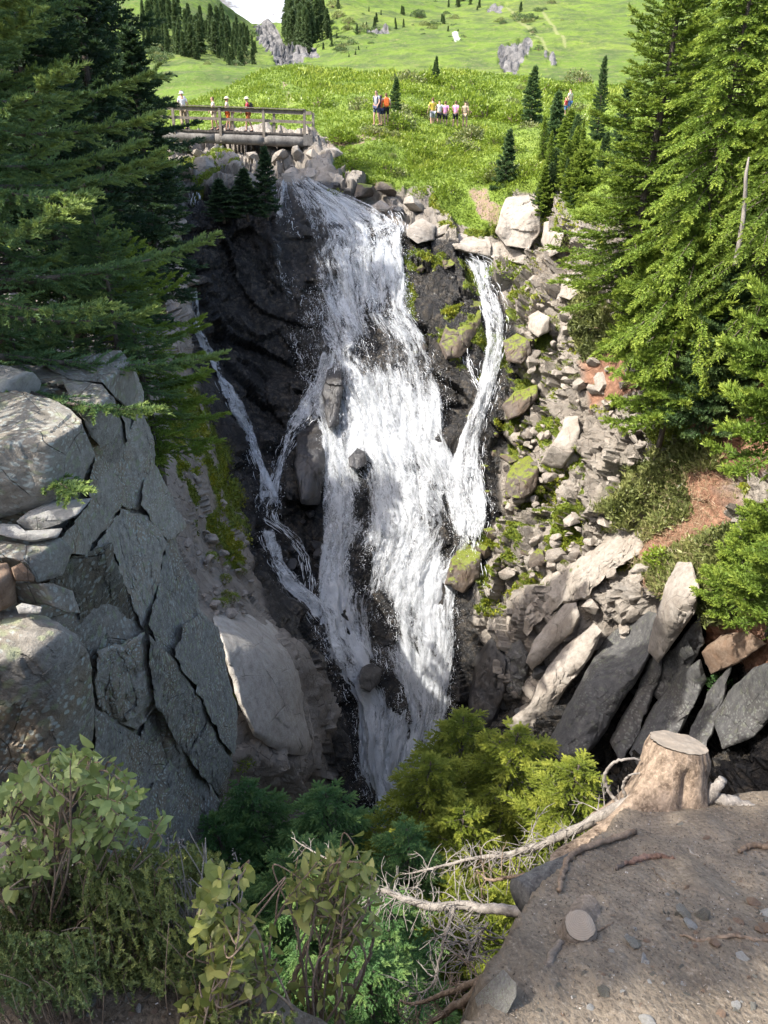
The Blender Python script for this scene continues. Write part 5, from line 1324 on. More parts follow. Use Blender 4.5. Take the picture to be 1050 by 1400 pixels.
while k < 262:
    u, v = r_st.uniform(670, 910), r_st.uniform(345, 845)
    if not inpoly(u, v, RZ): continue
    w = min(32, 6 + r_st.exponential(8.5))
    dark = u < 700 + 30 * r_st.normal() or v > 800
    stone_px(u, v, w, M_BROWN if dark else M_PALEFINE, "stone strewn over the rock slope between the right strand and the grove", RS, "stone", 0.9, 0.3); k += 1
for k in range(110):
    u = r_st.uniform(238, 345); v = r_st.uniform(640, 840)
    if not inpoly(u, v, [(240, 640), (275, 640), (345, 760), (345, 840), (290, 840), (255, 760)]): continue
    stone_px(u, v, 6 + r_st.exponential(5.5), M_PALEFINE, "small stone in the talus right of the grey outcrop", "talus stones beside the outcrop", "rock_fragment", 0.8, 0.12)
for k in range(46):
    u, v = ((r_st.uniform(345, 440), r_st.uniform(700, 800)), (r_st.uniform(560, 650), r_st.uniform(330, 520)), (r_st.uniform(640, 700), r_st.uniform(560, 840)))[k % 3]
    stone_px(u, v, 8 + r_st.exponential(8), M_WETROCK if k % 3 == 0 else M_BROWN, "dark wet stone on the cliff beside the falls", "dark wet stones along the falls", "wet_rock", 0.9, 0.3)
# ================================================================== things on the near dirt edge
def fg_point(u, v, lift=0.0):
    ys = np.linspace(0.25, 4.0, 900)
    pt = P(np.full_like(ys, u), np.full_like(ys, v), ys)
    x, y = pt[:, 0], pt[:, 1]
    w = np.stack([x, y, 0 * x], -1)
    g = fg_height(x, y) + 0.05 * fbm(w * 1.6, 4, 82) + 0.016 * fbm(w * 9, 4, 83)
    k = np.argmax(pt[:, 2] < g)
    p = pt[k].copy(); p[2] = g[k] + lift
    return p


def path3(pts, n=24):
    """smooth curve through 3-D points"""
    a = np.array(pts, float); t = np.linspace(0, len(a) - 1, n); i = np.clip(t.astype(int), 0, len(a) - 2); f = (t - i)[:, None]
    p0 = a[np.maximum(i - 1, 0)]; p1 = a[i]; p2 = a[i + 1]; p3 = a[np.minimum(i + 2, len(a) - 1)]
    return 0.5 * ((2 * p1) + (p2 - p0) * f + (2 * p0 - 5 * p1 + 4 * p2 - p3) * f ** 2 + (3 * p1 - p0 - 3 * p2 + p3) * f ** 3)


def wood_end_mat():
    k = NT("sawn wood end"); p = k.obj()
    w = k.n('ShaderNodeTexWave', {'Vector': k.map(p, (1, 1, 0.05)), 'Scale': 60.0, 'Distortion': 1.5, 'Detail': 3.0}, wave_type='RINGS', rings_direction='Z').outputs[0]
    n = k.noise(p, 30, 5, 0.7)
    col = k.mix(k.math('MULTIPLY', w, 0.3), (0.25, 0.21, 0.165), (0.14, 0.11, 0.08))
    col = k.mix(k.ramp(n, [(0.5, 0.0), (0.75, 0.5)]), col, (0.36, 0.32, 0.265))
    return k.done(k.pbr(col, 0.9, k.bump(n, 0.6, 0.01), 0.1))


M_END = wood_end_mat()
M_STUMP = bark_mat("stripped stump wood", (0.07, 0.048, 0.033), (0.36, 0.275, 0.20), 20, 1.0)
M_STUBBARK = bark_mat("grey stump bark", (0.12, 0.095, 0.075), (0.24, 0.20, 0.16), 22, 0.9)
M_LOGBARK = bark_mat("grey scaly log bark", (0.06, 0.06, 0.06), (0.17, 0.165, 0.155), 30, 1.0)


def stump(name, label, base, top, r_top, flare, lobes, seed, bark, height_rings=26):
    base = np.array(base); top = np.array(top)
    ax = unit(top - base); e1 = unit(np.cross(ax, [0, 1, 0])); e2 = np.cross(ax, e1)
    H = np.linalg.norm(top - base)
    na = 96; s = np.linspace(-0.35, 1, height_rings); th = np.linspace(0, 2 * PI, na, endpoint=False)
    S, TH = np.meshgrid(s, th, indexing='ij')
    w = np.stack([np.cos(TH) * 1.2, np.sin(TH) * 1.2, S * 0.8], -1)
    lob = sum(a * np.exp(-(((TH - t + PI) % (2 * PI) - PI) / wd) ** 2) for t, a, wd in lobes)
    dn = np.clip(1 - S, 0, 1.4)
    R = r_top * (1 + flare * dn ** 1.7 + lob * dn ** 2.6 + 0.11 * fbm(w * 1.6, 4, seed) + 0.06 * fbm(w * np.array([7, 7, 0.9]), 4, seed + 1) + 0.03 * fbm(w * np.array([16, 16, 8]), 3, seed + 2)) * (1 - 0.12 * smooth(S, 0.86, 1.0))
    gash = np.exp(-(((TH - 1.5 + PI) % (2 * PI) - PI) / 0.16) ** 2) * smooth(S, 0.2, 0.5) * (1 - smooth(S, 0.72, 0.9))
    R = R * (1 - 0.20 * gash)
    V = base + ax * (S * H)[..., None] + e1 * (R * np.cos(TH))[..., None] + e2 * (R * np.sin(TH))[..., None]
    o = empty(name, tuple(base)); tag(o, label, "stump")
    g = Geo(); g.add((V - base).reshape(-1, 3), None, grid_faces(len(s), na, wrap=True))
    child("bark", g.mesh("stump_bark"), bark, o)
    rr = np.linspace(1, 0.02, 9)
    rim = V[-1] - base - ax * H
    c = [(rim * q + ax * (H + 0.004 + 0.006 * (1 - q) + 0.003 * vnoise(np.stack([rim[:, 0] * q * 40, rim[:, 1] * q * 40, 0 * rim[:, 0]], -1), seed)[:, None])) for q in rr]
    me = raw_mesh("cut_face", np.array(c).reshape(-1, 3), grid_faces(9, na, wrap=True))
    child("cut_face", me, M_END, o)
    return o


st_top = P(926, 1014, 2.42); st_base = P(912, 1110, 2.22)
st_base = st_base + np.array([0, 0, -0.03])
stump("tree_stump", "thick weathered stump with a flat sawn top on the brink of the dirt", st_base, st_base + unit(np.array([0.12, 0.36, 0.92])) * 0.33, 0.132, 0.20, ((0.45, 1.5, 0.40), (1.15, 0.7, 0.3), (2.1, 0.35, 0.3), (5.6, 0.5, 0.4), (3.0, 0.25, 0.3)), 5, M_STUMP)
b2 = fg_point(790, 1276)
stump("tree_stump", "small low stump with a pale round cut face in the dirt", b2 - np.array([0, 0, 0.03]), b2 + np.array([-0.004, -0.012, 0.05]), 0.046, 0.25, ((4.2, 0.9, 0.5), (1.0, 0.2, 0.4)), 6, M_STUBBARK, 16)

# log end sticking out over the edge
lg = Geo(); A = P(712, 1228, 1.68); Bq = P(812, 1176, 1.84)
lg.tube(path3([A, (A + Bq) / 2 + np.array([0, 0, 0.004]), Bq], 16), np.linspace(0.064, 0.056, 16), 22, rough=0.035, seed=3)
tag(link("log", lg.mesh("log"), M_LOGBARK), "short dark log with scaly bark jutting out of the dirt edge", "log")


def rod(name, label, pts, rad, mat, cat="root", seed=0, n=30, rough=0.10):
    g = Geo(); c = path3(pts, n); rr = np.interp(np.linspace(0, 1, n), np.linspace(0, 1, len(rad)), rad)
    q = np.random.default_rng(seed); c = c + q.normal(0, 0.0025, c.shape)
    g.tube(c, rr, 9, rough=rough, seed=seed)
    return tag(link(name, g.mesh(name), mat), label, cat)


def fgl(*uv, lift=0.01):
    return [fg_point(u, v, lift) for u, v in uv]


rod("root", "pale thick root curving over the dirt's brink at the right edge", [P(972, 1092, 2.2), P(990, 1094, 2.18), P(1015, 1102, 2.16), P(1050, 1116, 2.1), P(1090, 1128, 2.05)], (0.016, 0.026, 0.028, 0.028, 0.03), M_GREYWOOD, seed=1)
rod("branch_stub", "short grey broken stub pointing up right of the thick stump", [fg_point(962, 1100, -0.02), P(975, 1082, 2.2), P(988, 1066, 2.22)], (0.026, 0.024, 0.018), M_GREYWOOD, "branch", 2, 14)
rod("root", "long brown root looping from the stump down beside the log", fgl((866, 1140), (835, 1152), (800, 1164), (780, 1176), (768, 1200), (764, 1222), lift=0.016), (0.011, 0.011, 0.010, 0.009, 0.007), M_BROWNWOOD, seed=3)
rod("stick", "reddish broken stick lying in the middle of the dirt", fgl((846, 1187), (870, 1178), (885, 1174), (902, 1174), (924, 1178)), (0.004, 0.010, 0.010, 0.009, 0.005), bark_mat("reddish stick bark", (0.10, 0.06, 0.045), (0.30, 0.19, 0.14), 30), "stick", 4)
rod("stick", "dark end of a buried stick left of the reddish one", fgl((842, 1190), (856, 1182), (868, 1178)), (0.006, 0.008, 0.006), M_BARK, "stick", 5, 12)
rod("root", "half buried brown root at the right edge in the middle of the dirt", fgl((1010, 1168), (1025, 1160), (1045, 1160), (1075, 1166)), (0.006, 0.010, 0.010, 0.010), M_BROWNWOOD, seed=6)
rod("root", "thin long root running to the right edge low in the dirt", fgl((930, 1280), (960, 1286), (1000, 1282), (1035, 1286), (1070, 1290), lift=0.004), (0.003, 0.005, 0.006, 0.005, 0.004), M_BROWNWOOD, seed=7)
rod("twig", "thin twig beside the small low stump", fgl((812, 1278), (824, 1272), (836, 1264), lift=0.006), (0.002, 0.0035, 0.0022), M_BROWNWOOD, "twig", 8, 12)
rod("twig", "hair thin curved rootlet below the reddish stick", fgl((892, 1188), (900, 1200), (912, 1208), (922, 1210), lift=0.004), (0.0015, 0.002, 0.0018), M_BROWNWOOD, "twig", 9, 14)
rod("twig", "pale thin twig on the dirt right of the reddish stick", fgl((938, 1160), (948, 1168), (958, 1172), lift=0.004), (0.002, 0.003, 0.002), M_GREYWOOD, "twig", 10, 10)
rod("root", "dark root below the small low stump", fgl((744, 1330), (752, 1318), (760, 1300), (768, 1290), lift=0.008), (0.004, 0.010, 0.012, 0.008), M_STUBBARK, "root", 11, 16)

# stones in the dirt
def fg_stone(u, v, w, mat, label, group=None, flat=0.6, name="stone"):
    return stone_px(u, v, w, mat, label, group, name, flat, 0.30 if w < 40 else 0.42, lambda a, b: fg_point(a, b), "stone")


for (u, v, w, m, lab, fl) in ((1030, 1236, 20, M_RUST, "tan angular stone at the right edge of the dirt", 0.7), (1046, 1250, 16, M_SLATE, "grey stone touching the tan one at the right edge", 0.6), (936, 1250, 27, M_GREY, "flat grey stone in the middle of the dirt", 0.35), (678, 1368, 78, M_GREY, "flat pale rock set in the dirt at the bottom of the photo", 0.22), (712, 1246, 22, M_GREY, "grey stone under the log at the dirt's edge", 0.6), (1046, 1270, 26, M_RUST, "rusty half buried stone cut by the right edge", 0.4),
                          (948, 1080, 10, M_SLATE, "white chip stuck on the thick stump's right foot", 0.5), (965, 1146, 13, M_RUST, "small orange stone below the thick stump", 0.5), (930, 1128, 11, M_GREY, "small grey stone at the thick stump's foot", 0.6), (984, 1388, 16, M_RUST, "rusty stone in the sunlit dirt at the bottom right", 0.6), (807, 1379, 13, M_SLATE, "tan stone in the sunlit patch at the bottom", 0.6)):
    fg_stone(u, v, w, m, lab, None, fl)
r_fg = np.random.default_rng(9)
k = 0
while k < 230:
    u, v = r_fg.uniform(690, 1050), r_fg.uniform(1110, 1400)
    if v < 1420 - 0.78 * (u - 640) + 12 or inpoly(u, v, [(850, 1000), (980, 1000), (980, 1130), (820, 1160)]): continue
    fg_stone(u, v, 2.2 + r_fg.exponential(2.6) * (1.5 if v > 1250 else 1), (M_GREY, M_SLATE, M_RUST, M_GREYDARK)[r_fg.integers(4)], "small pebble lying in the trodden dirt", "pebbles in the dirt", 0.6, "pebble"); k += 1
for k in range(14):
    fg_stone(r_fg.uniform(90, 250), r_fg.uniform(1362, 1400), 6 + r_fg.exponential(6), (M_GREY, M_SLATE, M_RUST)[r_fg.integers(3)], "stone half sunk in the dirt at the lower left", "stones in the dirt under the left shrubs", 0.4)


def litter():
    """needles, chips and grit on the dirt"""
    r = np.random.default_rng(15); n = 26000
    x = r.uniform(-1.6, 2.4, n); y = r.uniform(0.7, 2.3, n)
    d = rim_dist(x, y); ok = d > 0.02; x, y = x[ok], y[ok]; n = len(x)
    w = np.stack([x, y, 0 * x], -1)
    z = fg_height(x, y) + 0.05 * fbm(w * 1.6, 4, 82) + 0.016 * fbm(w * 9, 4, 83) + 0.006
    p = np.stack([x, y, z], -1)
    ln = r.uniform(0.002, 0.007, n) * np.where(r.random(n) < 0.08, 2.2, 1); wd = np.minimum(ln * 0.4, r.uniform(0.0005, 0.0018, n))
    a = r.uniform(0, 6.28, n)
    dd = np.stack([np.cos(a), np.sin(a), r.normal(0, 0.25, n)], -1); ss = np.stack([-np.sin(a), np.cos(a), r.normal(0, 0.4, n)], -1)
    V = np.stack([p - dd * ln[:, None] / 2 - ss * wd[:, None], p - dd * ln[:, None] / 2 + ss * wd[:, None], p + dd * ln[:, None] / 2 + ss * wd[:, None] + np.array([0, 0, .002]), p + dd * ln[:, None] / 2 - ss * wd[:, None]], 1).reshape(-1, 3)
    k = NT("needle litter and grit"); t = k.attr('tint')
    m = k.done(k.pbr(k.ramp(t, [(0.0, (0.05, 0.04, 0.03)), (0.6, (0.13, 0.10, 0.075)), (0.93, (0.24, 0.20, 0.16)), (1.0, (0.42, 0.40, 0.37))]), 0.9))
    return link("gravel", raw_mesh("gravel", V, np.arange(len(V)).reshape(-1, 4), False, dict(tint=np.repeat(r.random(n) ** 1.4, 4))), m)


tag(litter(), "fine grit and needle litter on the dirt", "gravel", None, "stuff")


# ------------------------------------------------------------------ dead branches
def dead_branch(name, label, main, rad, seed, ntw, tl=(0.08, 0.3), mat=None, bias=(0, 0, 0), curl=1.0, start=0.1, cat="dead branch"):
    r = np.random.default_rng(seed)
    o = empty(name, tuple(main[0])); tag(o, label, cat)
    org = np.array(main[0])
    c = path3(main, 40); n = len(c)
    c = c + np.cumsum(r.normal(0, 0.0015, c.shape), 0)
    rr = np.interp(np.linspace(0, 1, n), np.linspace(0, 1, len(rad)), rad)
    g = Geo(); g.tube(c - org, rr, 9, rough=0.08, seed=seed)
    child("limb", g.mesh("limb"), mat or M_GREYWOOD, o)
    t = Geo()
    for k in range(ntw):
        s = r.uniform(start, 1) ; i = min(int(s * (n - 1)), n - 2)
        tg = unit(c[i + 1] - c[i])
        d = unit(np.cross(tg, r.normal(size=3))); d = unit(d + tg * r.uniform(-0.1, 0.8) + np.array(bias))
        L = r.uniform(*tl); m = 9; p = c[i].copy(); pts = [p.copy()]
        bend = r.normal(0, 0.22, 3) * curl + np.array([0, 0, -0.10 * curl])
        for q in range(m):
            d = unit(d + bend * 0.5 + r.normal(0, 0.10, 3)); p = p + d * L / m; pts.append(p.copy())
        R0 = np.clip(0.0045 * L / 0.2, 0.0018, 0.005)
        t.tube(np.array(pts) - org, np.linspace(R0, 0.0010, len(pts)), 5, cap=False)
        for _ in range(r.integers(1, 5)):
            j = r.integers(2, m); d2 = unit(unit(pts[j] - pts[j - 1]) + r.normal(0, 0.7, 3)); q = pts[j].copy(); sp = [q.copy()]
            for _k in range(5):
                d2 = unit(d2 + bend * 0.4 + r.normal(0, 0.15, 3)); q = q + d2 * L * 0.09; sp.append(q.copy())
            t.tube(np.array(sp) - org, np.linspace(R0 * 0.6, 0.0008, len(sp)), 4, cap=False)
    child("twigs", t.mesh("twigs"), mat or M_GREYWOOD, o)
    return o


dead_branch("dead_branch", "long bleached dead branch with curly twigs leaning from the thick stump", [P(870, 1092, 2.22), P(820, 1118, 2.3), P(760, 1146, 2.42), P(700, 1166, 2.55), P(640, 1176, 2.7), P(560, 1196, 2.9)], (0.030, 0.024, 0.02, 0.015, 0.010, 0.004), 21, 130, (0.05, 0.20))
dead_branch("dead_branch", "bleached dead branch reaching left from under the log", [P(735, 1252, 1.75), P(690, 1244, 1.82), P(640, 1240, 1.9), P(580, 1240, 2.0), P(530, 1222, 2.1), P(505, 1222, 2.15)], (0.022, 0.02, 0.018, 0.016, 0.012, 0.005), 22, 80, (0.05, 0.17), None, (0, 0, -0.25), 1.2, 0.3)
dead_branch("dead_branch", "thin pale branch hanging down across the creek", [P(622, 1240, 1.9), P(612, 1275, 1.85), P(602, 1310, 1.8), P(590, 1345, 1.75), P(560, 1352, 1.75)], (0.009, 0.008, 0.006, 0.004, 0.002), 23, 30, (0.05, 0.16))
dead_branch("dead_branch", "brown stick with twigs reaching left from the dirt at the bottom", [P(662, 1336, 1.3), P(640, 1344, 1.36), P(610, 1352, 1.42), P(575, 1362, 1.5), P(545, 1356, 1.55)], (0.012, 0.011, 0.009, 0.006, 0.003), 24, 26, (0.04, 0.13), M_BROWNWOOD)
dead_branch("dead_branch", "second brown stick below the first at the bottom of the photo", [P(655, 1346, 1.26), P(632, 1372, 1.28), P(606, 1392, 1.3), P(585, 1408, 1.3)], (0.012, 0.012, 0.010, 0.006), 25, 14, (0.04, 0.1), M_BROWNWOOD)
dead_branch("dead_branch", "bare grey twig sticking up out of the dark foliage behind the leafy shrub", [P(482, 1196, 2.3), P(455, 1180, 2.36), P(425, 1164, 2.42), P(395, 1146, 2.5)], (0.005, 0.0045, 0.0035, 0.0015), 26, 16, (0.03, 0.10), M_GREYWOOD, (0, 0, 0.3), 0.4)
dead_branch("dead_branch", "forked tan twig under the long bleached branch", [P(728, 1196, 1.9), P(700, 1198, 1.95), P(672, 1202, 2.0), P(652, 1190, 2.05)], (0.007, 0.007, 0.006, 0.003), 27, 12, (0.05, 0.15), M_BROWNWOOD)
dead_branch("dead_branch", "tangle of pale twigs beside the dirt edge below the log", [P(668, 1262, 1.7), P(650, 1290, 1.68), P(640, 1320, 1.6)], (0.006, 0.005, 0.003), 28, 36, (0.06, 0.2))
rod("curled_branch", "large loop of pale dead branch at the stump's left side", [P(876, 1040, 2.3), P(850, 1038, 2.3), P(830, 1052, 2.32), P(828, 1072, 2.32), P(840, 1092, 2.3), P(856, 1100, 2.28)], (0.004, 0.006, 0.007, 0.007, 0.008, 0.009), M_GREYWOOD, "dead branch", 31, 40, 0.04)
rod("curled_branch", "smaller loop of pale dead branch inside the large one at the stump", [P(874, 1056, 2.26), P(858, 1062, 2.26), P(852, 1078, 2.27), P(858, 1092, 2.26)], (0.003, 0.005, 0.006, 0.008), M_GREYWOOD, "dead branch", 32, 30, 0.04)
rod("dead_tree", "thin bare pale trunk leaning among the grove's hemlocks", [P(1005, 362, 20.2), P(1012, 325, 20.2), P(1018, 280, 20.3), P(1020, 240, 20.3), P(1024, 215, 20.4)], (0.07, 0.062, 0.055, 0.042, 0.02), M_GREYWOOD, "dead trunk", 33, 30, 0.06)


# ------------------------------------------------------------------ shrubs at the photographer's feet
def leaf_mat(name, c1, c2, c3, trans=0.3):
    k = NT(name); t = k.attr('tint')
    col = k.ramp(t, [(0.0, c1), (0.5, c2), (1.0, c3)])
    n = k.noise(k.obj(), 60, 3, 0.6)
    col = k.mix(k.ramp(n, [(0.5, 0.0), (0.8, 0.25)]), col, tuple(x * 1.6 for x in c3))
    d = k.pbr(col, 0.45, None, 0.4)
    tl = k.n('ShaderNodeBsdfTranslucent'); k.set(tl.inputs['Color'], col)
    return k.done(k.n('ShaderNodeMixShader', {0: trans, 1: d, 2: tl.outputs[0]}).outputs[0])


M_LEAFGREEN = leaf_mat("willow leaves", (0.085, 0.12, 0.03), (0.185, 0.235, 0.068), (0.35, 0.39, 0.14))
M_LEAFYELLOW = leaf_mat("yellow green leaves", (0.09, 0.115, 0.022), (0.185, 0.21, 0.048), (0.33, 0.32, 0.10))
M_HEATH = leaf_mat("heather needles", (0.07, 0.10, 0.028), (0.165, 0.195, 0.058), (0.29, 0.30, 0.095), 0.2)
M_HEATHDARK = leaf_mat("dark heather leaves", (0.048, 0.075, 0.025), (0.11, 0.148, 0.048), (0.215, 0.24, 0.08), 0.2)


def leaves(B, D, N, L, Wd, r):
    """ovate leaves folded along the midrib; B base, D direction, N up side"""
    n = len(B)
    S = unit(np.cross(D, N)); N = unit(np.cross(S, D))
    ts = np.array([0.0, 0.22, 0.5, 0.78, 1.0]); ws = np.array([0.05, 0.78, 1.0, 0.62, 0.02])
    curl = r.uniform(-0.05, 0.35, (n, 1)); fold = r.uniform(0.05, 0.35, (n, 1))
    rows = []
    for t, w in zip(ts, ws):
        mid = B + D * (L * t)[:, None] - N * (L[:, None] * curl * t * t)
        e = (Wd * w / 2)[:, None]
        rows += [mid - S * e + N * e * fold, mid, mid + S * e + N * e * fold]
    V = np.stack(rows, 1)
    q = []
    for a in range(4):
        for b in range(2):
            i = a * 3 + b; q.append([i, i + 3, i + 4, i + 1])
    Q = (np.arange(n) * 15)[:, None, None] + np.array(q)[None]
    return V.reshape(-1, 3), Q.reshape(-1, 4)


def leafy_shrub(label, root, clusters, Ls, mat, seed, per=(7, 11), aspect=0.5):
    r = np.random.default_rng(seed)
    root = np.array(root); o = empty("leafy_shrub", tuple(root)); tag(o, label, "shrub")
    st = Geo(); B, D, N, L, W, T = [], [], [], [], [], []
    prev = None
    for ci, c in enumerate(clusters):
        c = np.array(c)
        start = root + r.normal(0, 0.06, 3) * np.array([1, 1, 0])
        if ci % 4 and prev is not None:
            start = prev[int(r.integers(8, 13))]
        mid = (start + c) / 2 + r.normal(0, 0.04, 3) + np.array([0, 0, 0.04])
        pth = path3([start, mid, c], 16); st.tube(pth - root, np.linspace(0.0045 if ci % 4 == 0 else 0.0026, 0.0013, 16), 5, cap=False)
        if ci % 4 == 0: prev = pth
        ax = unit(pth[-1] - pth[-4])
        n = r.integers(*per); hue = r.normal(0.45, 0.12)
        for k in range(n):
            s = k / n; p = pth[-1] - ax * 0.085 * s + r.normal(0, 0.004, 3)
            a = k * 2.4 + r.normal(0, 0.3); e1 = unit(np.cross(ax, [0.3, 0.9, 0.2])); e2 = np.cross(ax, e1)
            out = e1 * math.cos(a) + e2 * math.sin(a)
            d = unit(out * (0.55 + 0.6 * s) + ax * (0.75 - 0.6 * s) + np.array([0, -0.1, 0.05]))
            B.append(p - root); D.append(d); N.append(unit(ax + 0.5 * np.array([0, -0.5, 1.0]) + r.normal(0, 0.35, 3)))
            ll = Ls * r.uniform(0.5, 1.15) * (0.72 + 0.4 * s); L.append(ll); W.append(ll * aspect * r.uniform(0.85, 1.15)); T.append(np.clip(hue + 0.2 * (1 - s) + r.normal(0, 0.24), 0, 1))
    V, Q = leaves(np.array(B), np.array(D), np.array(N), np.array(L), np.array(W), r)
    child("stems", st.mesh("stems"), M_BROWNWOOD, o)
    child("foliage", raw_mesh("foliage", V, Q, True, dict(tint=np.repeat(np.array(T), 15))), mat, o)
    return o


def cl(lst, Y, dy, seed, jit=8, mult=1):
    r = np.random.default_rng(seed)
    return [P(u + r.normal(0, jit), v + r.normal(0, jit), Y + r.uniform(-dy, dy)) for (u, v) in lst for _ in range(mult)]


C1 = [(92, 1030), (112, 1032), (130, 1052), (66, 1056), (44, 1078), (22, 1108), (60, 1104), (84, 1090), (100, 1118), (130, 1086), (150, 1104), (176, 1098), (190, 1078), (205, 1128), (180, 1124), (30, 1142), (66, 1140), (86, 1150), (120, 1140), (10, 1170), (36, 1176), (64, 1176), (145, 1138), (160, 1066), (108, 1062), (8, 1080), (-20, 1130), (-25, 1180), (80, 1066), (14, 1200)]
leafy_shrub("tall leafy shrub with pale oval leaves in the lower left corner", fg_point(60, 1290, -0.03), cl(C1, 1.25, 0.16, 1, 12, 4), 0.043, M_LEAFGREEN, 51)
C2 = [(300, 1196), (282, 1232), (318, 1222), (300, 1252), (330, 1262), (320, 1282), (340, 1296), (306, 1300), (322, 1330), (298, 1330), (345, 1340), (284, 1370), (268, 1384), (310, 1366), (258, 1372), (300, 1388), (350, 1362), (290, 1278)]
leafy_shrub("yellow green broad leaved shrub at the bottom, left of the dark hemlocks", fg_point(310, 1385, -0.02), cl(C2, 0.98, 0.06, 2, 7, 3), 0.043, M_LEAFYELLOW, 52, aspect=0.62)
C3 = [(440, 1188), (462, 1178), (488, 1180), (505, 1192), (420, 1202), (404, 1210), (450, 1212), (474, 1214), (494, 1212), (436, 1226), (470, 1240), (490, 1248), (456, 1256), (480, 1268), (500, 1268), (466, 1284), (416, 1180)]
leafy_shrub("leafy shrub with narrow pointed leaves standing free in front of the dark hemlocks", P(430, 1420, 1.08), cl(C3, 1.22, 0.08, 3, 7, 3), 0.050, M_LEAFYELLOW, 53, aspect=0.42)
C4 = [(455, 1318), (462, 1340), (440, 1350), (470, 1382), (452, 1388), (395, 1352), (372, 1340), (380, 1372)]
leafy_shrub("few leaf sprays low at the bottom edge beside the shrub's bare stems", P(440, 1440, 1.02), cl(C4, 1.1, 0.06, 4, 5, 2), 0.042, M_LEAFYELLOW, 54, aspect=0.5)
rod("stem", "bare brown stem rising past the free standing leafy shrub", [P(462, 1402, 1.12), P(482, 1352, 1.18), P(504, 1312, 1.24), P(510, 1270, 1.28), P(504, 1230, 1.3)], (0.007, 0.006, 0.005, 0.004, 0.003), M_BROWNWOOD, "stem", 41, 30, 0.05)
rod("stem", "leaning bare brown stem left of the dark hemlock gap", [P(390, 1375, 1.12), P(405, 1330, 1.18), P(420, 1290, 1.22), P(432, 1262, 1.26)], (0.008, 0.007, 0.005, 0.004), M_BROWNWOOD, "stem", 42, 24, 0.05)


def heath(label, u0, u1, v0, v1, Yg, n, seed, mat, hgt=(0.08, 0.16), nl=0.010, group=None, per=34):
    """bottle brush sprigs rising from one woody plant"""
    r = np.random.default_rng(seed)
    u = r.uniform(u0, u1, n); v = r.uniform(v0, v1, n)
    tip = P(u, v, Yg(u, v) + r.uniform(-0.12, 0.12, n))
    D = unit(np.array([0, -0.15, 1.0]) + r.normal(0, 0.28, (n, 3)))
    L = r.uniform(*hgt, n)
    B = tip - D * L[:, None]
    root = np.array([B[:, 0].mean(), B[:, 1].mean(), B[:, 2].min()])
    V, t = needles(B - root, D, L, np.clip(r.normal(0.35, 0.16, n), 0, 1), per, nl * 1.25, nl * 0.30, r, 1.5, 0.3)
    o = empty("heather", tuple(root)); tag(o, label, "heather", group)
    g = Geo()
    for k in range(0, n, 7):
        a = root + (B[k] - root) * np.array([0.6, 0.6, 0.0]) + np.array([0, 0, -0.03])
        g.tube(path3([a - root, (a + B[k]) / 2 - root + np.array([0, 0, 0.02]), B[k] - root, tip[k] - root], 8), np.linspace(0.0022, 0.0008, 8), 4, cap=False)
    child("stems", g.mesh("stems"), M_BROWNWOOD, o)
    child("foliage", raw_mesh("foliage", V, np.arange(len(V)).reshape(-1, 3), True, dict(tint=t)), mat, o)
    return o


yg = lambda base: (lambda u, v: base - 0.01 + (1350 - v) * 0.0007)
heath("olive bottle brush heather in the middle of the left foreground", 110, 240, 1165, 1330, yg(1.08), 420, 61, M_HEATH, (0.07, 0.15), 0.011)
heath("dark low heather in the lower left corner", -40, 125, 1270, 1362, yg(1.0), 900, 62, M_HEATHDARK, (0.04, 0.09), 0.008, None, 26)
heath("dark heather under the tall leafy shrub", -40, 120, 1180, 1300, yg(1.15), 700, 63, M_HEATHDARK, (0.06, 0.12), 0.009)
heath("dark small leaved heather left of the yellow green shrub", 195, 285, 1265, 1335, yg(1.10), 420, 64, M_HEATHDARK, (0.04, 0.09), 0.008, None, 26)
heath("green heather tufts at the back edge of the left foreground", 100, 270, 1150, 1240, yg(1.22), 420, 65, M_HEATH, (0.06, 0.14), 0.010)
heath("heather with grey stems between the olive tuft and the yellow green shrub", 215, 300, 1160, 1290, yg(1.30), 420, 66, M_HEATH, (0.06, 0.14), 0.010)
heath("sparse heather beside the small trodden patch at the bottom", 130, 250, 1322, 1345, yg(1.05), 110, 67, M_HEATH, (0.03, 0.07), 0.007)
heath("yellowish grass like tuft under the yellow green shrub", 290, 400, 1380, 1412, yg(0.98), 160, 68, M_HEATH, (0.03, 0.06), 0.007)


def seed_stems():
    r = np.random.default_rng(71); g = Geo()
    root = P(285, 1300, 1.12)
    for k in range(34):
        u = r.uniform(210, 330); v = r.uniform(1128, 1215) + abs(u - 270) * 0.2
        a = P(u * 0.35 + 285 * 0.65 + r.normal(0, 22), 1275 + r.normal(0, 18), 1.14); b = P(u, v, 1.24 + r.normal(0, 0.05))
        c = path3([a, (a + b) / 2 + r.normal(0, 0.012, 3), b], 10)
        g.tube(c - root, np.linspace(0.0026, 0.0012, 10), 4, cap=False)
        if r.random() < 0.35:
            for _ in range(14):
                q = b + r.normal(0, 0.007, 3); d = unit(r.normal(size=3)) * 0.006
                g.add([q - root, q + d - root, q + np.cross(d, [0.3, 0.5, 0.8]) - root], [[0, 1, 2]])
    o = empty("dry_stalks", tuple(root)); tag(o, "bundle of dry pale stalks with brown seed heads behind the heather", "dry stalks")
    child("stalks", g.mesh("stalks"), M_GREYWOOD, o)


seed_stems()
# ================================================================== footbridge
M_BEAM = bark_mat("weathered bridge beam", (0.11, 0.10, 0.092), (0.21, 0.198, 0.182), 3.0, 0.4)
M_RAIL = bark_mat("weathered bridge rail", (0.15, 0.125, 0.10), (0.27, 0.235, 0.195), 5.0, 0.4)
M_PLANK = bark_mat("dark deck planks", (0.06, 0.052, 0.045), (0.15, 0.13, 0.115), 5.0, 0.4)


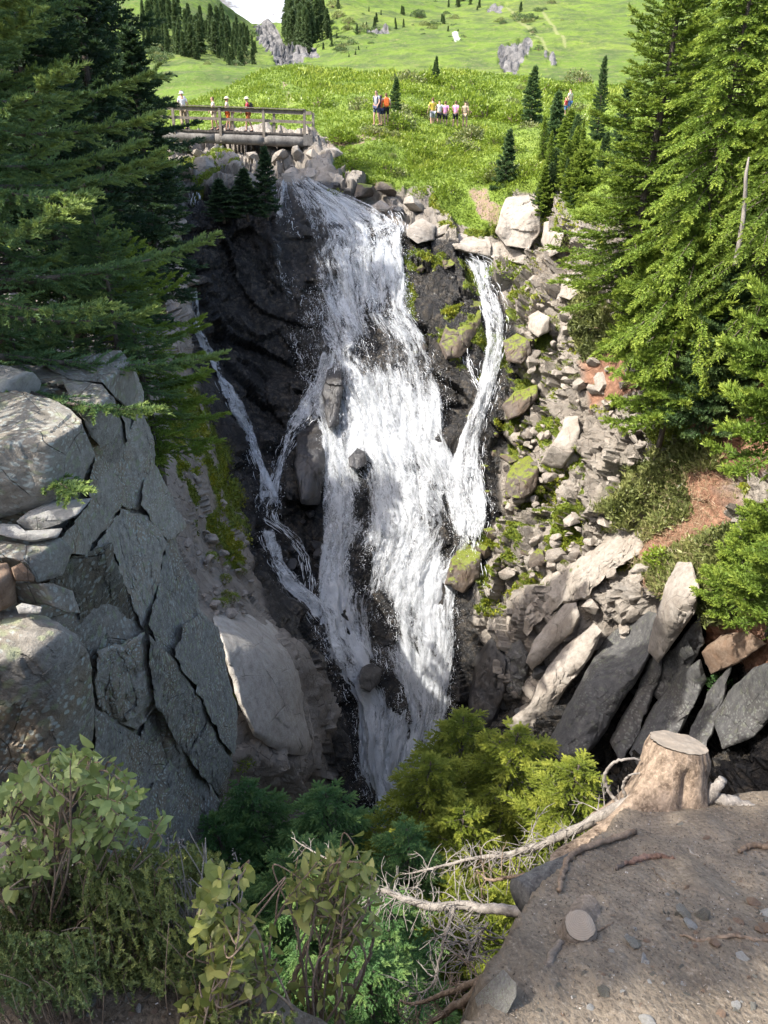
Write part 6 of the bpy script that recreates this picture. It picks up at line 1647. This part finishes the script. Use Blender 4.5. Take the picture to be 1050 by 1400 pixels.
def footbridge():
    YB = 44.0
    A = P(180, 174, YB + 0.6); Bp = P(418, 183, YB - 0.2)      # deck top at the near side, left and right ends
    ax = Bp - A; Lb = float(np.linalg.norm(ax[:2])); rz = math.atan2(ax[1], ax[0]); slope = math.atan2(ax[2], Lb)
    o = empty("footbridge", tuple(A), rz); o.rotation_euler = (0, -slope, rz)
    tag(o, "weathered wooden footbridge with two rails crossing above the waterfall", "bridge")
    W = 1.9
    g = Geo()
    n = int(Lb / 0.17)
    for k in range(n):
        x = (k + 0.5) * Lb / n
        g.box((x, W / 2 - 0.02 + 0.01 * math.sin(k * 7.3), -0.04 + 0.004 * math.sin(k * 3.1)), (Lb / n * 0.93, W + 0.10, 0.075))
    child("deck", g.mesh("deck", False), M_PLANK, o)
    for yy, nm in ((0.14, "beam"), (W - 0.14, "beam")):
        b = Geo()
        for i, (x0, x1) in enumerate(((0, Lb * 0.48), (Lb * 0.482, Lb * 0.765), (Lb * 0.767, Lb))):
            xs = np.linspace(x0 + 0.01, x1 - 0.01, 8)
            b.tube(np.stack([xs, np.full(8, yy), np.full(8, -0.36)], 1), 0.27 + 0.012 * i, 10, rough=0.02, seed=i)
        child(nm, b.mesh(nm), M_BEAM, o)
    s = Geo(); s.box((Lb / 2, -0.015, -0.11), (Lb, 0.06, 0.06)); child("edge_board", s.mesh("edge_board", False), M_PLANK, o)
    us = (236, 301, 361, 417)
    for yy, far in ((-0.06, 0), (W + 0.06, 1)):
        for u in us:
            x = (P(u + (0 if not far else 3), 175, YB)[0] - A[0]) / math.cos(rz)
            p = Geo(); p.box((x, yy, 0.28 if not far else 0.45), (0.13, 0.11, 1.60 if not far else 1.1)); p.box((x, yy, 1.095 if not far else 1.01), (0.15, 0.13, 0.03))
            child("post", p.mesh("post", False), M_RAIL, o)
        in_ = 0.085 if not far else -0.085
        for z, hh, tt in ((1.00, 0.17, 0.05), (0.55, 0.13, 0.05)):
            q = Geo(); q.box((Lb / 2, yy + in_, z), (Lb * 0.998, tt, hh)); child("rail", q.mesh("rail", False), M_RAIL, o)
        q = Geo(); q.box((Lb / 2, yy + 0.02, 1.125 if not far else 1.05), (Lb * 1.0, 0.24, 0.045)); child("rail", q.mesh("rail", False), M_RAIL, o)
    ab = Geo(); ab.box((Lb + 0.15, W / 2, -0.30), (0.5, W + 0.3, 0.5)); child("abutment", ab.mesh("abutment", False), M_BEAM, o)
    return o, A, ax, rz, W


bridge, BR_A, BR_AX, BR_RZ, BR_W = footbridge()


# ================================================================== people
def plain(name, c, rough=0.8, var=0.1):
    k = NT(name); n = k.noise(k.obj(), 18, 4, 0.6)
    col = k.mix(k.ramp(n, [(0.4, 0.0), (0.7, 0.5)]), c, tuple(x * 0.75 for x in c))
    return k.done(k.pbr(col, rough))


SKIN = plain("skin", (0.46, 0.28, 0.20), 0.6); HAIRD = plain("dark hair", (0.03, 0.02, 0.015)); HAIRL = plain("brown hair", (0.13, 0.075, 0.04))
CLOTH = {n: plain(n + " cloth", c) for n, c in dict(white=(0.72, 0.71, 0.70), grey=(0.30, 0.31, 0.34), khaki=(0.33, 0.27, 0.19), black=(0.025, 0.025, 0.03), navy=(0.05, 0.06, 0.12), orange=(0.72, 0.17, 0.04), red=(0.6, 0.06, 0.08), pink=(0.70, 0.30, 0.52), yellow=(0.72, 0.50, 0.07), blue=(0.10, 0.2, 0.42), cream=(0.66, 0.58, 0.44), rust=(0.5, 0.17, 0.07), skin=(0.46, 0.28, 0.2)).items()}


def skin_mesh(name, pts, edges, rad, root=0, sub=1):
    me = bpy.data.meshes.new(name); me.from_pydata([tuple(p) for p in pts], edges, [])
    ob = bpy.data.objects.new(name + "_tmp", me); COL.objects.link(ob)
    m = ob.modifiers.new("s", 'SKIN'); m.use_smooth_shade = True
    for i, q in enumerate(rad):
        v = me.skin_vertices[0].data[i]; v.radius = (q, q) if np.isscalar(q) else q; v.use_root = (i == root)
    s = ob.modifiers.new("u", 'SUBSURF'); s.levels = sub; s.render_levels = sub
    dg = bpy.context.evaluated_depsgraph_get(); dg.update()
    out = bpy.data.meshes.new_from_object(ob.evaluated_get(dg)); out.name = name
    bpy.data.objects.remove(ob); bpy.data.meshes.remove(me)
    for p in out.polygons: p.use_smooth = True
    return out


def person(label, foot, facing, shirt, legs, stride=0.12, arm=0.15, height=1.70, hair=HAIRD, long_legs=False, hat=None, pack=None, packlabel=None, dress=False, sleeves=True, lean=0.0):
    k = height / 1.70
    J = {}
    def add(n, x, y, z): J[n] = np.array([x, y, z], float) * k
    # x to the person's left, y forward, z up
    add('pelvis', 0, 0, .93); add('belly', 0, .01 + lean * .1, 1.06); add('chest', 0, .0 + lean * .2, 1.26); add('neck', 0, lean * .3, 1.43); add('head', 0, .03 + lean * .35, 1.545); add('crown', 0, .02 + lean * .35, 1.66)
    add('nose', 0, .115 + lean * .35, 1.555)
    for s, n in ((1, 'l'), (-1, 'r')):
        f = stride * s
        add('hip' + n, s * .09, 0, .88); add('knee' + n, s * .10, f * .6 + .03, .48); add('ankle' + n, s * .10, f - .02 - (0.03 if f < 0 else 0), .085); add('toe' + n, s * .11, f + .13, .03)
        add('sho' + n, s * .175, lean * .2, 1.385); add('elb' + n, s * .235, -f * .7 - .02, 1.12); add('wri' + n, s * .225, -f * 1.2 + arm, .90 + arm * .5)
        w = J['wri' + n] / k
        d = np.array([0, 0.35, -0.9])
        J['palm' + n] = (w + d * .055) * k
        for q, (dx, ln) in enumerate(((-.024, .075), (-.008, .085), (.008, .080), (.022, .062))):
            J['f%d%s' % (q, n)] = (w + np.array([s * .004, dx, 0]) + d * .085) * k
            J['g%d%s' % (q, n)] = (w + np.array([-s * .012, dx + .004, 0]) + d * (.085 + ln * .8)) * k
        J['th' + n] = (w + np.array([-s * .02, .045, -.055])) * k
    ids = {n: i for i, n in enumerate(J)}
    E = [('pelvis', 'belly'), ('belly', 'chest'), ('chest', 'neck'), ('neck', 'head'), ('head', 'crown'), ('head', 'nose')]
    R = {'pelvis': (.135, .10), 'belly': (.125, .09), 'chest': (.15, .10), 'neck': .05, 'head': (.075, .09), 'crown': (.065, .075), 'nose': .016}
    for n in 'lr':
        E += [('pelvis', 'hip' + n), ('hip' + n, 'knee' + n), ('knee' + n, 'ankle' + n), ('ankle' + n, 'toe' + n), ('chest', 'sho' + n), ('sho' + n, 'elb' + n), ('elb' + n, 'wri' + n), ('wri' + n, 'palm' + n), ('palm' + n, 'th' + n)]
        R.update({'hip' + n: .085, 'knee' + n: .056, 'ankle' + n: .038, 'toe' + n: .034, 'sho' + n: .055, 'elb' + n: .040, 'wri' + n: .026, 'palm' + n: (.018, .032), 'th' + n: .010})
        for q in range(4):
            E += [('palm' + n, 'f%d%s' % (q, n)), ('f%d%s' % (q, n), 'g%d%s' % (q, n))]; R['f%d%s' % (q, n)] = .010; R['g%d%s' % (q, n)] = .008
    pts = list(J.values())
    sc = lambda x: tuple(np.array(x) * k) if not np.isscalar(x) else x * k
    me = skin_mesh("person_body", pts, [(ids[a], ids[b]) for a, b in E], [sc(R[n]) for n in J])
    o = link("person", me, SKIN, None, tuple(foot)); o.rotation_euler = (0, 0, facing); tag(o, label, "person")

    def cover(name, chain, radii, mat, root=0):
        ns = []
        for a, b in chain:
            for n in (a, b):
                if n not in ns: ns.append(n)
        m = skin_mesh(name, [J[n] for n in ns], [(ns.index(a), ns.index(b)) for a, b in chain], [sc(radii[n]) for n in ns], root)
        return child(name, m, mat, o)
    J['hem'] = J['pelvis'] + np.array([0, 0, .0]) * k
    ch = [('hem', 'belly'), ('belly', 'chest')]
    rr = {'hem': (.155, .12), 'belly': (.145, .108), 'chest': (.168, .12)}
    for n in 'lr':
        J['slv' + n] = J['sho' + n] * .35 + J['elb' + n] * .65 if sleeves else J['sho' + n] * .8 + J['elb' + n] * .2
        ch += [('chest', 'sho' + n), ('sho' + n, 'slv' + n)]; rr.update({'sho' + n: .066, 'slv' + n: .056})
    cover("shirt", ch, rr, CLOTH[shirt])
    ch = [('pelvis', 'hipl'), ('pelvis', 'hipr')]; rr = {'pelvis': (.15, .115), 'hipl': .098, 'hipr': .098}
    for n in 'lr':
        J['cuf' + n] = J['hip' + n] * .25 + J['knee' + n] * .75 if not long_legs else J['ankle' + n] * .9 + J['knee' + n] * .1
        if long_legs:
            ch += [('hip' + n, 'knee' + n), ('knee' + n, 'cuf' + n)]; rr.update({'knee' + n: .070, 'cuf' + n: .052})
        else:
            ch += [('hip' + n, 'cuf' + n)]; rr['cuf' + n] = .082
    cover("trousers" if long_legs else "shorts", ch, rr, CLOTH[legs])
    for n in 'lr':
        a, t = J['ankle' + n], J['toe' + n]
        J['hl'] = a + np.array([0, -.035, -.045]) * k; J['tt'] = t + np.array([0, .02, -.005]) * k
        cover("shoe", [('hl', 'tt')], {'hl': .045, 'tt': .042}, CLOTH['black' if legs != 'black' else 'grey'])
    J['h1'] = J['head'] + np.array([0, -.035, .03]) * k; J['h2'] = J['crown'] + np.array([0, -.01, .012]) * k; J['h3'] = J['neck'] + np.array([0, -.05, .03]) * k
    if hair is HAIRL:
        cover("hair", [('h2', 'h1'), ('h1', 'h3')], {'h2': .078, 'h1': .088, 'h3': .05}, hair)
    else:
        cover("hair", [('h2', 'h1')], {'h2': .076, 'h1': .082}, hair)
    for s in (-1, 1):
        g = Geo(); c = J['head'] + np.array([s * .03, .088, .02]) * k
        g.tube([c, c + np.array([0, .008, 0])], [.010 * k, .006 * k], 6); child("eye", g.mesh("eye"), HAIRD, o)
        J['ear'] = J['head'] + np.array([s * .078, 0, .0]) * k; J['ear2'] = J['ear'] + np.array([s * .006, -.01, .035]) * k
        cover("ear", [('ear', 'ear2')], {'ear': .014, 'ear2': .018}, SKIN)
    g = Geo(); c = J['head'] + np.array([0, .094, -.048]) * k; g.tube([c - np.array([.022, 0, 0]), c + np.array([.022, 0, 0])], .006 * k, 5); child("mouth", g.mesh("mouth"), CLOTH['rust'], o)
    if hat:
        g = Geo(); top = J['crown']
        n = 20; th = np.arange(n) * 2 * PI / n
        prof = ((.150, -.01), (.145, .0), (.092, .012), (.088, .07), (.06, .095), (.004, .10))
        V = np.array([[[r_ * k * math.cos(t), r_ * k * math.sin(t) * 1.08, z_ * k] for t in th] for r_, z_ in prof]) + top + np.array([0, 0, -.045]) * k
        g.add(V.reshape(-1, 3), None, grid_faces(len(prof), n, wrap=True)); child("hat", g.mesh("hat"), CLOTH[hat], o)
    if pack:
        c, sn = math.cos(facing), math.sin(facing)
        pos = J['chest'] + np.array([0, -.20, -.06]) * k
        w = np.array([pos[0] * c - pos[1] * sn, pos[0] * sn + pos[1] * c, pos[2]]) + np.array(foot)
        bm = bmesh.new(); bmesh.ops.create_cube(bm, size=1.0)
        bmesh.ops.scale(bm, vec=(.29 * k, .17 * k, .46 * k), verts=bm.verts)
        bmesh.ops.bevel(bm, geom=list(bm.edges), offset=.05 * k, segments=3, affect='EDGES')
        mm = bpy.data.meshes.new("backpack"); bm.to_mesh(mm); bm.free()
        b = link("backpack", mm, CLOTH[pack], None, tuple(w)); b.rotation_euler = (0, 0, facing); tag(b, packlabel, "backpack")
        g = Geo(); g.box((0, -.10 * k, -.07 * k), (.20 * k, .06 * k, .20 * k)); child("pocket", g.mesh("pocket", False), CLOTH[pack], b)
        for s in (-1, 1):
            g = Geo(); g.tube(path3([np.array([s * .085, .05, .19]) * k, np.array([s * .105, .20, .22]) * k, np.array([s * .115, .325, .08]) * k, np.array([s * .12, .27, -.12]) * k, np.array([s * .12, .06, -.18]) * k], 16), .018 * k, 5)
            child("strap", g.mesh("strap"), CLOTH[pack], b)
    return o


def on_bridge(u, y):
    t = (P(u, 175, 44.2)[0] - BR_A[0]) / BR_AX[0]
    p = BR_A + BR_AX * t
    return p + np.array([-math.sin(BR_RZ) * y, math.cos(BR_RZ) * y, 0.0])


person("person on the bridge in a white shirt and khaki trousers, back to the viewer", on_bridge(248, 0.5), 0.3, 'white', 'khaki', 0.05, 0.25, 1.78, HAIRD, True, 'white')
person("taller person in grey on the bridge behind the one in white", on_bridge(242, 1.15), 2.6, 'grey', 'khaki', 0.06, 0.3, 1.9, HAIRD, True)
person("person in cream clothes walking on the bridge left of the orange skirt", on_bridge(288, 0.8), 1.9, 'cream', 'cream', 0.14, 0.1, 1.62, HAIRL, False)
person("person with blond hair and an orange skirt in the middle of the bridge", on_bridge(308, 0.7), -1.4, 'cream', 'orange', 0.10, 0.2, 1.62, HAIRL, False, 'cream')
person("person in a red shirt with a straw hat and dark backpack on the bridge", on_bridge(336, 0.8), 1.7, 'red', 'rust', 0.16, 0.15, 1.64, HAIRD, False, 'cream', 'black', "dark backpack worn by the person in red on the bridge")


def on_meadow(u, v, dz=0.0):
    return ground_at(u, v) + np.array([0, 0, dz])


person("hiker in a grey shirt and navy shorts with a dark backpack beside the small fir", on_meadow(515, 172), 2.5, 'grey', 'navy', 0.10, 0.1, 1.80, HAIRD, False, None, 'navy', "navy backpack on the hiker in grey")
person("hiker in a dark shirt between the one in grey and the orange backpack", on_meadow(521, 172), 0.5, 'rust', 'navy', 0.08, 0.1, 1.58, HAIRL)
person("hiker with an orange backpack seen from behind next to the small fir", on_meadow(528, 173), 0.1, 'cream', 'black', 0.10, 0.1, 1.72, HAIRL, False, None, 'orange', "orange backpack on the hiker next to the small fir")
person("hiker in a yellow shirt standing in the high meadow", on_meadow(591, 177), 0.4, 'yellow', 'grey', 0.06, 0.12, 1.75, HAIRL, False)
person("hiker in a white shirt and black shorts between the yellow and the pink shirts", on_meadow(600, 177), 0.2, 'white', 'black', 0.06, 0.12, 1.62, HAIRD)
person("hiker in a pink shirt and dark shorts right behind the yellow one", on_meadow(608, 178), -0.2, 'pink', 'black', 0.08, 0.12, 1.62, HAIRL)
person("hiker in a pink shirt walking apart on the right of the group", on_meadow(622, 178), -0.6, 'pink', 'black', 0.14, 0.12, 1.64, HAIRL)
person("hiker at the far right of the group half hidden by bushes", on_meadow(635, 178), -0.4, 'khaki', 'khaki', 0.08, 0.1, 1.6, HAIRD)
person("lone hiker in pale clothes by the grove", on_meadow(777, 160), 0.8, 'cream', 'blue', 0.08, 0.1, 1.7, HAIRD)
person("lone hiker in red with the pale one by the grove", on_meadow(772, 161), 1.0, 'red', 'blue', 0.08, 0.1, 1.25, HAIRD)
# ================================================================== meadow growth, moss and scrub
def leaf_stuff(name, label, cat, pts, size, mat, seed, per=3, up=0.9, wid=0.35, tint=None):
    """tufts of small blades"""
    r = np.random.default_rng(seed); n = len(pts)
    size = np.broadcast_to(size, (n,))
    D = unit(np.array([0, 0, up]) + r.normal(0, 0.55, (n, per, 3)))
    L = size[:, None] * r.uniform(0.6, 1.3, (n, per))
    W = unit(np.cross(D, r.normal(size=(n, per, 3)))) * (L * wid * 0.5)[..., None]
    B = pts[:, None] + r.normal(0, 0.35, (n, per, 3)) * size[:, None, None] * np.array([1, 1, 0.15]) - np.array([0, 0, 0.03])
    M_ = B + D * (L * 0.5)[..., None]; T = B + D * L[..., None] + r.normal(0, 0.15, (n, per, 3)) * L[..., None]
    V = np.stack([B, M_ - W, T, M_ + W], 2).reshape(-1, 3)
    t0 = (0.4 + 0 * size if tint is None else tint)
    t = np.clip(np.repeat(t0, per) + r.normal(0, 0.14, n * per), 0, 1)
    me = raw_mesh(name, V, np.arange(len(V)).reshape(-1, 4), True, dict(tint=np.repeat(t, 4)))
    return tag(link(name, me, mat), label, cat, None, "stuff")


M_GRASS = leaf_mat("meadow plants", (0.10, 0.16, 0.015), (0.185, 0.26, 0.025), (0.30, 0.35, 0.055), 0.35)
M_SCRUB = leaf_mat("scrub leaves", (0.07, 0.09, 0.028), (0.16, 0.185, 0.055), (0.28, 0.28, 0.105), 0.25)
M_MOSS = leaf_mat("moss cushions", (0.05, 0.075, 0.008), (0.13, 0.165, 0.014), (0.27, 0.27, 0.025), 0.2)
M_STRAW = leaf_mat("dry straw", (0.22, 0.16, 0.09), (0.36, 0.28, 0.17), (0.5, 0.42, 0.28), 0.2)
_gat = {k: a.reshape(-1, GU.shape[1])[2:] for k, a in gattr.items()}


def sample_sheet(weight, n, seed):
    """random points of the gorge sheet, drawn with a weight per vertex"""
    r = np.random.default_rng(seed)
    w = np.maximum(weight, 0).ravel().astype(float)
    idx = r.choice(len(w), size=n, p=w / w.sum())
    i, j = np.unravel_index(idx, weight.shape)
    i = np.clip(i, 0, GU.shape[0] - 2); j = np.clip(j, 0, GU.shape[1] - 2)
    a, b = r.random((2, n, 1))
    return (GG[i, j] * (1 - a) + GG[i + 1, j] * a) * (1 - b) + GG[i, j + 1] * b * (1 - a) + GG[i + 1, j + 1] * a * b


_fr = (GU > 150) & (GU < 1000)
pt = sample_sheet(_gat['grass'] ** 2 * _fr * (GV > 84), 70000, 3)
dist = np.linalg.norm(pt, axis=1)
_patch = fbm(pt * 0.35, 4, 5)
leaf_stuff("meadow_grass", "lush meadow plants on the near slopes above the gorge", "grass", pt, (0.11 + 0.15 * smooth(_patch, -0.2, 0.4)) * dist / 48, M_GRASS, 4, 3, 0.9, 0.42, np.clip(0.45 + 0.7 * _patch, 0, 1))
pt = sample_sheet((_gat['moss'] > 0.35) * _gat['moss'] * _fr, 26000, 6)
_p2 = fbm(pt * 0.9, 3, 8)
leaf_stuff("moss", "yellow green moss and small plants on the rocks beside the water", "moss", pt, 0.085 * (1 + 0.6 * _p2), M_MOSS, 7, 3, 0.8, 0.6, np.clip(0.5 + 0.8 * _p2, 0, 1))
pt = sample_sheet(np.where(_gat['shrub'] > 0.3, 1.0, 0) * _fr, 15000, 9)
leaf_stuff("low_scrub", "olive low scrub on the bank below the grove", "scrub", pt, 0.22, M_SCRUB, 10, 3, 0.8, 0.28, np.clip(0.45 + 0.8 * fbm(pt * 1.2, 3, 11), 0, 1))
_straw = near(GU, GV, [(905, 640), (985, 620), (980, 760), (940, 830), (870, 800), (860, 760)], 10) + 0.6 * near(GU, GV, [(720, 330), (790, 340), (800, 420), (740, 400)], 10)
pt = sample_sheet(_straw * _fr, 2600, 12)
leaf_stuff("dry_straw", "dry straw coloured grass on the soil bank", "grass", pt, 0.26, M_STRAW, 13, 3, 0.45, 0.05)


def bush_mesh(seed, n=420, leaf=0.16):
    r = np.random.default_rng(seed)
    c = unit(r.normal(size=(n, 3))) * r.uniform(0.35, 1.0, (n, 1)) ** 0.5
    c *= (1 + 0.35 * fbm(c * 1.6, 3, seed))[:, None]; c[:, 2] = np.abs(c[:, 2]) * 0.9
    D = unit(c + np.array([0, 0, 0.5]) + r.normal(0, 0.5, (n, 3)))
    V, Q = leaves(c, D, unit(r.normal(size=(n, 3)) + np.array([0, 0, 1.2])), r.uniform(0.7, 1.4, n) * leaf, r.uniform(0.7, 1.2, n) * leaf * 0.6, r)
    t = np.repeat(np.clip(0.3 + 0.35 * c[:, 2] + r.normal(0, 0.12, n), 0, 1), 15)
    g = Geo()
    for k in range(9):
        g.tube(path3([np.array([0, 0, -0.15]), c[k] * 0.4, c[k] * 0.9], 6), np.linspace(0.05, 0.012, 6), 4, cap=False)
    return g.mesh("stems"), raw_mesh("bush_foliage", V, Q, True, dict(tint=t))


BUSH = [bush_mesh(300 + i) for i in range(4)]
r_b = np.random.default_rng(31)


def bush(u, v, wpx, mat, label, group=None, tall=0.8, ground=ground_at):
    p = ground(u, v); d = float(np.linalg.norm(p)) / F * wpx / 2
    s, f = BUSH[r_b.integers(4)]
    o = empty("bush", tuple(p - np.array([0, 0, 0.08 * d])), r_b.uniform(0, 6.28)); o.scale = (d, d, d * tall * 1.5)
    tag(o, label, "bush", group)
    a = link("stems", s, None, o); b = link("foliage", f, None, o)
    if not s.materials: s.materials.append(M_BROWNWOOD)
    if not f.materials: f.materials.append(mat)
    else: b.material_slots[0].link = 'OBJECT'; b.material_slots[0].material = mat
    return o


for (u, v, w, m, lab, t) in ((690, 375, 44, M_GRASS, "bright green bush right of the top of the right strand", 0.7), (806, 428, 56, M_SCRUB, "olive bush at the top of the rock slope under the fir", 0.6), (832, 448, 50, M_SCRUB, "olive bush above the red soil patch", 0.6), (890, 672, 60, M_SCRUB, "brownish bush above the pale ledge", 0.5), (858, 690, 44, M_SCRUB, "low bush on the left of the brownish one", 0.5), (915, 640, 40, M_SCRUB, "small bush under the grey green fir", 0.5),
                          (905, 768, 56, M_GRASS, "bright low bush above the upright pale slab", 0.5), (980, 745, 60, M_SCRUB, "bush at the foot of the sprawling young fir", 0.6), (955, 815, 60, M_SCRUB, "bush hanging over the dark overhang", 0.6), (300, 232, 44, M_GRASS, "sunlit bush below the left half of the bridge", 0.7), (280, 250, 30, M_GRASS, "low green bush at the dark notch's edge", 0.6), (455, 268, 26, M_MOSS, "mossy tuft beside the falls' lip", 0.6),
                          (575, 270, 26, M_GRASS, "green bush over the brown lip boulders", 0.7), (608, 268, 40, M_GRASS, "green bush above the round pale boulder", 0.7), (545, 244, 26, M_SCRUB, "brownish bush at the meadow's lower edge", 0.7), (985, 940, 40, M_DEEP, "dark green fern like bush in the shaded overhang", 0.6), (720, 245, 40, M_GRASS, "bright bush right of the slender young fir", 0.6), (640, 155, 50, M_GRASS, "tall green bush hiding the rightmost hikers", 0.8), (665, 158, 44, M_GRASS, "green bush right of the hikers' bush", 0.7), (700, 165, 46, M_GRASS, "green bush left of the dark meadow fir", 0.6),
                          (330, 1045, 36, M_GRASS, "green plant at the foot of the huge pale slab", 0.7), (318, 960, 20, M_GRASS, "small plant in the crack between outcrop and slab", 0.9), (775, 340, 40, M_SCRUB, "twiggy bush beside the narrow pale rock", 0.7), (712, 405, 26, M_MOSS, "mossy tuft right of the right strand's top", 0.6)):
    bush(u, v, w, m, lab, None, t)
MG = "low bushes dotted over the meadow"
for k in range(110):
    u, v = r_b.uniform(430, 800), r_b.uniform(112, 250)
    if not inpoly(u, v, GRASS_POLY): continue
    bush(u, v, r_b.uniform(12, 44), M_GRASS if r_b.random() < 0.75 else M_SCRUB, "low green bush in the meadow around the hikers' trail", MG, r_b.uniform(0.35, 0.7))
RB = "small plants between the slope stones"
for k in range(60):
    u, v = r_b.uniform(690, 900), r_b.uniform(350, 850)
    if not inpoly(u, v, RZ): continue
    bush(u, v, r_b.uniform(8, 20), (M_MOSS, M_GRASS, M_SCRUB)[r_b.integers(3)], "small green plant growing between the stones of the rock slope", RB, r_b.uniform(0.4, 0.8))
LB = "small plants on the talus beside the outcrop"
for k in range(26):
    u, v = r_b.uniform(240, 340), r_b.uniform(600, 830)
    if not inpoly(u, v, [(235, 600), (275, 600), (345, 740), (345, 840), (290, 840), (245, 740)]): continue
    bush(u, v, r_b.uniform(8, 22), (M_MOSS, M_GRASS)[r_b.integers(2)], "small green plant on the talus right of the grey outcrop", LB, r_b.uniform(0.4, 0.8))
HB = "far bushes on the hillside"
for k in range(190):
    c = ((240, 60, 50, 20), (480, 40, 40, 26), (600, 30, 40, 26), (330, 70, 24, 12), (700, 40, 60, 30), (470, 66, 14, 8), (215, 70, 10, 10))[k % 7]
    u, v = r_far.normal(c[0], c[2] * .6), r_far.normal(c[1], c[3] * .6)
    if v < 2 or v > 96: continue
    bush(u, v, r_far.uniform(5, 18), M_FAR if k % 3 else M_SCRUB, "dark bush patch on the far green hillside", HB, 0.5, lambda a, b: P(a, b, hill_depth(a, b)))
# ================================================================== sun, sky, camera
SUN_DIR = unit(np.array([-0.60, -0.20, 0.78]))


def lighting():
    l = bpy.data.lights.new("sun", 'SUN'); l.energy = 3.0; l.angle = math.radians(0.5); l.color = (1.0, 0.955, 0.88)
    o = bpy.data.objects.new("sun", l); COL.objects.link(o)
    d = Vector(SUN_DIR)
    o.rotation_euler = d.to_track_quat('Z', 'Y').to_euler(); o.location = d * 60
    w = bpy.data.worlds.new("World"); scene.world = w; w.use_nodes = True
    nt = w.node_tree; bg = nt.nodes['Background']
    sk = nt.nodes.new('ShaderNodeTexSky'); sk.sky_type = 'NISHITA'; sk.sun_disc = False
    sk.sun_elevation = math.asin(d.z); sk.sun_rotation = math.atan2(d.x, d.y)
    sk.altitude = 300; sk.air_density = 1.0; sk.dust_density = 4.0; sk.ozone_density = 0.4
    nt.links.new(sk.outputs[0], bg.inputs['Color']); bg.inputs['Strength'].default_value = 0.15
    c = bpy.data.cameras.new("camera"); c.sensor_fit = 'VERTICAL'; c.sensor_height = 24.0; c.sensor_width = 18.0
    c.lens = 24.0 * F / 1400.0; c.clip_start = 0.05; c.clip_end = 9000
    co = bpy.data.objects.new("camera", c); COL.objects.link(co)
    co.location = (0, 0, 0); co.rotation_euler = (PI / 2 - PITCH, 0, 0)
    scene.camera = co
    scene.view_settings.view_transform = 'Standard'; scene.view_settings.look = 'None'
    scene.view_settings.exposure = 1.68; scene.view_settings.gamma = 1.0
    scene.cycles.max_bounces = 6; scene.cycles.diffuse_bounces = 3; scene.cycles.glossy_bounces = 2; scene.cycles.transmission_bounces = 3
    scene.cycles.transparent_max_bounces = 12; scene.cycles.use_denoising = True
    scene.cycles.sample_clamp_indirect = 4


lighting()
